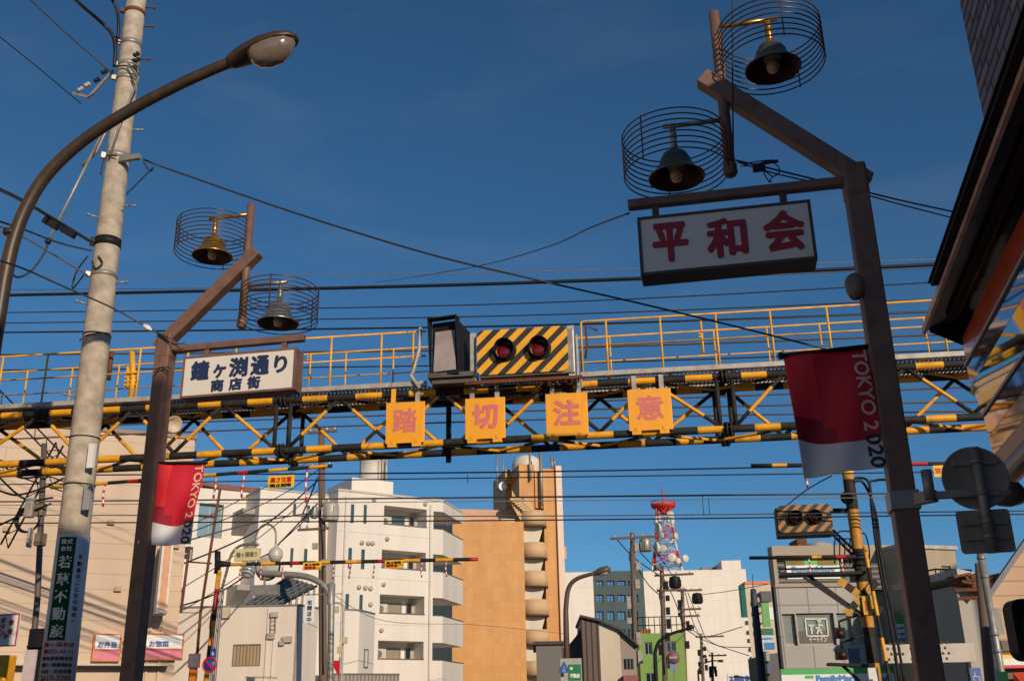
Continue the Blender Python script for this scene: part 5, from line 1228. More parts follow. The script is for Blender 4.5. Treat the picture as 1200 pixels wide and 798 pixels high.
PN = Pl(at(1121, 690, 33), 70); r3 = lambda x, y: (1050+x/5.053, 640+y/5.053)
T = thing('ragged_roof_house', 'pale grey house with rusty broken eaves behind the thin street poles', 'building', PN.pt(1, 0, -2))
u1 = PN.hit(1163, 720)[0]; zn = PN.hit(*r3(430, 230))[1]
MB().pbox(PN, 0, u1, 0, zn, -7, 0).build('wall', wallmat('pale_grey_wall', S(168, 160, 150), dirt=.4), T)
b = MB(); p = [PN.px(*r3(358, 130), .3), PN.px(*r3(620, 190), .3)]; b.prism([p[0], p[1], p[1]-UP*.22, p[0]-UP*.22], PN.n*-7); b.build('roof_sheet', mat('pale_roof_sheet', S(186, 180, 170), .6, var=.3), T)
b = MB(); random.seed(3)
for k in range(26):
    x = random.uniform(370, 600); y = 170+(x-370)*.10+random.uniform(0, 60); p = PN.px(*r3(x, y), .25); a = random.uniform(-.5, .5)
    b.obox(p, PN.d*math.cos(a)+UP*math.sin(a), PN.n, UP*math.cos(a)-PN.d*math.sin(a), random.uniform(.08, .3), random.uniform(.1, .4), random.uniform(.02, .05))
b.prism([PN.px(*r3(375, 185), .2), PN.px(*r3(470, 190), .2), PN.px(*r3(470, 300), .2), PN.px(*r3(440, 270), .2)], PN.n*.3); b.build('broken_eaves', RUST, T)
PT = Pl(at(1161, 693, 24), 80); zt1 = PT.hit(1161, 692)[1]
T = thing('tan_gabled_house', 'sunlit tan house with a steep gable edge and a green curtained window', 'building', PT.pt(3, 0, -3))
tanw = mat_tile('tan_siding', PT.d, S(196, 164, 132), S(192, 160, 128), S(160, 132, 106), 4, .3, .015, .7, .5, var=.1, bump=.3)
pA, pB = PT.hit(1161, 693), PT.hit(1197, 641)
sl2 = (pB[1]-pA[1])/(pB[0]-pA[0]); ur_ = pB[0]+.25; zpk = pA[1]+sl2*(ur_-pA[0])
hT = PT.rect(*r3(651, 420), *r3(720, 552)); zst = PT.hit(*r3(640, 620))[1]; zst1 = PT.hit(*r3(640, 558))[1]
b = MB(); uEnd = 2*ur_-pA[0]; b.wall(PT, pA[0], uEnd, zst1, pA[1], [hT], .2); b.prism([PT.pt(*pA), PT.pt(uEnd, pA[1]), PT.pt(ur_, zpk)], PT.n*-.2); td = V((math.sin(math.radians(24)), math.cos(math.radians(24)), 0)); b.prism([PT.pt(pA[0], 0, -.22), PT.pt(uEnd, 0, -.22), PT.pt(uEnd, 0, -.22)+td*1.6, PT.pt(pA[0], 0, -.22)+td*1.6], UP*(pA[1]-.02)); b.build('wall', tanw, T)
MB().pbox(PT, pA[0], uEnd, zst, zst1, -.2, .05).build('stone_band', mat_tile('stone_band', PT.d, S(128, 112, 96), S(110, 98, 84), S(80, 70, 62), .6, .25, .02, .8, .5, bump=.6), T)
MB().pbox(PT, pA[0], uEnd, 0, zst, -.2, -.0).build('shopfront', mat('shopfront_brown', S(110, 80, 62), .6), T)
window(T, PT, hT, -.15, mat_tile('green_curtain', PT.d, S(150, 166, 140), S(140, 156, 130), S(120, 138, 112), .1, 9, .02, .6), FRAMEG, 1, 1, .05)
b = MB(); b.bar(PT.pt(pA[0]-.1, pA[1]-.1*sl2, .02), PT.pt(ur_, zpk, .02), .12, .1); b.build('gable_edge', mat('gable_edge_blue', S(92, 90, 96), .5), T)
q = PT.rect(*r3(600, 640), *r3(760, 720), .2)
t = thing('white_shop_sign', 'blank white shop sign with yellow upper and red lower line at the right edge', 'sign', PT.pt(q[0], q[2], .2))
MB().pbox(PT, q[0], min(q[1]+3, uEnd), q[2], q[3], .06, .2).build('board', swh, t)
b = MB(); b.pbox(PT, q[0], min(q[1]+3, uEnd), q[3]-.07, q[3], .2, .206); b.build('yellow_line', YSIGN, t); b = MB(); b.pbox(PT, q[0], min(q[1]+3, uEnd), q[2], q[2]+.06, .2, .206); b.build('red_line', REDP, t)
p = PT.px(*r3(690, 745), .3); b = MB(); b.prism([p, p+PT.n*.9-UP*.6, p+PT.n*.9-UP*.85, p-UP*.5], PT.d*3); tag(b.build('red_awning', mat('orange_red_awning', S(206, 66, 34), .6), org=p), 'orange red cloth awning below the blank white shop sign at the bottom right', 'awning')
# white fascia with round holes in front of the shaded house
PQ = Pl(at(1037, 753, 31), 78); a0, a1, c0, c1 = PQ.rect(1036, 754, 1143, 776)
t = thing('dotted_fascia', 'long white fascia panel with rows of dark round dots passing behind the shaded post', 'sign', PQ.pt(a0, c0))
MB().pbox(PQ, a0, a1, c0, c1, -.2, 0).build('panel', mat('fascia_offwhite', S(190, 178, 166), .6), t)
b = MB()
for k in range(16):
    for j in range(4):
        if k in (3,): continue
        u = a0+.12+k*.16+(.08 if j % 2 else 0); z = c0+.1+j*.14
        if u > PQ.hit(1115, 765)[0]: continue
        b.lathe(PQ.pt(u, z, .0), PQ.n, [(0, .004), (.04, .004), (.045, -.01)], 8)
b.build('dot_pattern', mat('dot_grey', S(70, 62, 56), .7), t)
b = MB()
for u in (a0+.3, (a0+a1)/2, a1-.2): b.pbox(PQ, u-.05, u+.05, 0, c0, -.15, -.05)
b.build('post', BLACK, t)
b = MB(); q = PQ.rect(1137, 782, 1150, 798, .3); b.pbox(PQ, q[0], q[1], q[2]-.3, q[3], .28, .3)
t = thing('blue_accessible_sign', 'small blue sign with a white wheelchair symbol below the dotted fascia', 'sign', PQ.pt(q[0], q[2], .3)); b.build('plate', BLUEP, t)
b = MB(); cu, cz = (q[0]+q[1])/2, (q[2]+q[3])/2-.05
b.tube([PQ.pt(cu+.09*math.cos(a), cz-.06+.09*math.sin(a), .305) for a in [math.pi*(.6+k*.16) for k in range(9)]], .012, 5); b.tube([PQ.pt(cu-.03, cz+.12, .305), PQ.pt(cu-.03, cz, .305), PQ.pt(cu+.06, cz, .305), PQ.pt(cu+.11, cz-.1, .305)], .013, 5); b.build('symbol', WHITEP, t)
b = MB(); b.cyl(PQ.pt(cu, 0, .25), PQ.pt(cu, q[3], .25), .03, 8); b.build('post', GREYM, t)

# narrow fronts left of the store
PZ = Pl(at(876, 700, 110), 79)
T = thing('orange_topped_building', 'narrow white building with an orange roof band between the long white wall and the store', 'building', PZ.pt(2, 0, -6))
zz2 = lambda y: PZ.hit(890, y)[1]; uz = lambda x: PZ.hit(x, 730)[0]
fd2 = V((math.sin(math.radians(2)), math.cos(math.radians(2)), 0))
MB().prism([PZ.pt(uz(877), 0), PZ.pt(uz(912), 0), PZ.pt(uz(912), 0)+fd2*12, PZ.pt(uz(877), 0)+fd2*12], UP*zz2(684)).build('wall', wallmat('narrow_white', S(206, 188, 166)), T)
MB().pbox(PZ, uz(877), uz(912), zz2(684), zz2(681), -2, .1).build('orange_band', mat('orange_band', S(226, 110, 36), .5), T)
for y in (701, 713, 725, 736):
    b = MB(); b.pbox(PZ, uz(887), uz(894.5), zz2(y+5), zz2(y), .002, .9); b.build('balcony', wallmat('balcony_white%d' % y, S(200, 186, 168)), T)
b = MB(); b.pbox(PZ, uz(892), uz(904), zz2(706), zz2(694), .1, 1.2); b.build('dark_bay', mat('dark_bay', S(70, 70, 78), .5), T)
t = thing('green_banner_sign', 'plain green vertical sign panel beside the narrow orange topped building', 'sign', at(899, 735, 80)); PV = Pl(at(893, 735, 80), 79)
q = PV.rect(893.5, 706, 902, 734); MB().pbox(PV, q[0], q[1], q[2], q[3], -.2, 0).build('panel', mat('light_green_panel', S(96, 160, 84), .5), t); b = MB(); b.pbox(PV, q[1], q[1]+.6, q[2]+.5, q[3]-.3, -.6, -.1); b.build('side_panel', swh, t); b = MB(); b.pbox(PV, q[1]+.5, q[1]+.8, 0, q[3], -.8, -.4); b.build('post', GREYM, t)
t = thing('projecting_store_sign', 'green white and blue store sign hanging over the street left of the grey tiled store', 'sign', at(898, 758, 60)); PV = Pl(at(888, 758, 60), 79)
q = PV.rect(889, 736, 907, 760.5); hh = q[3]-q[2]
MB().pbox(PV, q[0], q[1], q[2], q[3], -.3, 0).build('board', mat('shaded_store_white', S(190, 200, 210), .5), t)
b = MB(); b.pbox(PV, q[0], q[1], q[2]+hh*.68, q[3], 0, .02); b.build('green_stripe', mat('deep_green', S(10, 96, 54), .5), t); b = MB(); b.pbox(PV, q[0]+hh*.25, q[1], q[2], q[2]+hh*.32, 0, .02); b.build('blue_panel', sblue, t)
b = MB(); put_text(b, 'FamilyMart', PV.pt((q[0]+q[1])/2, q[2]+hh*.5, .005), PV.d, UP, (q[1]-q[0])*.85, hh*.12, 0, .012); b.build('lettering', sblue, t)
b = MB(); b.pbox(PV, q[1], q[1]+1.2, q[3]-.3, q[3]-.15, -.2, -.1); b.build('bracket', GREYM, t)
PU2 = Pl(at(886, 700, 70), 79)
T = thing('shaded_shop_row', 'dark shaded shop fronts in the narrow gap left of the grey tiled store', 'building', PU2.pt(1, 0, -4))
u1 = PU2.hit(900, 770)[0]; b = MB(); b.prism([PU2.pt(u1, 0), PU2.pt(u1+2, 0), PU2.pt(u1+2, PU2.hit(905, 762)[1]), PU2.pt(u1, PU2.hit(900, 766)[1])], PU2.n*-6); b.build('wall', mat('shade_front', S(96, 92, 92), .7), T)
for k, c in enumerate((S(90, 60, 60), S(60, 80, 120), S(150, 150, 140))):
    b = MB(); b.pbox(PU2, u1-.2, u1+.0, PU2.hit(900, 790)[1]-.7+k*.75, PU2.hit(900, 790)[1]-.1+k*.75, -1, .4); b.build('side_sign', mat('side_sign_%d' % k, c, .5), T)
# banner with blue characters down the street
PS2 = Pl(at(852, 788, 130), 79); q = PS2.rect(853, 788.5, 886, 806)
t = thing('street_gate_sign', 'wide white sign with blue characters far down the street at the bottom edge', 'sign', PS2.pt(q[0], q[2])); MB().pbox(PS2, q[0], q[1], q[2], q[3], -.3, 0).build('board', swh, t)
b = MB(); put_text(b, '不動産賃貸', PS2.pt((q[0]+q[1])/2, q[3]-.75, .01), PS2.d, UP, (q[1]-q[0])*.9, .9, 0, .05); b.build('lettering', BLUEP, t)
b = MB(); b.pbox(PS2, q[0], q[0]+.3, 0, q[2], -.3, -.01); b.pbox(PS2, q[1]-.3, q[1], 0, q[2], -.3, -.01); b.build('post', GREYM, t)

# unseen block added on this side of the tracks to shade the cream house
for lab, x0, x1, y0, y1, H in (('unseen wide block added farther right beside the tracks to shade the cream house', 26.6, 37, 10.2, 18, 16.0),):
    t = thing('shade_block', lab, 'building', ((x0+x1)/2, (y0+y1)/2, 0)); pl = Pl((x0, y0, 0), 90)
    hs = [(.8+i*1.9, 2.0+i*1.9, 1+j*3.0, 2.5+j*3.0) for i in range(int((x1-x0)/1.9)) for j in range(int(H/3))]
    MB().wall(pl, 0, x1-x0, 0, H, hs, .15).pbox(pl, 0, x1-x0, 0, H-.02, -(y1-y0), -.15).build('wall', whitew, t)
    MB().pbox(pl, -.1, x1-x0+.1, H, H+.2, -(y1-y0)-.1, .1).build('roof_coping', PALEM, t)

# ================================================================== crossing equipment right of the road
YX = 25.0
plX = Pl((3.3, YX, 0), 86)
XB = plX.px(1026, 798); XT = plX.px(991, 555)
XT_ = V((XB.x, XB.y, XT.z)); uX = plX.hit(1008, 680)[0]
XP = thing('crossing_mast', 'black and yellow crossing mast with crossbuck, red lamps and a service platform beside the store', 'crossing mast', (XB.x, XB.y, 0))
MB().banded((XB.x, XB.y, 0), XT_, .135, [.95, .75], 14, (0, 1)).build('mast', [mat('weathered_shade_yellow', S(196, 134, 44), .6, var=.2, scale=5, dirt=.5, dirtcol=S(120, 76, 30), dscale=4), BLK], XP)  # yellow dulled to stand in for shade, with dirt patches over it
b = MB(); b.lathe(XT_, UP, [(.14, 0), (.14, .06), (0, .12)], 12); b.build('mast_cap', YSIGN, XP)
mz = lambda y: plX.hit(1000, y)[1]
mp = lambda x, y, off=0.: plX.px(x, y, off)
b = MB()
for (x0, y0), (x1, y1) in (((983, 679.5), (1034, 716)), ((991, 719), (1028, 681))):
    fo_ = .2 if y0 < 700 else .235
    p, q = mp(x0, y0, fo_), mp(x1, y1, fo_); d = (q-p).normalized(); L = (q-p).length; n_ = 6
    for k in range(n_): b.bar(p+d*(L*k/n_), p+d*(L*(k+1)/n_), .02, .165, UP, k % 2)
b.build('crossbuck', [mat('shade_dulled_yellow', S(190, 140, 30), .5), BLK], XP)  # crossbuck yellow carries the same shade in its colour
b = MB(); q = plX.rect(1011, 698, 1021, 720, .3); b.pbox(plX, *q, .28, .31); b.build('yellow_plate', mat('yellow_plate', S(206, 168, 30), .5), XP)
b = MB(); b.pbox(plX, q[0]+.05, q[1]-.05, q[2]+.1, q[3]-.1, .31, .314); put_column(b, '止まれ', plX.pt((q[0]+q[1])/2, q[3]-.16, .315), plX.d, UP, .1, .14); b.build('plate_lettering', mat('plate_red', S(170, 60, 30), .5), XP)
for x, y in ((985, 741), (987.5, 766)):
    b = MB(); b.tube([plX.pt(uX, mz(y)+.42, .1), mp(x-2, y-13, .1), mp(x-1, y-6, .1)], .03, 6); h_ = b.build('lamp_bracket', BLACK, XP)
    b = MB(); q = plX.rect(x-7.5, y-6, x+6, y+6.5, .15); b.pbox(plX, *q, -.05, .2); b.build('lamp_box', BLACK, h_, bevel=.02)
    b = MB(); b.lathe(plX.pt((q[0]+q[1])/2, (q[2]+q[3])/2-.02, .2), plX.n, [(0, .06), (.06, .05), (.10, .0)], 14); b.build('red_lens', mat('dull_red_lens', S(46, 12, 13), .5) if 'dull_red_lens' not in bpy.data.materials else bpy.data.materials['dull_red_lens'], h_)
b = MB(); p, q = mp(914, 674, .1), mp(1012, 672, .1)
b.bar(p, q, .5, .06); b.bar(p+UP*.14, q+UP*.14, .04, .04); b.bar(p+UP*.05, p+UP*.2, .03, .03); b.bar(mp(948, 675, .1), mp(1010, 720, .0), .06, .07); b.bar(mp(942, 676, .3), mp(1010, 722, .2), .05, .06); b.build('service_platform', BLACK, XP)
b = MB(); b.bar(mp(970, 778, .2), mp(1018, 780, .2), .4, .06); b.bar(mp(988, 780, .2), mp(1010, 800, .1), .05, .06); b.build('lower_platform', BLACK, XP)
b = MB()
for (x0, y0), (x1, y1) in (((972, 622), (1004, 655)), ((976, 621), (1008, 651)), ((976, 597), (1000, 597)), ((974, 600), (1002, 600))): b.cyl(mp(x0, y0, -.05), mp(x1, y1, -.05), .035, 6)
b.build('signal_strut', BLACK, XP)
b = MB(); b.tube(smooth_path([mp(998, 564, .1), mp(1004, 560), mp(1018, 565, .1), mp(1022, 600, .1), mp(1030, 660, .1), mp(1044, 735, .1), mp(1054, 800, .1)], 5), .035, 6)
b.tube(smooth_path([mp(1000, 565, .1), mp(1012, 566), mp(1026, 600, .1), mp(1034, 660, .1), mp(1049, 735, .1), mp(1060, 800, .1)], 5), .03, 6)
b.tube(smooth_path([mp(1040, 562, .1), mp(1026, 563), mp(1019, 572, .1), mp(1030, 640, .1), mp(1040, 700, .1)], 5), .03, 6); b.build('hanging_conduit', BLACK, XP)
b = MB(); b.lathe(mp(994, 582, .25), (-.4, -.8, -.4), [(0, -.1), (.12, -.05), (.16, .1), (.14, .12), (0, .05)], 14); b.bar(mp(994, 580, .2), plX.pt(uX, mz(580), 0), .05, .05); b.build('loud_hailer', BLACK, XP)
b = MB()
for y in (650, 655, 662, 720): b.lathe(V((XB.x, XB.y, mz(y))), UP, [(.14, -.03), (.17, -.03), (.17, .03), (.14, .03)], 14)
b.build('mast_clamp', BLACK, XP)
b = MB(); p = [mp(978, 660), mp(978, 636), mp(983, 623), mp(1001, 623)]; b.tube(smooth_path(p, 4), .018, 5); p = [mp(1002, 637), mp(1012, 624), mp(1018, 640), mp(1019, 655)]; b.tube(smooth_path(p, 4), .018, 5)
for x in (984, 990, 996): b.cyl(mp(x, 631), mp(x, 662), .014, 4)
b.cyl(mp(978, 631), mp(1002, 631), .014, 4); b.build('platform_guard', BLACK, XP)
b = MB(); q = plX.rect(1018, 782, 1030, 800, .25); b.pbox(plX, *q, .15, .25); b.build('paper_notice', WHITEP, XP)
STR2 = mat_stripes('far_signal_stripes', S(172, 118, 54), S(38, 38, 38), (plX.d.x, plX.d.y), .26, .45, 1, -1, .5)  # duller yellow than the near signal, standing in for shade
striped_signal('shade toned black and yellow striped signal with two dark lamps above the grey tiled store', plX, (911, 591, 975, 623), STR2, .3, [(932, 606.5), (955, 605.5)], .17, 'far', BLACK, back=BLACK, boxdrop=.05)
t = thing('raised_barrier_arm', 'thin black and yellow barrier arm standing raised right of the crossing mast', 'barrier', mp(1046, 815, .4)); t.location.z = 0
b = MB(); b.banded(mp(1013, 640, .45), mp(1046, 815, .45), .045, [.5, .5], 6, (0, 1)); b.build('arm', [YEL, BLK], t)
b = MB(); p = mp(1046, 815, .45); b.obox(V((p.x, p.y, .6)), plX.d, plX.n, UP, .25, .25, .6); b.build('drive_box', YEL, t, bevel=.03)
pN = [PF.px(878, 653.5), PF.px(1003, 652)]
height_bar('dull height bar in front of the green roof sign of the store', pN[0], pN[1], .036, [1.2, .2, .3, .2], (1, 0, 1, 2), [((x-878)/125, .34) for x in (948, 986)], hb)

# round and square sign backs carried by an arm on the shaded lamp post
YK = 5.5
plK = Pl((2, YK, 0), 90)
backm = mat('sign_back_grey', S(150, 134, 124), .6, 0., var=.2, scale=8, dirt=.3, dirtcol=S(60, 54, 50), dscale=6)
t = thing('pole_bracket', 'steel arm and short pipe clamped to the shaded lamp post carrying two sign backs', 'bracket', plK.px(1075, 583))
b = MB(); pu = plK.hit(1150, 590)[0]; pz0, pz1 = plK.hit(1166, 649)[1], plK.hit(1143, 527)[1]
b.cyl(plK.pt(pu, pz0, .05), plK.pt(pu, pz1, .05), .026, 14); b.build('pipe', GREYM, t)
b = MB(); z = plK.hit(1110, 581)[1]; b.bar(plK.pt(plK.hit(1094, 580)[0], z, .03), plK.pt(pu, z, .03), .04, .035); b.bar(V((XR, YR, z)), plK.pt(plK.hit(1094, 580)[0], z, .03), .05, .06)
b.cyl(plK.pt(plK.hit(1087, 575)[0], z-.02, .04), plK.pt(plK.hit(1087, 575)[0], z+.13, .04), .027, 12); b.build('arm', GREYM, t)
b = MB(); b.box(XR-.075, XR+.075, YR-.075, YR+.075, z-.05, z+.05); b.build('post_clamp', GREYM, t, bevel=.005)
for lab, kind in (('grey back of a round road sign at the top of the short pipe', 0), ('grey back of a square road sign at the bottom of the short pipe', 1)):
    s_ = thing('road_sign', lab, 'road sign', plK.px(1143, 560) if not kind else plK.px(1155, 622))
    b = MB()
    if kind == 0:
        c = plK.px(1143, 560, .015); b.lathe(c, plK.n, [(0, -.004), (.155, -.004), (.16, -.01), (.162, .002), (.156, .004), (.15, 0), (0, 0)], 40); hz = [c.z-.085, c.z+.075]; cu = plK.hit(1143, 560)[0]
    else:
        q = plK.rect(1123, 597, 1187, 648, .015); P = [plK.pt(u, z_, .012) for u, z_ in rrect(q[0], q[1], q[2], q[3], .02)]; b.prism(P, plK.n*.004); hz = [q[2]+.075, q[3]-.065]; cu = (q[0]+q[1])/2
    pl_ = b.build('plate', backm, s_)
    for z in hz:
        b = MB(); b.bar(plK.pt(cu-.11, z, .025), plK.pt(cu+.11, z, .025), .012, .022)
        for du in (-.095, -.075, .075, .095): b.pbox(plK, cu+du-.004, cu+du+.004, z-.014, z+.014, .018, .036)
        b.build('rail', backm, s_)
        b = MB(); b.lathe(plK.pt(pu, z-.01, .05), UP, [(.028, 0), (.031, 0), (.031, .02), (.028, .02)], 12); b.build('clamp', GREYM, s_)
# thin grey sign pole and timber pole at the right, black signal hood at the edge
t = thing('sign_pole', 'thin grey pole with small green plate between timber pole and tan house', 'pole', at(1158, 700, 22)); p = Pl(at(1158, 700, 22), 90); t.location.z = 0
b = MB(); u = p.hit(1158, 700)[0]; b.cyl(p.pt(u, 0), p.pt(u, p.hit(1152, 640)[1]), .07, 12); b.build('pole', GREYM, t)
b = MB(); q = p.rect(1160, 745, 1168, 745+1, .0); b.pbox(p, u+.02, u+.2, p.hit(1164, 743)[1], p.hit(1162, 712)[1], -.1, -.06); b.build('side_plate', GREYM, t)
b = MB(); b.pbox(p, u-.09, u+.09, p.hit(1166, 800)[1], p.hit(1166, 787)[1], .07, .09); b.build('green_plate', GREENP, t)
for y in (655, 677, 745, 765): b = MB(); b.lathe(p.pt(u, p.hit(1157, y)[1]), UP, [(.07, 0), (.085, 0), (.085, .06), (.07, .06)], 12); b.build('band', GREYM, t)
woodm = mat('weathered_timber', S(112, 92, 78), .85, var=.25, scale=6, dirt=.4, dirtcol=S(60, 48, 40), dscale=3, streak=True, bump=.3, bscale=20)
def timber(label, px_t, px_b, Y, r, fittings=True):
    p = Pl(at(*px_b, Y), 90); zt_ = p.hit(*px_t)[1]; u0 = p.hit(*px_b)[0]; u1 = p.hit(*px_t)[0]; zb_ = p.hit(*px_b)[1]
    ub = u0-(u1-u0)*zb_/(zt_-zb_)
    t = thing('street_pole', label, 'utility pole', p.pt(ub, 0))
    MB().tube([p.pt(ub, 0), p.pt(u0, zb_), p.pt(u1, zt_)], [r*1.12, r, r*.8], 12).build('pole', woodm, t)
    return t, p, (lambda y: p.pt(u0+(u1-u0)*((p.hit((px_t[0]+px_b[0])/2, y)[1]-zb_)/(zt_-zb_)), p.hit((px_t[0]+px_b[0])/2, y)[1]))
def crossarm(t, p, c, half0, half1, th=.09, ins=()):
    b = MB(); b.bar(c-p.d*half0+p.n*.14, c+p.d*half1+p.n*.14, th, th*1.2); o = b.build('crossarm', woodm, t)
    for k in ins:
        b = MB(); q = c+p.d*k+p.n*.14; b.lathe(q+UP*.05, UP, [(.03, 0), (.06, .03), (.045, .06), (.06, .09), (.03, .14), (0, .15)], 10); b.build('insulator', bpy.data.materials['porcelain'], o)
def transformer(t, p, c, r, h, mm=None):
    b = MB(); b.lathe(c, UP, [(0, 0), (r*.9, .02), (r, .06), (r, h-.06), (r*.9, h), (r*.3, h+.06), (0, h+.06)], 18)
    for k in range(8): a = k*.785; b.obox(c+V((math.cos(a)*r, math.sin(a)*r, h*.45)), V((math.cos(a), math.sin(a), 0)), V((-math.sin(a), math.cos(a), 0)), UP, .05, .015, h*.3)
    b.build('transformer', mm or GREYM, t)
t, p, f = timber('dark timber pole with grey transformer', (1147, 660), (1160, 798), 27, .12)
t['label'] = 'brown timber pole leaning beside the thin grey sign pole at right'
for y in (690, 700):
    b = MB(); b.bar(f(y)-p.d*.6, f(y)+p.d*.3, .08, .08); b.build('crossarm', RUST, t)
t = thing('traffic_signal', 'black rounded signal hood cut by the right edge near the bottom', 'signal', at(1199, 737, 6.5)); p = Pl(at(1199, 737, 6.5), 80); c = p.px(1203, 737)
b = MB(); P = [p.pt(p.hit(1203, 737)[0]+u, c.z+z) for u, z in rrect(-.065, .45, -.17, .17, .06)]; b.prism(P, p.n*-.12); b.build('housing', BLACK, t)
b = MB(); b.lathe(p.pt(p.hit(1203, 737)[0]+.08, c.z, .0), p.n, [(.11, 0), (.115, .14), (.11, .14), (.1, 0)], 18); b.build('hood', BLACK, t)
b = MB(); b.bar(p.pt(p.hit(1203, 737)[0]+.4, c.z+.1, -.06), p.pt(p.hit(1203, 737)[0]+1.6, c.z+.1, -.06), .05, .05); b.build('bracket', BLACK, t)

# ================================================================== poles and lamps beyond the crossing
t, p, f = timber('brown timber utility pole with a grey transformer in front of the white apartments', (376.5, 503), (378.5, 798), 40, .165)
crossarm(t, p, f(507), .55, .75, .09, (-.45, -.15, .3, .65)); crossarm(t, p, f(548), .5, .5, .08, (-.4, .4)); crossarm(t, p, f(620), 1.0, .35, .08, (-.9, -.6, .25))
transformer(t, p, f(612)+p.d*.38+p.n*.1, .34, .75, PALEM); transformer(t, p, f(608)-p.d*.30+p.n*.1, .13, .5)
for y, dx in ((590, .2), (600, -.5), (606, -.7), (640, -.25), (660, .15)): MB().obox(f(y)+p.d*dx+p.n*.15, p.d, p.n, UP, .1, .08, .12).build('line_fitting', PALEM, t)
b = MB(); b.tube(smooth_path([f(560)+p.n*.2-p.d*.1, f(580)-p.d*.5, f(598)-p.d*.8, f(606)-p.d*.9], 5), .035, 6); b.tube(smooth_path([f(600)+p.n*.2, f(640)+p.n*.2+p.d*.12, f(700)+p.n*.2+p.d*.1, f(790)+p.n*.2+p.d*.1], 5), .03, 6); b.build('riser_cable', CABLE, t)
for lab, tp, bt, Y, r, arms, tr in (
    ('tall street pole with one long crossarm just right of the dark glazed block', (741, 624), (744.5, 798), 66, .19, ((630, 1.1, 1.1), ), (639, .65)),
    ('street pole with transformer cluster rising before the red and white tower', (775.5, 668), (779.5, 798), 74, .19, ((674, .4, 1.7), (692, .3, 1.3)), (682, .7)),
    ('street pole with square frames on it right of the red and white tower', (799.5, 690), (803, 798), 84, .17, ((692, .3, 1.2), (714, .3, 1.1), (722, .2, 1.0)), (700, .9)),
    ('slim dark street pole in front of the middle of the long white wall', (821.5, 742), (824, 798), 100, .15, ((746, .4, 1.6),), None),
    ('smallest dark street pole before the lower right of the long white wall', (834.5, 764), (835.5, 798), 120, .14, ((768, .3, 1.2),), None)):
    t, p, f = timber(lab, tp, bt, Y, r)
    for y, a, c in arms: crossarm(t, p, f(y), a*1.3, c*1.3, .12, (-a, 0, c*.6, c*1.15))
    if tr: transformer(t, p, f(tr[0]+8)+p.d*tr[1]*1.3, .38, .8, BLACK if Y > 70 else GREYM)
    for k in range(7):
        y = tp[1]+18+k*(bt[1]-tp[1]-25)/7; MB().obox(f(y)+p.d*random.choice((-.25, .28, .35))+p.n*.1, p.d, p.n, UP, .14, .12, random.uniform(.12, .4)).build('line_fitting', PALEM if Y == 66 else BLACK, t)
    b = MB(); b.tube(smooth_path([f(tp[1]+10)+p.n*.25, f(tp[1]+30)+p.n*.25-p.d*.2, f(tp[1]+45)+p.n*.25-p.d*.1, f(790)+p.n*.22], 4), .05, 5); b.build('riser_cable', CABLE, t)
t = thing('street_pole', 'dark leaning pole with a thin tip in the narrow gap left of the store', 'utility pole', V((0, 0, 0))); p = Pl(at(891, 798, 48), 90); t.location = p.pt(p.hit(893, 798)[0], 0)
b = MB(); b.tube([p.pt(p.hit(894, 798)[0], 0), p.px(893, 798), p.px(883.5, 700), p.px(882.5, 690)], [.2, .19, .15, .12], 12); b.tube([p.px(882.5, 690), p.px(882, 673)], .02, 5); b.build('pole', mat('pole_dark_blue', S(58, 66, 78), .6), t)
def street_lamp(label, pts, Y, r, headlen, mm, hw=.16):
    p = Pl(at(*pts[0], Y), 90); P = [p.px(*q) for q in pts]; P[0] = V((P[0].x, P[0].y, 0))
    t = thing('street_lamp', label, 'street lamp', P[0]); path = [P[0], P[0].lerp(P[1], .9)]+smooth_path(P[1:], 5); MB().tube(path, [r*1.3, r*1.1]+[r*(1-.35*i/len(path)) for i in range(len(path)-2)], 10).build('pole', mm, t)
    a = (P[-1]-P[-2]).normalized(); c = P[-1]; b = MB()
    b.lathe(c-a*.05, a, [(r*.7, 0), (hw*.6, .08), (hw, headlen*.4), (hw*.9, headlen*.85), (0, headlen)], 14); b.build('lamp_head', mm, t)
    b = MB(); b.lathe(c+a*headlen*.2-UP*hw*.5, a, [(0, 0), (hw*.7, headlen*.15), (hw*.7, headlen*.5), (0, headlen*.65)], 12); b.build('lamp_glass', PALEM, t); return t
street_lamp('brown street lamp curving right beside the orange building with a slim head', [(663.5, 798), (663, 715), (666, 690), (676, 678), (697, 671.5)], 52, .13, .9, mat('lamp_brown', S(84, 66, 56), .5), .2)
street_lamp('black street lamp arching right in front of the bright green house', [(767, 798), (767.5, 765), (772, 752), (785, 743), (805, 736.5)], 62, .11, .5, BLACK, .16)
street_lamp('small pale arm lamp low in front of the long white wall', [(818, 798), (818, 786), (823, 778), (834, 774), (841, 774)], 100, .08, .6, BLACK, .12)
street_lamp('second small arm lamp at the bottom right of the long white wall', [(893, 806), (890, 801), (885, 797), (876, 794), (868, 793)], 105, .08, .7, BLACK, .14)
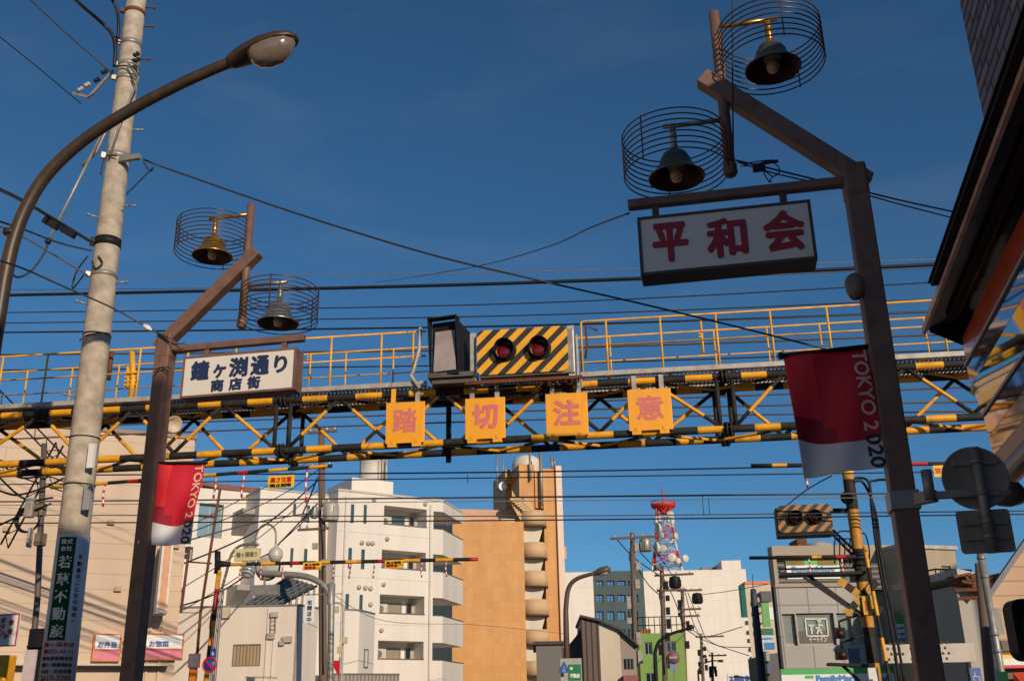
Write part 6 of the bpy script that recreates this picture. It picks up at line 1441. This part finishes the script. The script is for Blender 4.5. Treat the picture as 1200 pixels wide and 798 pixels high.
# round no-entry sign on the pole by the green house, green shop sign with blue triangle
t = thing('no_entry_sign', 'small round red no entry sign in front of the green house', 'road sign', at(789, 780, 60)); p = Pl(at(789, 770, 60), 85); c = p.px(789, 770)
b = MB(); b.lathe(c, p.n, [(0, -.02), (.36, -.02), (.36, 0), (0, .001)], 24); b.build('disc', mat('faded_red_disc', S(126, 84, 92), .6), t); b = MB(); b.bar(c-p.d*.22+p.n*.01, c+p.d*.22+p.n*.01, .02, .1); b.build('white_bar', mat('grey_white_bar', S(170, 160, 165), .6), t)
b = MB(); q = p.rect(785, 777, 793, 785); b.pbox(p, *q, -.03, 0); b.build('sub_plate', mat('pale_blue_plate', S(120, 140, 170), .5), t); b = MB(); b.cyl(V((c.x, c.y+.06, 0)), c+V((0, .06, .4)), .04, 8); b.build('post', GREYM, t)
p = Pl(at(660, 785, 44), 82); q = p.rect(662, 776, 681, 800)
t = thing('green_shop_sign', 'green and white shop sign behind the blue triangular mark at the bottom centre', 'sign', p.pt(q[0], 0)); b = MB(); b.pbox(p, *p.rect(657, 771, 682, 804), -.15, -.02); b.build('frame', mat('sign_frame_grey', S(170, 166, 160), .5), t)
q = p.rect(666, 778, 681, 797); b = MB(); b.pbox(p, *q, -.02, .0); b.build('green_field', mat('shop_green', S(10, 120, 70), .5), t)
b = MB(); put_text(b, '不動産', p.pt((q[0]+q[1])/2, q[2]+(q[3]-q[2])*.3, .004), p.d, UP, (q[1]-q[0])*.75, (q[3]-q[2])*.25, 0, .008); put_text(b, '●', p.pt(q[0]+(q[1]-q[0])*.25, q[2]+(q[3]-q[2])*.75, .004), p.d, UP, .12, .12); b.build('lettering', WHITEP, t)
b = MB(); b.pbox(p, *p.rect(668, 800, 672, 803), -.14, -.04); b.cyl(p.pt(q[0], 0, -.1), p.pt(q[0], q[2], -.1), .05, 8); b.build('post', GREYM, t)
t = thing('crossing_mark_sign', 'blue house shaped pedestrian crossing sign on the brown lamp pole at the bottom', 'road sign', p.px(661, 784, .4)); b = MB(); b.prism([p.px(655, 788, .3), p.px(666.5, 788, .3), p.px(666.5, 785, .3), p.px(661, 774, .3), p.px(655, 785, .3)], p.n*.03); b.build('plate', mat('crossing_blue', S(30, 84, 150), .5), t)
b = MB(); b.prism([p.px(658.5, 787, .331), p.px(663.5, 787, .331), p.px(661, 778.5, .331)], p.n*.003); b.build('white_mark', mat('muted_white', S(110, 140, 180), .5), t)

# ================================================================== left of the crossing
t = thing('height_bar_post', 'slanted black and yellow post carrying the far height bar over the white house', 'post', V((0, 0, 0))); p = PF; t.location = p.pt(p.hit(236, 798)[0], 0, .02)
b = MB(); b.banded(p.pt(p.hit(236, 798)[0], 0), p.px(257, 668), .055, [.5, .5, .5, .5, .22], 10, (0, 1, 0, 1, 2), 0); b.build('post', [YEL, BLK, REDP], t)
b = MB(); b.tube([p.px(254, 672), p.px(256, 660), p.px(270, 661)], [.07, .10, .05], 8); b.cyl(p.px(255, 668), p.px(255, 646), .07, 8); b.build('head', BLACK, t)
b = MB(); b.tube(smooth_path([p.px(249, 715, .1), p.px(246, 735, .1), p.px(249, 750, .1), p.px(247, 765, .1)], 4), .02, 5); b.cyl(p.px(253, 696, .1), p.px(251, 715, .1), .03, 6); b.build('red_tape', mat('faded_red_tape', S(176, 50, 50), .6), t)
p = Pl(at(262, 798, 27), 88)
t = thing('globe_lamp_post', 'old silver lamp post with two globe lamps and a small hanging cream sign', 'lamp post', p.pt(p.hit(257, 798)[0], 0))
b = MB(); 
for dx in (-1.5, 2.5): b.tube(smooth_path([p.pt(p.hit(250+dx, 798)[0], .2), p.px(252+dx, 760), p.px(259+dx, 690)], 4), .04, 8)
b.tube(smooth_path([p.px(260, 690), p.px(266, 668), p.px(271, 650), p.px(280, 640), p.px(292, 637.5), p.px(303, 638)], 5), .04, 8)
b.tube(smooth_path([p.px(300, 640), p.px(301, 625), p.px(308, 615.5), p.px(317, 615), p.px(323, 623), p.px(323, 641)], 5), .03, 8)
b.tube([p.pt(p.hit(250, 798)[0], 0), p.px(250, 790)], .08, 8); b.build('pole', mat('tarnished_silver', S(140, 132, 124), .4, .5, var=.2), t)
globe = mat('globe_milk', S(196, 190, 180), .3, .1, var=.1)
for gx, gy in ((322.5, 651), (290.5, 670)):
    b = MB(); c = p.px(gx, gy+7); r = .20
    b.lathe(c, UP, [(0, -.02), (r*.5, 0), (r*.7, .03), (r, .14), (r*1.02, .19), (r*.98, .2), (r*1.0, .24), (r*.85, .33), (r*.4, .40), (.05, .42), (.03, .5)], 22); b.build('globe', globe, t)
b = MB(); q = p.rect(274.5, 642.5, 304, 656.5, .06); b.pbox(p, *q, -.04, .06); b.build('hanging_sign', mat('cream_sign', S(214, 200, 150), .5), t)
b = MB(); put_text(b, '鐘ヶ淵通り', p.pt((q[0]+q[1])/2, (q[2]+q[3])/2, .06), p.d, UP, (q[1]-q[0])*.82, (q[3]-q[2])*.42, 0, .006); b.build('sign_lettering', mat('grey_let', S(110, 104, 96), .5), t)
p = Pl(at(388, 798, 30), 88)
t = thing('mirror_mast', 'grey curved mast arm with a dark rimmed round mirror over the white house', 'mast', p.pt(p.hit(388, 798)[0], 0))
b = MB(); b.tube([p.pt(p.hit(387, 798)[0], 0), p.px(387, 798), p.px(388.5, 706)]+smooth_path([p.px(388, 702), p.px(383, 690), p.px(371, 680), p.px(350, 674), p.px(303, 671.5)], 5), .095, 12); b.lathe(p.px(388.5, 684), UP, [(.12, -.6), (.12, .0), (0, .05)], 12); b.build('mast', GREYM, t)
b = MB(); b.lathe(p.px(314, 664.5, -.1), p.n, [(0, 0), (.36, .02), (.37, .05), (.34, .06), (0, .1)], 30); m_ = b.build('mirror', mat('mirror_back', S(190, 180, 166), .5), t)
b = MB(); b.tube([p.px(314, 664.5, -.08)+p.d*(.38*math.cos(a))+UP*(.38*math.sin(a)) for a in [k*math.pi/16 for k in range(32)]], .035, 6, closed=True); b.build('rim', BLACK, m_)
b = MB(); b.pbox(p, *p.rect(296, 685, 325, 697), -.2, .02); b.bar(p.px(310, 674), p.px(310, 686), .05, .05); b.build('signal_box', GREYM, t)
t = thing('white_banner', 'small white vertical banner with blue writing left of the timber pole', 'banner', at(363, 728, 36)); p = Pl(at(363, 728, 36), 86); q = p.rect(357, 697.5, 368.5, 729.5); b = MB(); b.pbox(p, *q, -.03, 0); b.build('cloth', WHITEP, t)
b = MB(); put_column(b, '祝開店中', p.pt((q[0]+q[1])/2, q[3]-.25, .003), p.d, UP, .16, .2, 0, .006); b.build('lettering', NAVYP, t); b = MB(); b.cyl(p.pt(q[0]-.05, q[3]+.03), p.pt(q[1]+1.0, q[3]+.03), .02, 6); b.build('rod', GREYM, t)
t = thing('red_flag', 'small red flag hanging near the foot of the grey mast arm', 'flag', at(393, 775, 34)); p = Pl(at(393, 775, 34), 86); b = MB(); b.prism([p.px(387, 773.5), p.px(398, 773.5), p.px(398, 794), p.px(394, 787)], p.n*.02); b.build('cloth', REDP, t); b = MB(); b.cyl(p.pt(p.hit(398.5, 790)[0], 0), p.px(398.5, 770), .02, 6); b.build('stick', GREYM, t)
t = thing('downpipe_pole', 'thin pale pole with bent top and small boxes at the left end of the annex', 'pole', at(401, 780, 44)); p = Pl(at(401, 780, 44), 86); t.location.z = 0
b = MB(); b.tube([p.pt(p.hit(400, 798)[0], 0)]+smooth_path([p.px(400.5, 790), p.px(402.5, 720), p.px(401, 708), p.px(392, 706)], 4), .05, 6); b.build('pipe', PALEM, t); b = MB()
for x, y in ((393, 714), (404, 750), (398, 761)): b.obox(p.px(x, y, .1), p.d, p.n, UP, .15 if y < 720 else .1, .06, .14)
b.build('box', mat('box_cream', S(190, 176, 140), .5), t)
p = Pl(at(245, 778, 20), 86)
t = thing('no_parking_sign', 'round blue no parking sign with red rim below a small blue plate', 'road sign', p.pt(p.hit(248.5, 798)[0], 0)); c = p.px(245.5, 778.5)
b = MB(); b.lathe(c, p.n, [(0, -.01), (.15, -.01), (.15, 0), (0, .001)], 28); b.build('disc', BLUEP, t); b = MB(); b.tube([c+p.d*(.135*math.cos(a))+UP*(.135*math.sin(a))+p.n*.004 for a in [k*math.pi/16 for k in range(32)]], .018, 6, closed=True); b.bar(c-p.d*.09+UP*.09+p.n*.006, c+p.d*.09-UP*.09+p.n*.006, .03, .012, p.n); b.build('red_rim', REDP, t)
b = MB(); b.pbox(p, *p.rect(246.5, 759.5, 252.5, 770.5), -.01, .0); b.build('blue_plate', BLUEP, t); b = MB(); b.bar(p.px(249.5, 763, .004), p.px(249.5, 768, .004), .03, .01); b.bar(p.px(247.5, 766, .004), p.px(251.5, 766, .004), .03, .01); b.build('white_arrow', WHITEP, t); b = MB(); b.cyl(p.pt(p.hit(247, 798)[0], 0, -.04), p.pt(p.hit(249, 758)[0], p.hit(249, 757)[1], -.04), .03, 8); b.build('post', GREYM, t)
p = Pl(at(227, 790, 20), 86); t = thing('red_framed_board', 'small grey board in a red frame beside the foot of the slanted post', 'notice', p.pt(p.hit(227, 790)[0], 0)); q = p.rect(220.5, 765.5, 234, 782); b = MB(); b.pbox(p, *q, -.03, -.002); b.build('frame', mat('dull_red_frame', S(150, 50, 56), .5), t); b = MB(); b.pbox(p, q[0]+.02, q[1]-.02, q[2]+.02, q[3]-.02, -.002, .004); b.build('board', mat('board_slate', S(104, 100, 112), .5), t)
b = MB(); b.obox(p.px(226.5, 792), p.d, p.n, UP, .06, .06, .12); b.build('orange_lamp', mat('amber_case', S(214, 120, 30), .5), t); b = MB(); b.pbox(p, p.hit(222, 790)[0]-.03, p.hit(222, 790)[0]+.08, 0, q[2], -.06, -.03); b.build('post', mat('post_slate', S(80, 80, 90), .5), t)
p = Pl(at(230, 640, 32), 88); t = thing('rusty_sign_frame', 'empty rusty tube frame standing in front of the rear white building', 'frame', p.pt(p.hit(240, 720)[0], 0))
b = MB(); b.tube([p.px(238, 570), p.px(258, 572.5), p.px(235, 718), p.px(212, 717.5), p.px(222, 640)], .05, 8); b.cyl(p.px(219, 658), p.px(248, 660), .03, 6); b.cyl(p.px(233, 604), p.px(253, 606), .045, 6); b.tube([p.pt(p.hit(236, 718)[0], 0), p.px(235, 718)], .05, 8); b.build('tube_frame', RUST, t)

# railway-side kit behind the concrete pole
t = thing('crossing_button_sign', 'white sign with red border, red characters and arrow at the left edge', 'sign', at(8, 757, 16)); p = Pl(at(8, 757, 16), 88); q = p.rect(-8, 719, 21, 757)
b = MB(); b.pbox(p, *q, -.03, 0); b.build('panel', WHITEP, t); b = MB(); e = .022
for r_ in ((q[0], q[1], q[2], q[2]+e), (q[0], q[1], q[3]-e, q[3]), (q[1]-e, q[1], q[2]+e, q[3]-e), (q[0], q[0]+e, q[2]+e, q[3]-e)): b.pbox(p, *r_, 0, .005)
put_column(b, '非常', p.px(13.5, 729, .004), p.d, UP, .085, .15, 0, .006); put_column(b, 'ボタン', p.px(4, 726.5, .004), p.d, UP, .085, .10, 0, .006)
b.bar(p.px(-1, 745, .004), p.px(6, 745, .004), .004, .035, p.n); b.prism([p.px(5, 741, .002), p.px(10.5, 745, .002), p.px(5, 749, .002)], p.n*.005); b.build('red_lettering', REDP, t)
b = MB(); b.cyl(p.pt(q[0]+.1, 0, -.06), p.pt(q[0]+.1, q[3], -.06), .03, 8); b.build('post', BLACK, t)
t = thing('barrier_machine', 'yellow barrier machine with black motor box behind the pole at the lower left edge', 'barrier', at(5, 790, 17)); p = Pl(at(5, 790, 17), 88); t.location.z = 0
b = MB(); b.pbox(p, p.hit(-6, 780)[0], p.hit(7, 780)[0], 0, p.hit(3, 767)[1], -.3, 0); b.build('yellow_case', YEL, t, bevel=.03)
b = MB(); b.pbox(p, p.hit(20, 780)[0], p.hit(41, 780)[0], 1.2, p.hit(30, 735)[1], -.6, -.2); b.pbox(p, p.hit(23, 780)[0], p.hit(40, 780)[0], p.hit(30, 735)[1]-.35, p.hit(30, 735)[1]-.3, -.2, -.1); b.build('motor_box', BLACK, t, bevel=.03)
b = MB(); b.banded(p.pt(p.hit(43, 790)[0], 0, -.4), p.pt(p.hit(50, 700)[0], p.hit(48, 695)[1], -.4), .06, [.55, .45], 8, (0, 1)); b.build('banded_post', [YEL, BLK], t)
b = MB(); q = p.rect(27, 761, 40, 800, .2); b.pbox(p, *q, .15, .2); b.build('white_plate', mat('plate_pinkish', S(206, 190, 190), .5), t)
p = Pl(at(38, 600, 18.5), 88); t = thing('signal_cable_mast', 'dark railway mast with lattice arms, white relay boxes and cable coil behind concrete pole', 'mast', p.pt(p.hit(44, 790)[0], 0))
b = MB(); b.tube([p.pt(p.hit(42, 798)[0], 0), p.px(44, 700), p.px(52, 520)], .06, 8); b.build('mast', mat('mast_drab', S(92, 84, 76), .6), t)
for (x0, y0), (x1, y1) in (((-20, 445), (78, 545)), ((-30, 535), (75, 570)), ((5, 640), (70, 520))):
    a, c = p.px(x0, y0, -.3), p.px(x1, y1, -.3); b = MB(); d = (c-a); L = d.length; d.normalize(); n_ = d.cross(V((0, 1, 0)))
    for s_ in (-.10, .10): b.bar(a+n_*s_, c+n_*s_, .028, .028)
    k = 0; N = int(L/.2)
    for k in range(N): b.bar(a+d*(L*k/N)+n_*(.1 if k % 2 else -.1), a+d*(L*(k+1)/N)+n_*(-.1 if k % 2 else .1), .015, .015)
    b.build('lattice_arm', BLACK, t)
for y in (595, 630):
    b = MB(); b.pbox(p, *p.rect(31+(y-595)*.08-1, y-12, 39-(y-595)*.1, y+11, .2), .1, .25); b.build('relay_box', PALEM, t, bevel=.02); b = MB(); b.pbox(p, *p.rect(40, y-6, 50, y+9, .1), -.05, .12); b.build('drab_box', mat('drab_box', S(130, 112, 92), .6) if y == 595 else bpy.data.materials['drab_box'], t, bevel=.02)
b = MB()
for k in range(3): b.tube([p.px(34, 609, .05)+p.d*((.24+.012*k)*math.cos(a))+UP*((.24+.012*k)*math.sin(a))+p.n*(.03*k) for a in [j*math.pi/12 for j in range(24)]], .018, 5, closed=True)
b.build('cable_coil', CABLE, t)
for pts in ([(0, 575), (20, 580), (50, 572), (75, 560)], [(0, 615), (22, 605), (60, 590)], [(0, 560), (30, 585), (62, 583)], [(0, 540), (25, 560), (70, 552)]):
    b = MB(); b.tube(smooth_path([p.px(x, y, .15) for x, y in pts], 5), .022, 5); b.build('drooping_cable', CABLE, t)

# ================================================================== overhead wires
wirem_l = mat('pale_aluminium_wire', S(150, 146, 140), .4, .4)
wirem_d = mat('dark_wire', S(40, 38, 40), .5)
wirem_b = mat('brown_messenger_wire', S(104, 92, 82), .5, .3)
def cable(label, pts, r, mm, group=None, n=6, name='overhead_wire', cat='wire'):
    """pts: (px, py, Y) through which the sagging wire passes"""
    P = [at(*q) for q in pts]
    if len(P) == 2:
        a, c = P; L = (c-a).length; P = [a.lerp(c, k/10)-UP*(L*.004*4*(k/10)*(1-k/10)) for k in range(11)]
    else: P = smooth_path(P, n)
    return tag(MB().tube(P, r, 6).build(name, mm, None, P[0]), label, cat, group)
# run along the railway, listed from the top; all pass behind the gantry
G = 'wires strung along the railway'
run = [
    ('thick black cable crossing the whole sky above the gantry railing', (-30, 347, 18), (600, 332, 18), (1180, 306, 18), .034, CABLE),
    ('very thin pale wire, highest of those along the railway', (-30, 325, 20), (600, 319, 20), (1180, 301, 20), .009, wirem_l),
    ('thin pale wire just above the thick black cable', (-30, 340, 20), (600, 333, 20), (1180, 310, 20), .009, wirem_b),
    ('first thin dark wire below the thick black cable', (-30, 367, 18), (600, 356, 18), (1180, 326, 18), .012, wirem_d),
    ('second thin dark wire below the thick black cable', (-30, 379, 18), (600, 370, 18), (1180, 347, 18), .012, wirem_d),
    ('brownish wire at the height of the top railing', (-30, 390, 19), (600, 382, 19), (1180, 362, 19), .020, wirem_b),
    ('brownish wire at the height of the striped signal lamps', (-30, 416, 19), (600, 409, 19), (1180, 389, 19), .020, wirem_b),
    ('dark wire low between the railing posts', (-30, 434, 18.5), (600, 427, 18.5), (1180, 408, 18.5), .014, wirem_d),
    ('brownish wire at the top of the four character boards', (-30, 491, 20), (600, 473, 20), (1180, 452, 20), .018, wirem_b),
    ('pale wire across the middle of the four character boards', (-30, 504, 20), (600, 482, 20), (1180, 470, 20), .018, wirem_b),
    ('pale wire at the lower half of the four character boards', (-30, 516, 20), (600, 492.5, 20), (1180, 481, 20), .018, wirem_b),
    ('black wire right under the gantry in front of the water tank', (-30, 557, 22), (600, 553, 22), (1180, 541, 22), .018, wirem_d),
    ('second black wire under the gantry, sloping up to the right', (-30, 568, 22), (600, 559.5, 22), (1180, 552, 22), .014, wirem_d),
    ('paired brownish messenger wire above the red tower platform', (-30, 588, 24), (600, 582.5, 24), (1230, 576, 24), .022, wirem_b),
    ('thin pale wire just below the brownish messenger wire', (-30, 592, 24), (600, 587, 24), (1230, 581, 24), .010, wirem_l),
    ('upper brownish contact wire crossing the middle of the red tower', (-30, 603, 24.5), (600, 604.5, 24.5), (1230, 598, 24.5), .014, wirem_b),
    ('lower dark contact wire crossing the middle of the red tower', (-30, 613, 24.5), (600, 609.5, 24.5), (1230, 602, 24.5), .018, wirem_d)]
for lab, a, c, d, r, mm in run: cable(lab, [a, c, d], r, mm, G, 10)
for x, y0, y1, Y in ((823, 581, 604, 24), (830, 583, 603, 24), (548, 556, 566, 22), (1063, 578, 600, 24)):
    p = at(x, y0, Y); q = at(x, y1, Y); tag(MB().cyl(p, V((p.x, p.y, q.z)), .009, 5).build('wire_dropper', wirem_d, None, p), 'short vertical dropper wire hanging between the railway wires', 'wire', 'droppers between the railway wires')
# from the concrete pole across the street
cable('sagging black wire from the concrete pole bracket down to the right banner', [(168, 187, 9), (200, 199, 9.2), (350, 251, 9.8), (500, 297, 10.2), (620, 326, 10.5), (760, 358, 11), (900, 392, 11.6), (1010, 420, 12)], .011, CABLE, None, 8)
cable('thin black wire curving from the sign bar at right down to the thick cable', [(737, 250, 5.6), (690, 268, 7), (640, 290, 9), (560, 312, 12), (470, 327, 16), (440, 331, 17.8)], .006, CABLE, None, 8)
cable('vertical black wire dropping past the upper right bell lamp', [(858.5, -30, 5.5), (858.5, 90, 5.5), (859.5, 190, 5.5)], .0055, CABLE)
cable('upper of two wires from the right lamp post to the shop canopy', [(862, 188, 5.6), (900, 197, 5.7), (990, 219, 5.9), (1060, 236, 6.3), (1125, 250, 6.9)], .0055, CABLE)
cable('lower of two wires from the right lamp post to the shop canopy', [(864, 190, 5.6), (910, 204, 5.7), (990, 222, 5.9), (1060, 241, 6.3), (1122, 257, 6.9)], .0045, CABLE)
t = thing('wire_splice', 'tangle of thin black leads and splice box beside the hung pole at right', 'wire', at(880, 193, 5.6))
pw = Pl(at(880, 193, 5.55), 90)
for pts in ([(862, 188), (875, 192), (884, 190), (905, 188), (911, 190)], [(868, 195), (880, 195), (893, 199), (905, 207)], [(905, 190), (913, 197), (912, 204), (905, 208), (901, 214)], [(894, 200), (899, 210), (904, 214)]):
    MB().tube(smooth_path([pw.px(*q) for q in pts], 5), .004, 5).build('lead', CABLE, t)
b = MB(); b.pbox(pw, *pw.rect(882, 193, 897, 201), -.01, .02); b.build('splice_box', BLACK, t); b = MB(); b.bar(pw.px(892, 192), pw.px(912, 189), .012, .016); b.build('clamp', BLACK, t)
# left side bundle to the concrete pole
L_ = [('thick wire with splice boxes running from the left edge to the black band', [(-20, 214, 6), (20, 232, 7), (60, 255, 8), (109, 285, 9)], .017, CABLE),
      ('thin wire below the spliced wire running to the black band', [(-20, 253, 6), (30, 270, 7), (70, 285, 8), (107, 294, 9)], .009, CABLE),
      ('thin grey wire from the left edge to the band above the brown street lamp collar', [(-20, 258, 6), (20, 274, 7), (60, 297, 8), (102, 322, 9)], .009, GREYM),
      ('greenish wire from the left edge passing the concrete pole to the sunlit lamp post', [(-20, 300, 5.5), (25, 314, 6), (75, 336, 6.5), (132, 361, 7), (176, 385, 7.2), (200, 397, 7.2)], .007, mat('greenish_wire', S(60, 72, 70), .5)),
      ('thin wire from the upper left corner to the insulators of the concrete pole', [(-20, 28, 7), (40, 76, 8), (95, 122, 9)], .006, CABLE),
      ('second thin wire slanting from the top edge to the concrete pole', [(20, -15, 7), (75, 37, 8), (130, 85, 9)], .008, WIRE),
      ('thick black cable bending from the top edge down along the concrete pole', [(70, -20, 7.5), (90, 2, 8.4), (118, 26, 8.9), (132, 42, 9), (135, 60, 9), (134, 78, 9)], .022, CABLE),
      ('second black cable joining the top of the concrete pole from the top edge', [(118, -20, 8.4), (130, -2, 8.9), (137, 12, 9), (139, 30, 9), (138, 45, 9)], .02, CABLE),
      ('thin sagging wire from the pole bracket down its right side', [(168, 190, 9), (176, 201, 9), (180, 196, 9), (168, 208, 9), (148, 228, 9)], .007, CABLE)]
for lab, pts, r, mm in L_: cable(lab, pts, r, mm)
for lab, (x, y, Y) in (('small black splice box on the spliced wire nearer the street lamp', (60, 262, 8)), ('small black splice box on the spliced wire nearer the concrete pole', (80, 272, 8.3))):
    b = MB(); c = at(x, y, Y); b.bar(c+V((-.08, 0, .05)), c+V((.08, 0, -.05)), .06, .07); tag(b.build('splice_box', BLACK, None, c, bevel=.008), lab, 'splice box')
b = MB(); c = at(173.5, 384.5, 7.15); b.lathe(c, (.8, 0, -.5), [(0, -.05), (.02, -.045), (.024, 0), (.016, .02), (0, .05)], 10); tag(b.build('wire_clamp', WHITEP, None, c), 'small white wire clamp just left of the sunlit lamp post elbow', 'wire clamp')
pw = Pl((XL, YL-.09, 0), 90)
t = thing('post_leads', 'black leads wrapped around the upper part of the sunlit lamp post', 'wire', pw.px(190, 430))
for pts in ([(176, 385), (190, 394), (203, 403), (217, 402)], [(180, 441), (188, 431), (199, 436)], [(181, 433), (192, 430), (200, 432)], [(200, 402), (207, 405), (211, 410)]):
    MB().tube(smooth_path([pw.px(*q) for q in pts], 4), .0045, 5).build('lead', CABLE, t)
# service drops fanning out from the timber pole over the white buildings
drops = [((376, 560, 40), (300, 622, 36), (195, 668, 33)), ((372, 575, 40), (290, 640, 36), (195, 700, 33)), ((376, 548, 40), (320, 585, 37), (200, 632, 33)), ((370, 600, 40), (300, 612, 36), (195, 640, 33)), ((360, 607, 40), (290, 668, 36), (205, 720, 33)), ((378, 530, 40), (330, 560, 37), (230, 612, 33)), ((372, 590, 40), (280, 680, 36), (195, 715, 33))]
names = ['uppermost', 'second', 'third', 'fourth', 'fifth', 'steepest', 'lowest']
for k, d in enumerate(drops): cable('%s dark service wire fanning left from the timber pole over the white building' % names[k], list(d), .018 if k % 3 else .03, wirem_b if k % 2 else CABLE, 'service wires fanning from the timber pole', 8)
cable('service wire from the timber pole sagging across the orange building', [(382, 690, 40), (450, 727, 46), (560, 732, 55), (660, 742, 62)], .012, wirem_b, None, 8)
# wires between the far street poles
far = [((723, 632, 66), (745, 655, 70), (776, 676, 74)), ((760, 631, 66), (772, 650, 70), (800, 692, 84)), ((744, 660, 66), (760, 685, 70), (777, 700, 74)), ((744, 640, 66), (765, 662, 70), (777, 670, 74)), ((777, 676, 74), (790, 702, 79), (802, 735, 84)), ((803, 694, 84), (812, 728, 92), (822, 748, 100)), ((806, 694, 84), (818, 725, 92), (826, 746, 100)), ((801, 728, 84), (815, 740, 92), (828, 746, 100), (870, 734, 90)), ((826, 747, 100), (845, 757, 104), (880, 758, 100)), ((800, 735, 84), (830, 752, 95), (878, 768, 90)), ((822, 750, 100), (828, 760, 110), (835, 768, 120)), ((815, 697, 84), (850, 693, 80), (900, 684, 70))]
fn = ['highest wire reaching the tall crossarm pole', 'wire from the tall crossarm to the framed pole', 'lower slack wire from the tall crossarm pole', 'upper slack wire from the tall crossarm pole', 'wire between the transformer pole and the framed pole', 'left steep wire below the framed pole', 'right steep wire below the framed pole', 'wire drooping then rising to the green windows', 'slack wire ending low at the green windows', 'long thin slack wire below the green windows', 'short wire between the two smallest poles', 'thin straight wire rising towards the store']
for k, d in enumerate(far): cable(fn[k]+' far down the street', list(d), .035 if k < 10 else .025, CABLE if k % 2 else wirem_d, None, 6)
cable('thin wire from the far striped signal up to the gantry banner', [(922, 592, 24.9), (945, 574, 23), (975, 557, 21)], .014, CABLE)
